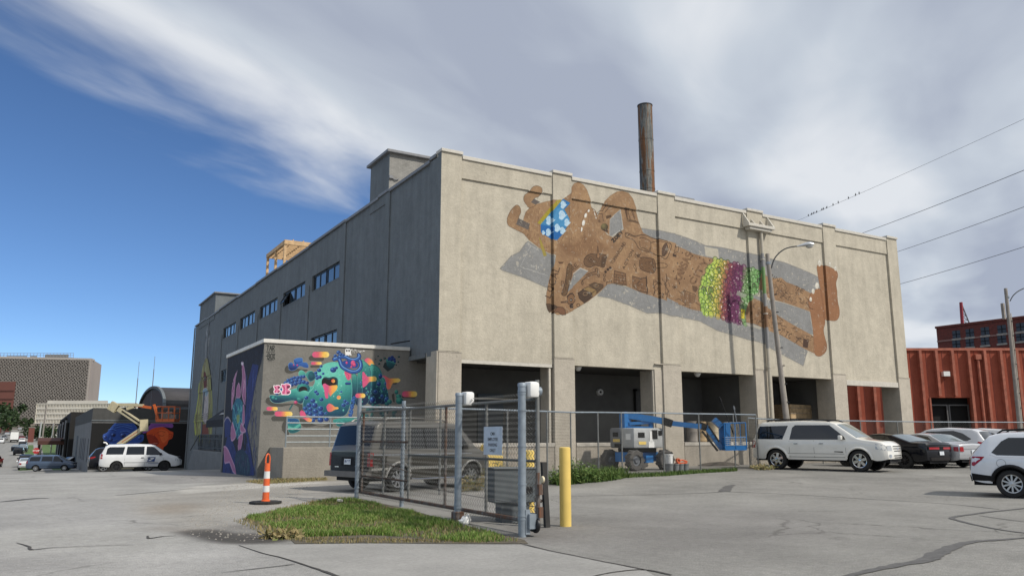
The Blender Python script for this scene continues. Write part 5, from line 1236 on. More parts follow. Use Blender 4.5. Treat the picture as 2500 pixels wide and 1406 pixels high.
def paint_flame():
    c = MS; M = Zf(440, 730, 3.195); _l = c.line; c.line = lambda p, w, *a, **k: _l(p, w * 3.4, *a, **k)
    NV = rgb(26, 28, 40)
    c.poly(M((372, 462), (655, 345), (640, 470), (600, 610), (570, 760), (545, 930), (525, 1010), (555, 1160), (585, 1375), (450, 1380), (320, 1365), (335, 1160), (352, 830)), NV)
    for k in range(60): x, y = rng.uniform(370, 640), rng.uniform(380, 520); c.line(M((x, y), (x + 1, y + rng.uniform(10, 50))), 3, rgb(54, 58, 74), .35)
    blue = (rgb(38, 50, 104), rgb(48, 62, 122), rgb(28, 38, 84))
    for P in (((565, 505), (612, 515), (600, 600), (570, 760), (545, 930), (522, 1010), (540, 1120), (580, 1372), (500, 1375), (530, 1150), (500, 960), (520, 780), (530, 640)), ((370, 1060), (400, 1080), (440, 1200), (520, 1180), (560, 1370), (330, 1365), (345, 1180)), ((345, 925), (378, 920), (395, 960), (390, 1060), (350, 1080))):
        c.poly(M(*P), blue[0])
    for k in range(70):
        x = rng.uniform(505, 600); y = rng.uniform(520, 1330); c.line(M((x, y), (x - 8, y + 40), (x + rng.uniform(-14, 6), y + 90)), 3, blue[rng.integers(0, 3)] if rng.random() < .7 else rgb(66, 82, 144), .6, smooth=3)
    for k in range(50):
        x = rng.uniform(340, 540); y = rng.uniform(1120, 1340); c.line(M((x, y), (x + rng.uniform(-10, 10), y + 34)), 3, rgb(54, 66, 126) if rng.random() < .6 else rgb(22, 28, 60), .6)
    PK, PL, PD = rgb(160, 106, 140), rgb(198, 158, 184), rgb(104, 62, 100)
    for P in (((445, 560), (432, 620), (425, 700), (412, 800), (402, 860), (403, 720), (420, 620)), ((480, 500), (492, 505), (508, 590), (512, 700), (508, 820), (490, 780), (478, 700), (486, 600)), ((455, 655), (468, 690), (470, 760), (440, 770), (440, 700))):
        c.poly(M(*P), PK, smooth=2); c.line(M(*P), 2.6, PL, .8, smooth=2, closed=True)
    for k in range(16): x = rng.uniform(408, 430) if k % 2 else rng.uniform(484, 508); y = rng.uniform(620, 800); c.line(M((x, y), (x + 3, y + 26), (x - 2, y + 50)), 2.4, PL if k % 3 else PD, .8)
    tq = M((430, 790), (450, 770), (480, 790), (498, 850), (495, 960), (470, 1060), (450, 1085), (420, 1040), (408, 930), (412, 850))
    c.poly(tq, rgb(46, 104, 128), smooth=3)
    for k in range(90): x, y = rng.uniform(412, 492), rng.uniform(800, 1060); c.line(M((x, y), (x + rng.uniform(-8, 8), y + 14), (x + rng.uniform(-10, 10), y + 32)), 2.6, (rgb(96, 166, 176), rgb(26, 66, 96), rgb(70, 140, 140))[rng.integers(0, 3)], .8, smooth=2)
    c.poly(M((440, 910), (462, 900), (462, 950), (445, 970)), rgb(150, 158, 84), .7, smooth=2)
    for P in (((405, 960), (420, 1000), (436, 1060), (420, 1095), (400, 1100), (395, 1040)), ((475, 965), (495, 1000), (512, 1030), (480, 1040), (468, 1010)), ((455, 1080), (490, 1050), (480, 1130), (470, 1190), (480, 1210), (455, 1200)), ((490, 830), (500, 850), (502, 960), (486, 970)), ((340, 1150), (365, 1160), (385, 1200), (400, 1240), (440, 1340), (445, 1372), (410, 1340), (385, 1270), (350, 1280), (345, 1230))):
        c.poly(M(*P), PK, smooth=2); c.line(M(*P), 2.4, PL, .8, smooth=2, closed=True)
    c.line(M((342, 960), (360, 925), (378, 925), (395, 955)), 3, rgb(150, 140, 150), .9, smooth=3)
    gp = M((430, 1220), (470, 1170), (530, 1220), (545, 1365), (440, 1370)); c.poly(gp, rgb(34, 56, 76), smooth=2)
    for k in range(40): x, y = rng.uniform(435, 540), rng.uniform(1210, 1340); c.line(M((x, y), (x + rng.uniform(-5, 5), y + 30)), 2.6, rgb(58, 96, 108) if k % 2 else rgb(70, 60, 92), .7)
    c.line(M((478, 500), (486, 508), (492, 500)), 4, rgb(220, 210, 220), .9)
paint_flame()
paint_sheet(MS, .04, lambda a, b: AX0, 'x', (), 'mural', paint_mat('flame mural', MS.image('flame mural', 1.05), ANNEXC, streak=.35, speck=.25, dirt=(.14, .13, .12)), ann, 'dark mural of a horned pink and teal flame figure', lift=.005)
MC = Canvas(72.8, 87.5, -1.5, 12, 44, lambda x, y: on_x(x, y, FX0 + .03)[[1, 2]])
def paint_cob():
    c = MC; N = Zf(440, 730, 3.195); _l = c.line; c.line = lambda p, w, *a, **k: _l(p, w * 2.6, *a, **k)
    c.poly(N((190, 460), (196, 300), (205, 215), (220, 190), (232, 215), (226, 300), (214, 455)), rgb(112, 114, 116), smooth=2)
    for k in range(40): x = rng.uniform(192, 228); y = rng.uniform(210, 430); c.line(N((x, y), (x + rng.uniform(-4, 4), y + 30)), 2, rgb(56, 58, 62) if k % 2 else rgb(170, 172, 172), .7)
    rb = N((200, 462), (216, 462), (240, 600), (250, 800), (248, 1060), (115, 1060), (108, 960), (150, 680), (180, 520))
    c.poly(rb, rgb(120, 116, 78))
    for k in range(200):
        t = rng.random(); y = 480 + 560 * t; x = 205 + rng.uniform(-.95, .45) * (20 + 85 * t)
        c.line(N((x, y), (x - 6 * t * 2, y + 50), (x - 14 * t, y + 100)), rng.uniform(1.5, 3.2), (rgb(160, 164, 72), rgb(92, 92, 62), rgb(170, 164, 140), rgb(150, 158, 88), rgb(110, 84, 70), rgb(60, 58, 48))[rng.integers(0, 6)], .75, smooth=2)
    c.line(N((118, 1050), (112, 950), (135, 800), (152, 650)), 5, rgb(176, 186, 60), .9, smooth=3); c.line(N((240, 1050), (246, 800), (232, 620)), 3.4, rgb(150, 158, 80), .8, smooth=3)
    c.poly(N((185, 580), (200, 570), (212, 640), (206, 700), (186, 700)), rgb(88, 44, 36), smooth=2)
    c.poly(N((176, 720), (200, 690), (218, 720), (216, 850), (210, 950), (185, 960), (172, 850)), rgb(160, 152, 150), smooth=3); c.poly(N((176, 720), (200, 695), (218, 715), (200, 760)), rgb(122, 142, 152), smooth=2)
    for k in range(30): x, y = rng.uniform(176, 216), rng.uniform(730, 950); c.line(N((x, y), (x + rng.uniform(-5, 5), y + 20)), 1.6, rgb(96, 88, 90) if k % 2 else rgb(196, 190, 188), .7)
    c.poly(N((160, 980), (214, 970), (220, 1055), (158, 1058)), rgb(110, 60, 48))
    for k in range(14): x = rng.uniform(225, 270); y = rng.uniform(450, 600); c.line(N((x, y), (x + rng.uniform(-10, 10), y + 30)), 1.6, rgb(160, 152, 132), .5)
paint_cob()
paint_sheet(MC, .08, lambda a, b: FX0 + .06 if not 80.45 < a < 81.0 else FX0, 'x', (), 'mural', paint_mat('robed mural', MC.image('robed mural', 1.2), GREYW, streak=.8, speck=.25, dirt=(.12, .12, .12)), bld, 'tall narrow mural of a robed figure at the far end of the grey wall', lift=.008)
# ------------------------------------------------------------------ fences, sliding gate, posts, lamps
M_galv = simple('weathered galvanised pipe', (.235, .275, .315), .55, .25, var=.2, scale=7)
M_galvd = simple('dull grey pipe', (.17, .175, .17), .6, .15, var=.25, scale=5)
M_wire = NT('chain link wire').set(Base_Color=(.115, .115, .108), Roughness=.6, Metallic=.3).mat
M_rusty = NT('rusted pipe'); _v = M_rusty.coord('Object', (9, 9, 1.6)); M_rusty.set(Base_Color=M_rusty.ramp(M_rusty.noise(1.5, 5, .65, _v), [(.38, (.15, .145, .14)), (.52, (.10, .062, .045)), (.68, (.15, .065, .035))]), Roughness=.85); M_rusty = M_rusty.mat
def chain(A, B, z0, z1, cell=.09, r=.006, zb=None):
    """chain-link mesh wires between two plan points, as arrays"""
    A, B = np.array(A, float), np.array(B, float); L = np.hypot(*(B - A)); u = (B - A) / L; nw = int(L / cell); h = cell / 2
    ns = int((z1 - z0) / h)
    i = np.arange(nw)[:, None]; k = np.arange(ns + 1)[None]
    s = (i + .5 * ((k + 1) % 2 * 2 - 1) * .98 + .5) * cell; z = z0 + k * h + 0 * i
    off = ((k % 2) * 2 - 1) * r * .9 + 0 * i
    nrm = np.array([-u[1], u[0]])
    P = np.stack([A[0] + u[0] * s + nrm[0] * off, A[1] + u[1] * s + nrm[1] * off, z], -1)
    U = np.array([u[0], u[1], 0]); N3 = np.array([nrm[0], nrm[1], 0])
    V = np.stack([P + N3 * r, P - N3 * r * .5 + U * r, P - N3 * r * .5 - U * r], 2).reshape(-1, 3)
    base = (np.arange(nw)[:, None] * (ns + 1) + np.arange(ns)[None]).reshape(-1) * 3
    F = np.concatenate([np.stack([base + a, base + b, base + 3 + b, base + 3 + a], 1) for a, b in ((0, 1), (1, 2), (2, 0))])
    return V, F
def chain_part(segs, parent, **k):
    b = MB()
    Vs, Fs, o = [], [], 0
    for A, B, z0, z1 in segs:
        V, F = chain(A, B, z0, z1, **k); Vs.append(V); Fs.append(F + o); o += len(V)
    b.v = np.concatenate(Vs).tolist(); b.f = np.concatenate(Fs).tolist(); b.m = [0] * len(b.f)
    return b.build('mesh_wire', M_wire, parent, kind='stuff')
def pipe(pts, r, name, mat, parent, n=10, local=False): return MB().tube(pts, r, n).build(name, mat, parent, smooth=True, local=local)
GXX = 6.74
def gate():
    g = thing('sliding_gate', 'long chain link sliding gate with rusty pipe uprights and a white notice', 'gate', (GXX, 15, 0))
    ys = [on_x(px, 1150, GXX)[1] for px in (1313, 1187, 1087, 998, 936, 884)]
    zt, zb = 2.08, .20
    mats = [M_galvd, M_galvd, M_rusty, M_galvd, M_galvd, M_rusty]
    for y, m, x0 in zip(ys, mats, (1.0, 1, 1, 1, 1, 1)): pipe([(GXX, y, zb), (GXX, y, zt if y > ys[0] else 2.38)], .027 if y > ys[0] else .034, 'upright', m, g)
    pipe([(GXX, ys[0], zb - .1), (GXX, ys[0], .95)], .0355, 'rusted_foot', M_rusty, g)
    pipe([(GXX, ys[0], zt), (GXX, ys[-1] + .2, zt)], .026, 'rail', M_galvd, g); pipe([(GXX, ys[0], zb), (GXX, ys[-1] + .2, zb)], .034, 'rail', M_rusty, g)
    pipe([(GXX, ys[0], 1.12), (GXX, ys[3], 1.12)], .022, 'rail', M_galvd, g)
    pipe([(GXX, ys[3], 1.38), (GXX, ys[5], 1.38)], .024, 'rail', M_rusty, g); pipe([(GXX, ys[3], .58), (GXX, ys[5], .58)], .02, 'rail', M_rusty, g)
    pipe([(GXX + .05, ys[3], .75), (GXX + .05, ys[5], 1.05)], .012, 'brace', M_rusty, g); pipe([(GXX + .05, ys[0], .42), (GXX + .05, ys[3], .50)], .006, 'cable', M_black, g)
    for z in (.28, .62): MB().box(GXX - .05, GXX + .02, ys[0] - .12, ys[0], z, z + .16).build('hinge_plate', M_rusty, g)
    MB().lathe([(.03, -.02), (.075, -.02), (.075, .05), (.03, .05)], (GXX, ys[0] + .0, 2.2), 'x', 14).build('guide_ring', M_galv, g, smooth=True)
    chain_part([((GXX - .03, ys[0]), (GXX - .03, ys[-1] + .2), .12, 2.2)], g)
    # notice on the wire
    y0, y1 = on_x(1233, 1075, GXX)[1], on_x(1188, 1075, GXX)[1]; z1, z0 = on_x(1210, 1041, GXX)[2], on_x(1210, 1110, GXX)[2]
    s = MB().box(GXX - .058, GXX - .05, y0, y1, z0, z1).build('notice', simple('notice board', (.46, .52, .60), .5), g)
    for i, w in enumerate(('CMH', 'EMPLOYEE', 'PARKING', 'ONLY')):
        h = (z1 - z0) * .115; text_on(w, (GXX - .0585, (y0 + y1) / 2, z1 - (z1 - z0) * (.26 + .195 * i)), (0, -1, 0), (0, 0, 1), h, s, 'lettering', M_black, bold=True)
    # two tall posts that carry the rollers
    for k, (px, py) in enumerate(((1275, 1310), (1117, 1276))):
        q = on_ground(px, py); x, y = q[0], q[1]; H = 2.32 if k == 0 else 2.27
        p = thing('gate_post', ('thick blue grey gate post beside the yellow bollard' if k == 0 else 'thick blue grey gate post rising from the grass, second from the bollard'), 'gate post', (x, y, 0), 0, 'tall gate posts with white roller covers')
        pipe([(x, y, -.1), (x, y, H)], .062, 'post', M_galv, p, 16)
        MB().lathe([(0, H + .015), (.055, H + .01), (.07, H - .01), (.07, H - .05), (.062, H - .05)], (x, y, 0), 'z', 16).build('cap', M_galv, p, smooth=True)
        for z in (.26, .31, 1.35, .78, 1.9, H - .12, H - .16):
            MB().lathe([(.063, -.012), (.07, -.012), (.07, .012), (.063, .012)], (x, y, z), 'z', 16).build('band', M_galv, p, smooth=True)
        MB().bbox(x + .075, x + .26, y - .13, y + .13, H - .22, H + .03, .045).build('roller_cover', M_white, p, smooth=True)
        if k == 0:
            for dy in (-.06, .12): MB().lathe([(.02, -.03), (.10, -.03), (.12, -.012), (.12, .012), (.10, .03), (.02, .03)], (x + .22 + dy * .3, y + dy, .17), 'x', 18).build('roller', M_black, p, smooth=True)
            MB().box(x + .06, x + .24, y - .12, y + .14, .12, .34).box(x + .02, x + .1, y - .07, y + .07, .04, .4).build('roller_bracket', M_galv, p)
        else: MB().bbox(x - .09, x + .09, y - .09, y + .09, .02, .2, .02).build('roller_bracket', M_rusty, p)
    c = MB()
    c.sphere(on_ground(1135, 1280) + np.array([0, 0, .06]), .1, 8, 6, (1, .9, .9)); rag = single(c, 'plastic_bag', M_white, 'crumpled white bag lying at the foot of the second gate post', 'bag', tuple(on_ground(1135, 1280)), smooth=True)
    for v in rag.data.vertices: v.co *= 1 + .35 * math.sin(v.co.x * 90 + v.co.z * 70) * math.cos(v.co.y * 80)
def text_on(txt, c, right, up, h, parent, name, mat, bold=False, depth=.002):
    cu = bpy.data.curves.new(name, 'FONT'); cu.body = txt; cu.size = h * 1.38; cu.align_x = 'CENTER'; cu.align_y = 'CENTER'; cu.extrude = depth / 2; cu.resolution_u = 2
    if bold: cu.offset = h * .03
    o = bpy.data.objects.new(name, cu); COL.objects.link(o)
    dg = bpy.context.evaluated_depsgraph_get(); me = bpy.data.meshes.new_from_object(o.evaluated_get(dg)); bpy.data.objects.remove(o)
    r, u = Vector(right).normalized(), Vector(up).normalized(); n = r.cross(u)
    M = Matrix(((r.x, u.x, n.x, c[0]), (r.y, u.y, n.y, c[1]), (r.z, u.z, n.z, c[2]), (0, 0, 0, 1)))
    b = MB(); b.add([M @ v.co for v in me.vertices], [tuple(p.vertices) for p in me.polygons]); bpy.data.meshes.remove(me)
    return b.build(name, mat, parent)
gate()
def fence_line(pts, name_label, H, mesh=True, cell=.10, posts=None, start=0, r=.005):
    f = thing('chain_link_fence', name_label, 'fence', (pts[0][0], pts[0][1], gz(pts[0][1], pts[0][0])))
    Z = [gz(y, x) for x, y in pts]
    for (x, y), z in zip(pts, Z): pipe([(x, y, z - .1), (x, y, z + H + .03)], .028, 'post', M_galvd, f, 10)
    for a, b, za, zb in zip(pts[:-1], pts[1:], Z[:-1], Z[1:]):
        pipe([(a[0], a[1], za + H), (b[0], b[1], zb + H)], .026, 'top_rail', M_galv, f, 8)
    chain_part([(a, b, max(za, zb) + .04, min(za, zb) + H + .08) for a, b, za, zb in zip(pts[:-1], pts[1:], Z[:-1], Z[1:])], f, cell=cell, r=r)
    return f
FA = [tuple(on_ground(x, y)[:2]) for x, y in ((1395, 1170), (1462, 1165), (1520, 1160), (1622, 1156), (1711, 1150), (1796, 1147), (1852, 1144))]
fence_line([(6.98, 19.75), (9.2, 19.6), (11.6, 20.2), (13.6, 21.2)] + FA, 'long grey chain link fence in front of the loading bays', 2.24)
_k0 = FA[-1]
FB = [(_k0[0] + .15, _k0[1] + .6)] + [(x, 26.9 + .2) for x in np.arange(30.5, 45, 3.05)] + [(45.6 + 3.0 * i, 26.6 - 1.74 * i) for i in range(1, 9)]
fence_line(FB, 'far chain link fence running behind the parked cars at the red wall', 2.12, cell=.13, r=.0055)
def end_post():
    x, y = on_ground(870, 1222)[:2]
    p = thing('fence_end_post', 'grey fence end post beside the back of the dark van', 'fence post', (x, y, 0))
    pipe([(x, y, -.1), (x, y, 2.42)], .05, 'post', M_galv, p, 14)
    for z in (.3, .8, 1.3, 1.8): MB().lathe([(.051, -.015), (.06, -.015), (.06, .015), (.051, .015)], (x, y, z), 'z', 14).build('band', M_galv, p, smooth=True)
    x, y = on_ground(980, 1236)[:2]
    q = thing('fence_post', 'plain grey fence post in the middle of the gate run', 'fence post', (x, y, 0)); pipe([(x, y, -.1), (x, y, 2.28)], .045, 'post', M_galv, q, 12)
end_post()
M_yel = simple('yellow bollard plastic', (.72, .52, .14), .5, var=.06, scale=4)
def bollard(px, py, h, r, label):
    x, y, z = on_ground(px, py)
    b = MB().lathe([(0, h), (r * .8, h), (r * .97, h - .012), (r, h - .04), (r, 0)], (0, 0, 0), 'z', 24)
    o = b.build('bollard', M_yel, smooth=True); o.location = (x, y, z); tag(o, label, 'bollard', 'yellow bollards at the gate')
    return o
bollard(1381, 1284, 1.32, .098, 'tall yellow bollard standing alone on the asphalt right of the gate')
bollard(1292, 1268, 1.25, .098, 'yellow bollard half hidden behind the dark operator cabinet')
def small_things():
    x, y, z = on_ground(1331, 1286)
    t = thing('steel_stop_post', 'short leaning black steel post with a round pale reflector', 'post', (x, y, z))
    MB().obox((0, -.01, .53), (.045, 0, 0), (0, .035, -.0), (.0, .05, .54)).build('post', simple('black steel', (.018, .017, .016), .6, var=.4), t, local=True)
    MB().lathe([(0, -.02), (.055, -.02), (.062, 0), (.062, .01)], (-.06, -.02, .78), 'x', 16).build('reflector', simple('cream reflector', (.66, .58, .40), .4), t, smooth=True, local=True)
    MB().tube([(-.05, .02, .42), (-.16, .06, .46)], .03, 8).build('latch', M_rusty, t, local=True)
    # gate operator
    x, y, z = on_ground(1252, 1272)
    a = math.radians(-12)
    t = thing('gate_operator', 'dark grey metal gate operator cabinet on a pedestal behind the wire', 'cabinet', (x, y, z), a)
    Mo = simple('operator paint', (.10, .115, .125), .5, var=.15)
    MB().bbox(-.42, .42, -.22, .30, .34, .92, .015).build('cabinet', Mo, t, local=True); MB().box(-.26, .26, -.16, .22, -.05, .339).build('pedestal', Mo, t, local=True)
    MB().bbox(-.44, .44, -.24, .32, .921, .95, .01).build('lid', Mo, t, local=True); MB().box(.18, .3, -.235, -.221, .5, .62).build('lock_plate', M_black, t, local=True)
    x, y, z = on_ground(1215, 1150)
    t = MB().bbox(-1.0, 1.0, -.3, .3, 0, 1.05, .05)
    o = t.build('barrier_block', M_yel); o.location = (x, y, z); o.rotation_euler = (0, 0, .25); tag(o, 'low yellow painted barrier block in front of the dark van', 'barrier')
    # delineator
    x, y, z = on_ground(648, 1229)
    t = thing('traffic_delineator', 'orange and white striped delineator post on a black rubber base', 'delineator', (x, y, z), .3)
    Mo = simple('delineator orange', (.74, .13, .035), .45, var=.08); Mw = simple('reflective white', (.72, .72, .70), .4, var=.1); Mr = simple('black rubber', (.022, .021, .02), .8, var=.3)
    MB().prism([(.36 * math.cos(k * .7854 + .39), .36 * math.sin(k * .7854 + .39)) for k in range(8)], lambda a, b, d: (a, b, d), 0, .055).build('base', Mr, t, local=True)
    prof = lambda z0, z1: [(.082 - .03 * z0 / 1.1, z0), (.082 - .03 * z1 / 1.1, z1)]
    MB().lathe([(.1, .056), (.1, .08)] + prof(.09, .26), (0, 0, 0), 'z', 18).build('tube', Mo, t, smooth=True, local=True)
    for i, (a, b) in enumerate(((.26, .40), (.40, .56), (.56, .72), (.72, .90))): MB().lathe([(prof(a, b)[0][0] + .002, a), (prof(a, b)[1][0] + .002, b)], (0, 0, 0), 'z', 18).build('white_band' if i % 2 == 0 else 'orange_band', Mw if i % 2 == 0 else Mo, t, smooth=True, local=True)
    MB().tube([(.05, 0, .90), (.05, 0, 1.02), (.03, 0, 1.09), (0, 0, 1.11), (-.03, 0, 1.09), (-.05, 0, 1.02), (-.05, 0, .90)], .018, 8).build('handle', Mo, t, smooth=True, local=True)
    # rubbish by the grass
    x, y, z = on_ground(829, 1229); o = MB().bbox(-.06, .06, -.04, .04, 0, .05, .01).build('litter', simple('pale litter', (.6, .58, .5), .8)); o.location = (x, y, z + .05); o.rotation_euler = (.2, .1, .5); tag(o, 'crumpled pale carton lying in the grass', 'litter')
small_things()
M_pole = simple('weathered lamp pole', (.26, .235, .21), .85, .0, var=.22, scale=3)
M_head = simple('lamp head aluminium', (.50, .52, .54), .4, .5, var=.08)
def lamp(base_px, top_px, arm, head, D, label, hidden_base=True):
    B = at_depth(*base_px, D); T = at_depth(*top_px, D); z0 = gz(B[1], B[0])
    k = (z0 - T[2]) / (B[2] - T[2]); B = T + (B - T) * k
    t = thing('street_lamp', label, 'street lamp', tuple(B), 0, 'lamp posts over the parking lot')
    pipe([B, (B + T) / 2, T], [.135, .115, .098], 'pole', M_pole, t, 14)
    pts = [at_depth(x, y, D - .0) for x, y in arm]
    MB().tube(spline(pts, 5, False), .032, 8).build('arm', simple('dark arm', (.06, .062, .065), .5, .4), t, smooth=True)
    MB().lathe([(.105, -.06), (.12, -.06), (.12, .06), (.105, .06)], pts[0] + np.array([-.12, .07, .25]), 'z', 14).build('clamp', M_galv, t)
    # conduit with straps
    off = np.array([.12, -.11, 0])
    pipe([B + off, T + off * .85 + np.array([0, 0, -1.6])], .028, 'conduit', M_pipe, t, 8)
    for j in range(9): q = B + (T - B) * (.12 + .085 * j) + off; MB().box(q[0] - .05, q[0] + .05, q[1] - .05, q[1] + .05, q[2] - .02, q[2] + .02).build('strap', M_black, t)
    if head:
        a, b = at_depth(*head[0], D), at_depth(*head[1], D); d = (b - a); L = np.hypot(d[0], d[1]); yaw = math.atan2(d[1], d[0])
        h = MB().tube([(0, 0, -.01), (L * .35, 0, .03), (L * .55, 0, .04), (L * .8, 0, .03), (L * .98, 0, .0), (L, 0, -.01)], [.05, .10, .15, .17, .12, .04], 14)
        h.v = [(x, y * 1.15, z * .8 if z > 0 else z * .45) for x, y, z in h.v]
        M = Matrix.Translation(a) @ Matrix.Rotation(yaw, 4, 'Z') @ Matrix.Rotation(-.12, 4, 'Y'); h.tf(M); hd = h.build('lamp_head', M_head, t, smooth=True)
        l = MB().sphere((L * .76, 0, -.05), .15, 14, 8, (1.25, .95, .75)); l.tf(M); l.build('lens', NT('lamp lens').set(Base_Color=(.5, .5, .48), Roughness=.15).mat, hd, smooth=True)
lamp((1921, 1040), (1873, 620), [(1883, 655), (1893, 628), (1918, 607), (1955, 600)], ((1945, 602), (1986, 598)), 38, 'tall street lamp with a curved arm in front of the painted wall')
lamp((2489, 1035), (2455, 704), [(2466, 735), (2475, 720), (2495, 706), (2540, 690)], ((2535, 692), (2580, 688)), 50, 'second street lamp in front of the red wall at the frame edge')
q_ = at_depth(2452, 760, 49.9); MB().box(q_[0] - .2, q_[0] - .02, q_[1] - .08, q_[1] + .08, q_[2] - .5, q_[2] + .5).build('pole_box', M_pole, [o for o in COL.objects if o.name == 'street_lamp.001'][0])
def wires():
    Mw = simple('cable', (.035, .037, .04), .6)
    lab = ('highest thin overhead wire with birds perched along it', 'second overhead wire from the top above the warehouse corner', 'third overhead wire from the top, meeting the warehouse edge', 'lowest overhead wire above the red wall')
    for i, ((x0, y0), (x1, y1), r) in enumerate((((2500, 288), (1970, 530), .012), ((2500, 411), (2112, 565), .022), ((2500, 500), (2190, 612), .020), ((2500, 597), (2197, 690), .020))):
        sl = (y1 - y0) / (x1 - x0)
        A = at_depth(2760, y0 + sl * 260, 44 + 4 * (i == 0)); Bq = at_depth(x1 - 170, y1 - sl * 160 - 3, 92)
        pts = []
        for k in range(17):
            t = k / 16; p = A + (Bq - A) * t; p = p - np.array([0, 0, 1.1 * 4 * t * (1 - t) * (.25 if i == 0 else .3)]); pts.append(p)
        off = 0
        single(MB().tube(pts, r, 5), 'overhead_wire', Mw, lab[i], 'wire', tuple(pts[0]), 0, 'overhead wires on the right')
        if i == 0:
            P = np.array(pts); PX = np.array([proj_px(p) for p in P])
            for j, bx in enumerate((1974, 1982, 1987, 1994, 2007, 2011, 2019, 2034, 2047, 2072, 2089, 2098)):
                q = np.array([np.interp(-bx, -PX[:, 0], P[:, k]) for k in range(3)])
                s = MB().sphere((0, 0, .07), .068, 8, 6, (.9, .8, 1.25)); s.sphere((.03, 0, .17), .038, 6, 5); s.obox((-.07, 0, .0), (.06, 0, -.04), (0, .02, 0), (0, 0, .012))
                o = s.build('bird', simple('bird feathers', (.03, .03, .035), .8) if j == 0 else BIRD[0], smooth=True)
                BIRD.append(o.data.materials[0]); o.location = q; o.rotation_euler = (0, 0, rng.uniform(0, 6)); tag(o, BL_[j], 'bird', 'birds perched on the highest wire')
BIRD = []
BL_ = ['lowest bird of the row, nearest the warehouse roof', 'second lowest bird of the row on the wire', 'third lowest bird of the row on the wire', 'fourth lowest bird, just below a close pair', 'lower bird of the close pair on the wire', 'upper bird of the close pair on the wire', 'bird perched just above the close pair', 'bird in the middle of the row, fifth from the top', 'bird fourth from the top of the row on the wire', 'bird third from the top, alone between gaps', 'second highest bird of the row on the wire', 'highest bird of the row on the wire']
def proj_px(p):
    v = np.array(p) - _C; z = v @ _FW; return 1250 + CAM_F * (v @ _R) / z, 703 - CAM_F * (v @ _UP) / z
wires()
# ------------------------------------------------------------------ vehicles
def paint(name, col, coat=1.0, metal=0.0, rough=.35):
    m = NT(name); v = m.coord(); n = m.noise(2.5, 4, .6, v)
    m.set(Base_Color=m.ramp(n, [(.3, tuple(c * .94 for c in col)), (.7, tuple(min(1, c * 1.03) for c in col))]), Roughness=rough, Metallic=metal, Coat_Weight=coat, Coat_Roughness=.04); m.b.inputs['Specular IOR Level'].default_value = .5 if max(col) > .1 else .12; return m.mat
P_white, P_cream, P_black = paint('white car paint', (.74, .75, .76)), paint('cream white car paint', (.78, .765, .71)), paint('black car paint', (.004, .005, .009), .7)
P_silver, P_red, P_blue = paint('silver car paint', (.50, .51, .53), 1, .4), paint('red car paint', (.20, .012, .012)), paint('slate blue car paint', (.060, .098, .165), 1, .3)
P_dark, P_bronze, P_pearl = paint('dark car paint', (.009, .010, .013), .25), paint('pewter van paint', (.115, .110, .098), .5, .1), paint('pearl white car paint', (.70, .72, .75))
M_tyre = simple('tyre rubber', (.014, .014, .014), .8, var=.3); M_rim = simple('alloy rim', (.50, .51, .52), .28, .85, var=.1); M_rimd = simple('dark rim', (.035, .035, .038), .4, .5)
M_cglass = NT('tinted car glass').set(Base_Color=(.008, .010, .012), Roughness=.03).mat; M_cglass.node_tree.nodes['Principled BSDF'].inputs['IOR'].default_value = 1.65
M_wglass = NT('windscreen glass').set(Base_Color=(.13, .16, .165), Roughness=.05).mat; M_wglass.node_tree.nodes['Principled BSDF'].inputs['IOR'].default_value = 2.4
M_trim = simple('black car trim', (.010, .010, .011), .6, spec=.2); M_chrome = NT('chrome').set(Base_Color=(.7, .7, .7), Roughness=.12, Metallic=1.0).mat
M_red_l = NT('tail lamp red').set(Base_Color=(.32, .008, .012), Roughness=.12).mat; M_lamp = NT('head lamp').set(Base_Color=(.42, .44, .46), Roughness=.1).mat; M_amber = NT('amber lamp').set(Base_Color=(.8, .3, .04), Roughness=.2).mat
M_seam = simple('door gap', (.10, .10, .10), .7); M_plate = simple('licence plate', (.62, .66, .70), .4)
def pw(pts):
    x = [p[0] for p in pts]; y = [p[1] for p in pts]; return lambda t: float(np.interp(t, x, y))
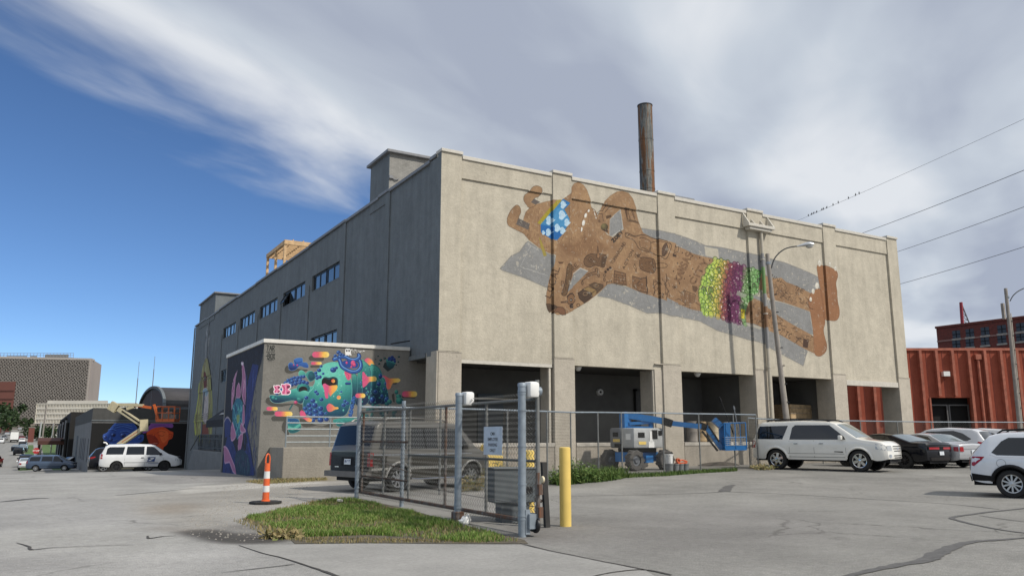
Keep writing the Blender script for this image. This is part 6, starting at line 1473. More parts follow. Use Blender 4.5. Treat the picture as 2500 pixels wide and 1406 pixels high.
def car(name, label, cat, P, loc, heading, group=None, detail=2):
    """body lofted from side and plan profiles; x runs from tail (0) to nose (L); z up; origin on the ground amid the wheels"""
    L, Wd = P['L'], P['W'] / 2; rw, fw, R = P['rw'], P['fw'], P['R']
    top, belt = pw(P['top']), pw(P['belt']); sill = P.get('sill', .30); tum = P.get('tum', .24); bow = P.get('bow', (.10, .20))
    cx = (rw + fw) / 2
    root = thing(name, label, cat, loc, math.atan2(heading[1], heading[0]), group)
    pl = P.get('plan', .10); zmid = P.get('zmid', .72)
    def hw(x):
        a = min(x, L - x); rr = P.get('round', .45)
        return Wd - (pl * (1 - a / rr) ** 2 if a < rr else 0)
    def sidey(x, z):
        zb = min(belt(x), top(x) - .02); y = hw(x)
        if z > zb - .10: y -= .018 * min(1, (z - zb + .10) / .10) ** 2
        if z > zb: y -= tum * (z - zb)
        if z < zmid: y -= .07 * ((zmid - z) / (zmid - sill + .01)) ** 2
        return y
    def warp(x, y, z):
        k = y / Wd; a = max(0, 1 - x / .7); b = max(0, 1 - (L - x) / .8)
        x2 = x + bow[0] * k * k * a * a - bow[1] * k * k * b * b
        lean = P.get('lean', (0, 0)); x2 += lean[0] * max(0, z - .6) * a * a - lean[1] * max(0, z - .55) * b * b + .05 * (max(0, .55 - z) / .3) * (a * a - b * b)
        return (x2 - cx, y, z)
    def arch(x):
        z = sill
        e = P.get('ends', .12); a = min(x, L - x)
        if a < .5: z = sill + e * (1 - a / .5) ** 2 * .6
        for w in (rw, fw):
            d = abs(x - w); Ra = R + .075
            if d < Ra: z = max(z, math.sqrt(Ra * Ra - d * d) + R)
        return z
    st = set(np.linspace(0, L, 34)) | {.02, .06, .14, L - .02, L - .06, L - .14}
    for w in (rw, fw): st |= set(w + (R + .075) * np.sin(np.linspace(-1.57, 1.57, 13)))
    for pts in (P['top'], P['belt']): st |= {p[0] for p in pts}
    st = sorted(x for x in st if 0 <= x <= L); xs = [st[0]]
    for x in st[1:]:
        if x - xs[-1] > .012: xs.append(x)
    body = MB(); ring = []
    for x in xs:
        zt = top(x); zb = min(belt(x), zt - .02); z0 = min(arch(x), zb - .03)
        rr = min(.07, (zt - zb) * .45)
        zs = [z0 + (zb - z0) * f for f in (0, .08, .25, .5, .75, .92, 1)] + [zb + (zt - rr - zb) * f for f in (.33, .66, 1)]
        r = [(sidey(x, z), z) for z in zs]
        ye = r[-1][0]; r += [(ye - rr * .35, zt - rr * .3), (ye - rr * 1.0, zt)]
        yt = ye - rr; cr = P.get('crown', .035)
        r += [(yt * f, zt + cr * (1 - f * f)) for f in (.7, .35, 0)]
        ring.append(r)
    n = len(ring[0])
    for x, r in zip(xs, ring):
        for y, z in r: body.v.append(warp(x, y, z))
        for y, z in r[:-1][::-1]: body.v.append(warp(x, -y, z))
    m = 2 * n - 1
    for i in range(len(xs) - 1):
        for j in range(m - 1): body.f.append((i * m + j, i * m + j + 1, (i + 1) * m + j + 1, (i + 1) * m + j)); body.m.append(0)
    for i, x, flip in ((0, 0, 0), (len(xs) - 1, L, 1)):
        o = len(body.v); cols = 8; r = ring[i]
        for j in range(n):
            for k in range(cols + 1): body.v.append(warp(x, r[j][0] * (1 - 2 * k / cols), r[j][1]))
        for j in range(n - 1):
            for k in range(cols):
                f = (o + j * (cols + 1) + k, o + j * (cols + 1) + k + 1, o + (j + 1) * (cols + 1) + k + 1, o + (j + 1) * (cols + 1) + k)
                body.f.append(f[::-1] if flip else f); body.m.append(0)
    bo = body.build('body', P['paint'], root, smooth=True, local=True, fixn=True)
    ub = MB().box(.12 - cx, L - .12 - cx, -Wd + .30, Wd - .30, sill - .06, min(.95, belt(L / 2) - .1)).box(rw + R + .1 - cx, fw - R - .1 - cx, -Wd + .1, Wd - .1, sill - .03, sill + .15)
    ub.build('underbody', M_trim, root, local=True)
    def side_patch(poly, nm, mt, off=.006, both=True, par=None, sd=(1, -1)):
        for s in sd:
            bm = bmesh.new(); bm.faces.new([bm.verts.new((x, z, 0)) for x, z in poly])
            for x in np.arange(.1, L, .22): bmesh.ops.bisect_plane(bm, geom=bm.verts[:] + bm.edges[:] + bm.faces[:], plane_co=(x, 0, 0), plane_no=(1, 0, 0))
            for z in (.5, .8, min(belt(L / 2), 1.2), 1.3): bmesh.ops.bisect_plane(bm, geom=bm.verts[:] + bm.edges[:] + bm.faces[:], plane_co=(0, z, 0), plane_no=(0, 1, 0))
            bmesh.ops.triangulate(bm, faces=bm.faces[:]); bm.verts.index_update(); b = MB()
            b.add([warp(v.co.x, s * (sidey(v.co.x, v.co.y) + off), v.co.y) for v in bm.verts], [[v.index for v in f.verts] for f in bm.faces]); bm.free()
            b.build(nm, mt, par or root, local=True, smooth=True)
    def end_patch(poly, nm, mt, front=True, off=.008, par=None, mirror=False):
        for s in ((1, -1) if mirror else (1,)):
            bm = bmesh.new(); bm.faces.new([bm.verts.new((y * s, z, 0)) for y, z in poly])
            for y in np.arange(-Wd, Wd, .16): bmesh.ops.bisect_plane(bm, geom=bm.verts[:] + bm.edges[:] + bm.faces[:], plane_co=(y, 0, 0), plane_no=(1, 0, 0))
            bmesh.ops.triangulate(bm, faces=bm.faces[:]); bm.verts.index_update(); b = MB()
            x = L + off if front else -off
            b.add([warp(x, v.co.x, v.co.y) for v in bm.verts], [[v.index for v in f.verts] for f in bm.faces]); bm.free()
            b.build(nm, mt, par or root, local=True)
    def top_patch(x0, x1, nm, mt, ins=.06, off=.008):
        b = MB(); nx, ny = 9, 9
        for i in range(nx):
            x = x0 + (x1 - x0) * i / (nx - 1); zt = top(x); zb = min(belt(x), zt - .02); rr = min(.07, (zt - zb) * .45); yt = sidey(x, zt - rr) - rr - ins * .3
            for j in range(ny):
                f = -1 + 2 * j / (ny - 1); dz = P.get('crown', .035) * (1 - f * f)
                dx = (top(x + .02) - top(x - .02)) / .04; nn = math.hypot(dx, 1)
                b.v.append(warp(x - off * dx / nn, yt * f, zt + dz + off / nn))
        b.f = [(i * ny + j, (i + 1) * ny + j, (i + 1) * ny + j + 1, i * ny + j + 1) for i in range(nx - 1) for j in range(ny - 1)]; b.m = [0] * len(b.f)
        b.build(nm, mt, root, local=True, smooth=True)
    for w in P['side']: side_patch(w[0] if isinstance(w, tuple) and isinstance(w[0], list) else w, 'side_window', M_cglass)
    top_patch(*P['screen'], 'windscreen', M_wglass)
    if 'rear' in P: top_patch(*P['rear'], 'rear_window', P.get('rglass', M_cglass))
    # wheels
    for x in (rw, fw):
        for s in (1, -1):
            yo = s * (Wd - .035); wd = P.get('tw', .21)
            w = MB().lathe([(R * .66, -wd), (R * .92, -wd), (R, -wd * .85), (R, -wd * .15), (R * .93, 0), (R * .67, .0), (R * .64, -.03)], (0, 0, 0), 'y', 28)
            if s > 0: pass
            if s < 0: w.v = [(a, -b, c) for a, b, c in w.v]
            w.v = [(a + x - cx, b + yo, c + R) for a, b, c in w.v]
            wh = w.build('wheel', M_tyre, root, local=True, smooth=True, fixn=True)
            ns = P.get('spokes', 6); rm = MB()
            rm.lathe([(R * .66, -.015), (R * .60, -.02), (R * .58, -.06)], (0, 0, 0), 'y', 28)
            for k in range(ns):
                a = 2 * math.pi * k / ns + .3; u = Vector((math.cos(a), 0, math.sin(a))); v = Vector((-math.sin(a), 0, math.cos(a)))
                rm.obox(u * R * .36 + Vector((0, -.03, 0)), u * R * .27, (0, .014, 0), v * R * P.get('sw', .085))
            rm.lathe([(0, -.005), (R * .14, -.01), (R * .17, -.05)], (0, 0, 0), 'y', 14)
            dk = MB().lathe([(0, -.075), (R * .62, -.07)], (0, 0, 0), 'y', 20)
            for q, nm, mt in ((rm, 'rim', P.get('rim', M_rim)), (dk, 'brake_disc', M_trim)):
                if s < 0: q.v = [(a, -b, c) for a, b, c in q.v]
                q.v = [(a + x - cx, b + yo, c + R) for a, b, c in q.v]; q.build(nm, mt, wh, local=True, smooth=(nm == 'rim'), fixn=True)
            if P.get('lip'):
                Q = [warp(x + (R + .085) * math.sin(t), s * (sidey(x + (R + .085) * math.sin(t), R + (R + .085) * max(.05, math.cos(t))) + .004), R + (R + .085) * math.cos(t)) for t in np.linspace(-1.45, 1.45, 15)]
                MB().tube(Q, P.get('lipr', .032), 6).build('wheel_arch', P['lip'] if P['lip'] is not True else P['paint'], root, local=True, smooth=True)
    if detail >= 1:
        for q in P.get('tail', []): end_patch(q, 'tail_light', M_red_l, False, .03, mirror=True)
        for q in P.get('tail_side', []): side_patch(q, 'tail_light', M_red_l)
        for q in P.get('head', []): end_patch(q, 'headlight', M_lamp, True, mirror=True)
        for q in P.get('head_side', []): side_patch(q, 'headlight', M_lamp)
        for q, mt in P.get('front', []): end_patch(q, 'grille' if mt is M_trim else 'front_trim', mt, True)
        for q, mt, nm in P.get('back', []): end_patch(q, nm, mt, False, .022)
        for i, (q, mt, nm) in enumerate(P.get('sidex', [])): side_patch(q, nm, mt, .007 + .002 * min(i, 3))
        if 'plate' in P and P['plate']:
            y, z = P['plate']; end_patch([(y - .15, z - .075), (y + .15, z - .075), (y + .15, z + .075), (y - .15, z + .075)], 'license_plate', M_plate, False, .034)
    if detail >= 2:
        g = .006
        for x in P.get('seams', []): side_patch([(x - g, sill + .08), (x + g, sill + .08), (x + g, belt(x) - .01), (x - g, belt(x) - .01)], 'door_seam', M_seam, .005)
        for x in P.get('handles', []):
            z = belt(x) - .13
            for s in (1, -1): MB().obox(warp(x, s * (sidey(x, z) + .022), z), (.085, 0, 0), (0, .014, 0), (0, 0, .018)).build('door_handle', P.get('hmat', P['paint']), root, local=True)
    mx = P.get('mirror')
    if mx:
        z = belt(mx) + .10
        for s in (1, -1): MB().bbox(mx - cx - .06, mx - cx + .07, s * (Wd + .11) - .11, s * (Wd + .11) + .11, z - .08, z + .09, .03).build('wing_mirror', P.get('mmat', P['paint']), root, local=True, smooth=True)
    if P.get('rails'):
        x0, x1, mt = P['rails']
        for s in (1, -1):
            Q = [(x - cx, s * (sidey(x, top(x) - .06) - .12), top(x) + h) for x, h in ((x0, .0), (x0 + .12, .075), ((x0 + x1) / 2, .085), (x1 - .2, .07), (x1, 0))]
            MB().tube(Q, .026, 6).build('roof_rail', mt, root, local=True, smooth=True)
    return root
def wedge(*p): return [tuple(q) for q in p]
SUV = dict(L=5.62, W=2.0, rw=1.12, fw=4.45, R=.415, tw=.27, sill=.42, tum=.15, bow=(.07, .16), lean=(.06, .05), zmid=.85, round=.4, plan=.12,
    top=[(0, 1.22), (.10, 1.30), (.34, 1.86), (.55, 1.93), (2.2, 1.97), (3.3, 1.92), (3.55, 1.86), (4.42, 1.26), (4.6, 1.21), (5.35, 1.13), (5.56, 1.02), (5.62, .92)],
    belt=[(0, 1.18), (4.3, 1.20), (5.62, .98)], side=[wedge((.20, 1.24), (1.42, 1.23), (1.66, 1.78), (.42, 1.76), (.34, 1.66)), wedge((1.72, 1.22), (3.98, 1.22), (3.92, 1.34), (3.36, 1.79), (1.96, 1.80), (1.84, 1.70))],
    screen=(3.63, 4.38), rear=(.12, .33), tail_side=[wedge((.03, .88), (.17, .88), (.20, 1.14), (.03, 1.19))], tail=[wedge((.78, .88), (.92, .88), (.92, 1.18), (.80, 1.18))],
    head_side=[wedge((5.12, .86), (5.56, .82), (5.56, 1.0), (5.10, 1.06))], head=[wedge((.56, .80), (.88, .80), (.90, 1.0), (.60, 1.0))],
    front=[(wedge((-.46, .955), (.46, .955), (.46, .985), (-.46, .985)), M_trim), (wedge((-.44, .865), (.44, .865), (.44, .895), (-.44, .895)), M_trim), (wedge((-.40, .775), (.40, .775), (.40, .805), (-.40, .805)), M_trim), (wedge((-.44, .60), (.44, .60), (.44, .635), (-.44, .635)), M_trim), (wedge((-.42, .52), (.42, .52), (.42, .555), (-.42, .555)), M_trim), (wedge((-.1, .85), (0, .825), (.1, .85), (.1, .91), (0, .935), (-.1, .91)), M_chrome), (wedge((.62, .56), (.72, .53), (.82, .56), (.82, .64), (.72, .67), (.62, .64)), M_chrome), (wedge((-.62, .56), (-.72, .53), (-.82, .56), (-.82, .64), (-.72, .67), (-.62, .64)), M_chrome)],
    sidex=[(wedge((1.62, .66), (3.90, .66), (3.90, .672), (1.62, .672)), M_seam, 'body_moulding'), (wedge((1.66, .52), (3.92, .52), (3.92, .535), (1.66, .535)), M_seam, 'body_moulding'), (wedge((3.52, .74), (3.86, .72), (3.86, .76), (3.52, .765)), M_trim, 'badge')],
    seams=(1.70, 2.72, 3.97), handles=(1.98, 3.02), hmat=M_chrome, mirror=3.82, rails=(.7, 3.35, M_trim), lip=True, lipr=.05, spokes=6, sw=.12, rim=M_chrome, paint=P_cream, plate=(0, .7))
def by_rear(P, px, az, side=1, D=None):
    """near rear wheel contact at a picture point, heading az (radians from +Y towards +X); side = 1 when the near side is the right"""
    a = on_ground(*px) if D is None else at_depth(*px, D); h = np.array([math.sin(az), math.cos(az)]); left = np.array([-h[1], h[0]])
    c = a[:2] + h * (P['fw'] - P['rw']) / 2 + left * side * (P['W'] / 2 - .14)
    return (c[0], c[1], gz(c[1], c[0])), h
def mk(name, label, cat, base, px, az, side=1, group=None, detail=2, s=1.0, D=None, **kw):
    P = dict(base); P.update(kw); loc, h = by_rear(P, px, math.radians(az), side, D)
    o = car(name, label, cat, P, loc, h, group, detail); o.scale = (s, s, s)
    return o
GP = 'vehicles parked in the lot by the fence'
mk('parked_suv', 'long cream white SUV with black roof rails parked along the fence', 'SUV', SUV, (1900, 1145), 161.5, 1, GP)
WAG = dict(L=4.80, W=1.84, rw=.98, fw=3.72, R=.345, tw=.22, sill=.34, tum=.26, bow=(.12, .2), lean=(.10, .1), round=.5, plan=.13,
    top=[(0, .98), (.06, 1.05), (.55, 1.50), (.8, 1.575), (1.8, 1.61), (2.6, 1.59), (2.9, 1.53), (3.65, 1.06), (4.5, .92), (4.74, .80), (4.8, .7)], belt=[(0, .96), (.6, 1.02), (3.6, .98), (4.8, .78)],
    side=[wedge((.60, 1.10), (.72, 1.04), (3.42, 1.0), (3.36, 1.06), (2.72, 1.47), (1.0, 1.47), (.84, 1.38))], screen=(2.94, 3.6), rear=(.08, .52), tail_side=[wedge((.03, .78), (.10, .76), (.34, .92), (.42, 1.0), (.04, 1.0))], tail=[wedge((.56, .78), (.82, .78), (.82, .98), (.60, .98))],
    sidex=[(wedge((.02, .40), (.62, .40), (.62, .52), (.02, .58)), M_trim, 'bumper_cladding'), (wedge((1.36, .36), (3.34, .36), (3.34, .46), (1.36, .46)), M_trim, 'sill_cladding'), (wedge((.56, 1.05), (.70, 1.0), (3.46, .965), (3.46, .985), (.72, 1.025), (.62, 1.09)), M_chrome, 'window_trim'), *[(wedge((.80 + .105 * math.cos(t), .84 + .105 * math.sin(t)), (.80 + .105 * math.cos(t + .5), .84 + .105 * math.sin(t + .5)), (.80 + .098 * math.cos(t + .5), .84 + .098 * math.sin(t + .5)), (.80 + .098 * math.cos(t), .84 + .098 * math.sin(t))), M_seam, 'fuel_flap_gap') for t in np.arange(0, 6.2, .5)]],
    seams=(1.62, 2.55, 3.4), handles=(1.86, 2.8), mirror=3.2, rails=(.75, 2.75, M_trim), lip=M_trim, lipr=.045, spokes=10, sw=.055, paint=P_pearl, plate=(0, .72), back=[(wedge((-.8, .36), (.8, .36), (.8, .52), (-.8, .52)), M_trim, 'bumper')], tailcol=0)
mk('parked_wagon', 'pearl white estate wagon with red tail lights cut by the frame edge', 'car', WAG, (2476, 1215), 158, 1, GP)
COUPE = dict(L=5.02, W=1.92, rw=1.10, fw=4.05, R=.35, tw=.25, sill=.28, tum=.34, bow=(.10, .2), lean=(.04, .05), round=.4, plan=.09,
    top=[(0, .98), (.06, 1.06), (.75, 1.08), (1.75, 1.40), (2.3, 1.45), (2.75, 1.42), (3.5, 1.06), (4.85, .92), (4.98, .78), (5.02, .7)], belt=[(0, .96), (1.2, .99), (3.5, .97), (5.02, .8)],
    side=[wedge((1.52, 1.02), (3.3, 1.0), (2.7, 1.34), (2.1, 1.38), (1.85, 1.33))], screen=(2.82, 3.44), rear=(.82, 1.70), rglass=M_wglass, tail=[wedge((.14, .80), (.74, .80), (.74, .885), (.14, .885))],
    back=[(wedge((-.80, .77), (.80, .77), (.80, .92), (-.80, .92)), simple('tail panel', (.012, .010, .010), .35, spec=.12), 'tail_panel'), (wedge((-.85, .955), (.85, .955), (.85, .985), (-.85, .985)), M_trim, 'spoiler'), (wedge((-.62, .34), (.62, .34), (.70, .48), (-.70, .48)), simple('diffuser grey', (.03, .028, .028), .6, spec=.15), 'diffuser')],
    sidex=[(wedge(*[(1.30 + .085 * math.cos(t), .90 + .085 * math.sin(t)) for t in np.linspace(0, 6.28, 11)[:-1]]), M_chrome, 'fuel_cap')], seams=(1.75, 3.2), mirror=3.15, lip=None, spokes=10, sw=.04, rim=M_rimd, paint=P_black, plate=(0.0, .64))
mk('parked_coupe', 'black two door muscle coupe parked with its tail to the camera', 'car', COUPE, (2213, 1143), 0, -1, GP)
SEDAN = dict(L=4.95, W=1.85, rw=1.05, fw=3.85, R=.33, tw=.21, sill=.3, tum=.30, bow=(.1, .2), round=.45, plan=.11,
    top=[(0, .94), (.06, 1.0), (.75, 1.05), (1.45, 1.40), (2.1, 1.46), (2.7, 1.43), (3.5, 1.02), (4.75, .84), (4.91, .7), (4.95, .62)], belt=[(0, .93), (1.0, .96), (3.5, .93), (4.95, .7)],
    side=[wedge((1.12, 1.0), (3.3, .97), (2.66, 1.36), (1.9, 1.39), (1.5, 1.32))], screen=(2.76, 3.42), rear=(.82, 1.42), rglass=M_wglass, tail=[wedge((.60, .70), (.80, .70), (.80, .90), (.62, .90))], tail_side=[wedge((.03, .70), (.22, .72), (.24, .9), (.03, .9))], head=[wedge((.5, .55), (.8, .55), (.8, .68), (.52, .66))],
    back=[(wedge((-.6, .80), (.6, .80), (.6, .83), (-.6, .83)), M_chrome, 'trunk_trim'), (wedge((-.84, .42), (.84, .42), (.84, .56), (-.84, .56)), P_silver, 'bumper')], seams=(1.4, 2.3, 3.3), handles=(1.6, 2.5), mirror=3.1, spokes=8, paint=P_silver, plate=(-.0, .70))
mk('parked_sedan', 'silver sedan mostly hidden between the black coupe and the white crossover', 'car', SEDAN, (2296, 1141), 3, -1, GP)
CROSS = dict(L=4.78, W=1.92, rw=1.0, fw=3.85, R=.36, tw=.23, sill=.36, tum=.24, bow=(.12, .22), lean=(.1, .1), round=.5, plan=.13,
    top=[(0, 1.06), (.06, 1.12), (.42, 1.56), (.7, 1.66), (1.8, 1.73), (2.5, 1.69), (2.8, 1.62), (3.7, 1.12), (4.6, .98), (4.74, .84), (4.78, .74)], belt=[(0, 1.04), (.6, 1.10), (3.6, 1.04), (4.78, .84)],
    side=[wedge((.72, 1.22), (.9, 1.13), (3.4, 1.06), (2.7, 1.56), (1.5, 1.60), (1.1, 1.48))], screen=(2.86, 3.62), rear=(.08, .4), tail_side=[wedge((.02, .94), (.18, .94), (.46, 1.05), (.40, 1.1), (.02, 1.06))], tail=[wedge((.3, .96), (.84, .94), (.84, 1.05), (.3, 1.02))],
    sidex=[(wedge((1.4, .38), (3.4, .38), (3.4, .47), (1.4, .47)), M_trim, 'sill_cladding')], seams=(1.5, 2.5, 3.5), handles=(1.75, 2.75), mirror=3.3, lip=None, spokes=5, sw=.09, paint=P_white, plate=(0, .8))
mk('parked_crossover', 'silvery white crossover parked behind the black coupe', 'car', CROSS, (2364, 1136), -12, -1, GP, paint=paint('silvery white paint', (.62, .63, .65)))
mk('parked_hatchback', 'white car roof and rear quarter showing behind the wagon', 'car', CROSS, (2442, 1131), -14, -1, GP, detail=1)
M_vlow = paint('dark pewter paint', (.045, .042, .036), .4)
VAN = dict(L=4.82, W=1.96, rw=1.02, fw=3.84, R=.355, tw=.22, sill=.36, tum=.13, bow=(.05, .22), lean=(.03, .03), round=.28, plan=.07, zmid=.9,
    top=[(0, 1.10), (.05, 1.22), (.26, 1.80), (.42, 1.90), (2.0, 1.93), (3.2, 1.88), (3.42, 1.80), (4.05, 1.17), (4.2, 1.10), (4.7, .98), (4.79, .88), (4.82, .8)], belt=[(0, 1.08), (4.0, 1.10), (4.82, .85)],
    side=[wedge((.30, 1.16), (1.28, 1.16), (1.28, 1.72), (.46, 1.74)), wedge((1.42, 1.16), (2.46, 1.16), (2.46, 1.74), (1.42, 1.74)), wedge((2.58, 1.14), (3.70, 1.12), (3.70, 1.2), (3.30, 1.72), (2.58, 1.74))], screen=(3.48, 4.0), rear=(.055, .25), tail_side=[wedge((.01, .70), (.10, .70), (.10, 1.06), (.01, 1.06))], tail=[wedge((.84, .70), (.93, .70), (.93, 1.06), (.84, 1.06))], head=[wedge((.5, .66), (.86, .66), (.86, .82), (.5, .82))],
    back=[(wedge((-.95, .40), (.95, .40), (.95, .56), (-.95, .56)), simple('van bumper', (.14, .13, .12), .5), 'bumper'), (wedge((-.9, .58), (.82, .58), (.82, 1.08), (-.9, 1.08)), P_dark, 'rear_door'), (wedge((-.30, .70), (.30, .70), (.30, .95), (-.30, .95)), M_trim, 'plate_recess'), (wedge((.42, .66), (.62, .66), (.62, .69), (.42, .69)), M_chrome, 'badge')],
    sidex=[(wedge((1.46, .40), (3.36, .40), (3.36, .98), (1.46, .98)), M_vlow, 'lower_panel'), (wedge((.08, .44), (.56, .44), (.56, .90), (.60, .98), (.08, .98)), M_vlow, 'lower_panel'), (wedge((1.40, .60), (3.42, .60), (3.42, .68), (1.40, .68)), simple('pale band', (.46, .45, .42), .4, .3), 'side_stripe'), (wedge((.06, .60), (.62, .60), (.62, .66), (.06, .66)), simple('pale band low', (.46, .45, .42), .4, .3), 'side_stripe'), (wedge((.1, 1.0), (3.8, 1.0), (3.8, 1.015), (.1, 1.015)), M_chrome, 'side_stripe')],
    seams=(1.36, 2.52, 3.66), handles=(2.7,), mirror=3.5, rails=(.6, 3.0, P_bronze), lip=simple('pale arch', (.42, .41, .38), .4, .3), lipr=.035, spokes=8, rim=M_rim, paint=P_bronze, plate=(0, .82))
van = mk('conversion_van', 'dark and pewter conversion van parked behind the gate mesh', 'van', VAN, (966, 1200), 73, 1, None, 2, 1.0)
def van_extras():
    b = MB()
    b.obox((-.02 - 2.43, 0, .49), (.09, 0, 0), (0, .96, 0), (0, 0, .075)); b.build('step_bumper', simple('rear step bumper', (.13, .12, .11), .5), van, local=True)
    p = VAN
    text_local(van, 'BOT', (-2.43 - .026, .0, .815), (0, -1, 0), .09, simple('plate ink', (.03, .05, .16), .6))
    m = MB().prism([(.44, 1.58), (.36, 1.56), (.33, 1.45), (.40, 1.42), (.44, 1.5), (.48, 1.56), (.30, 1.60)], lambda a, c, d: (-2.43 + .16 + (c - 1.42) * .37 + d, a, c), -.03, -.024); m.build('window_sticker', M_white, van, local=True)
    MB().bar((-2.37, -.1, 1.14), (-2.30, .25, 1.26), .025, .02).build('rear_wiper', M_trim, van, local=True)
    MB().tube([(-1.0, -1.02, .36), (-.9, -1.04, .33), (1.0, -1.04, .33), (1.1, -1.0, .40)], .032, 8).build('side_step', M_chrome, van, local=True, smooth=True)
def text_local(root, txt, c, right, h, mat, up=(0, 0, 1)):
    o = text_on(txt, c, right, up, h, None, 'lettering', mat, True); o.parent = root; return o
van_extras()
MINI = dict(L=5.15, W=1.86, rw=1.08, fw=4.0, R=.335, tw=.21, sill=.33, tum=.20, bow=(.08, .26), lean=(.05, .1), round=.45, plan=.12,
    top=[(0, 1.08), (.06, 1.16), (.32, 1.66), (.55, 1.76), (2.2, 1.80), (3.1, 1.76), (3.35, 1.70), (4.25, 1.12), (4.9, .92), (5.10, .76), (5.15, .66)], belt=[(0, 1.06), (4.2, 1.04), (5.15, .76)],
    side=[wedge((.38, 1.14), (1.42, 1.14), (1.52, 1.62), (.62, 1.62), (.46, 1.54)), wedge((1.60, 1.12), (2.70, 1.12), (2.70, 1.64), (1.66, 1.64)), wedge((2.82, 1.10), (3.86, 1.08), (3.30, 1.60), (3.14, 1.64), (2.84, 1.64))], screen=(3.42, 4.18), rear=(.07, .31), tail_side=[wedge((.03, .86), (.17, .86), (.17, 1.16), (.05, 1.18))], tail=[wedge((.72, .86), (.86, .86), (.86, 1.18), (.74, 1.18))],
    head=[wedge((.5, .66), (.82, .68), (.82, .84), (.5, .8))], head_side=[wedge((4.72, .70), (5.0, .66), (5.0, .8), (4.74, .86))], sidex=[(wedge((1.5, .60), (3.6, .58), (3.6, .60), (1.5, .62)), M_trim, 'body_moulding')],
    seams=(1.55, 2.76, 3.9), handles=(2.62, 3.0), hmat=M_trim, mirror=3.7, mmat=M_trim, spokes=7, rim=M_rimd, paint=P_white, plate=(0, .9))
mail = mk('mail_minivan', 'white mail minivan with a blue eagle emblem on its front door', 'minivan', MINI, (283, 1147), 94, 1, None, 2, D=54)
def mail_mark():
    # emblem on the near (right) side door: blue plate with a white swept head
    x0, z0 = .62, .80; Y = -.945
    MB().prism([(-.24, -.15), (.20, -.15), (.26, .15), (-.18, .15)], lambda a, c, d: (x0 + a, Y + d, z0 + c), -.004, .004).build('emblem', simple('postal blue', (.03, .07, .22), .4), mail, local=True)
    MB().prism([(-.14, .09), (.20, .11), (.14, .03), (.04, -.02), (-.06, -.05), (.10, -.09), (-.20, -.10), (-.10, -.02), (.02, .03)], lambda a, c, d: (x0 + a, Y - .006 + d, z0 + c), -.002, .002).build('emblem_eagle', M_white, mail, local=True)
    MB().box(.45, 1.1, -.947, -.943, .52, .545).build('lettering_strip', simple('blue print', (.05, .09, .25), .5), mail, local=True)
    MB().tube([(-2.1, -.5, 1.78), (-2.2, -.5, 1.9), (-2.35, -.5, 1.92)], .05, 8).build('roof_beacon', M_white, mail, local=True, smooth=True)
mail_mark()
GS = 'cars along the street'
mk('parked_suv', 'black SUV tucked behind the back of the white mail minivan', 'SUV', CROSS, (252, 1141), 92, 1, None, 1, D=57, paint=P_black)
mk('street_minivan', 'slate blue minivan driving across the foot of the street', 'minivan', MINI, (86, 1151), 102, 1, GS, 1, paint=P_blue, rim=M_rim)
mk('street_sedan', 'white sedan with amber lights behind the blue minivan', 'car', SEDAN, (46, 1147), -2, -1, GS, 1, paint=P_white)
mk('street_suv', 'dark SUV alongside the white sedan on the street', 'SUV', CROSS, (45, 1140), 0, -1, GS, 1, paint=P_dark)
mk('street_coupe', 'black low car in front of the blue minivan by the grey wall', 'car', SEDAN, (172, 1141), 60, 1, GS, 1, paint=P_black)
mk('street_suv', 'red SUV driving up the street at the left frame edge', 'SUV', CROSS, (-8, 1141), 8, 1, GS, 1, paint=P_red)
FARC = [((33, 1111), CROSS, P_dark, 'charcoal car nearest in the row parked along the street'), ((45, 1104), SEDAN, P_dark, 'dark sedan second in the parked row on the street'), ((46, 1098), SEDAN, P_silver, 'grey sedan third in the parked row on the street'), ((46, 1092.5), CROSS, P_dark, 'dark car fourth in the parked row on the street'), ((47, 1081), CROSS, P_white, 'white car in the parked row beside the truck'), ((46, 1074), CROSS, P_red, 'red car farther up in the parked row'), ((28, 1101), SEDAN, P_black, 'black sedan driving in the middle of the street'), ((-5, 1082), MINI, P_white, 'white vehicle at the left edge of the street'), ((4, 1074), CROSS, P_silver, 'grey car on the far left of the street'), ((34, 1047), MINI, P_white, 'white vehicle far up the hill on the street'), ((44, 1050), SEDAN, P_silver, 'silver car far up the hill on the street'), ((12, 1063), SEDAN, P_silver, 'silver car by the trees at the left of the street')]
for i, (px, P, pt, lb) in enumerate(FARC): mk('street_car', lb, 'car', P, px, 4, -1, GS, 0, paint=pt, lip=None)
def truck(px, label, s=1.0):
    x, y, z = on_ground(*px)
    t = thing('box_truck', label, 'truck', (x, y, z), math.radians(90))
    MB().bbox(-3.2, 2.0, -1.2, 1.2, .9, 3.5, .05).build('cargo_box', M_white, t, local=True); MB().bbox(2.1, 3.8, -1.1, 1.1, .6, 2.6, .2).build('cab', P_white, t, local=True); MB().box(-3.1, 3.6, -.9, .9, .5, .88).box(-3.25, -3.15, -1.1, 1.1, .45, .75).build('chassis', M_trim, t, local=True)
    for wx in (-2.0, 2.8):
        for wy in (-1, 1): MB().lathe([(0, -.15), (.48, -.15), (.48, .15), (0, .15)], (wx, wy * 1.0, .48), 'y', 16).build('wheel', M_tyre, t, local=True)
    return t
truck((34, 1079), 'white box truck seen from behind on the street')
w2 = truck((122, 1074), 'white truck parked on the lot beyond the brown canopy'); w2.rotation_euler = (0, 0, 0)
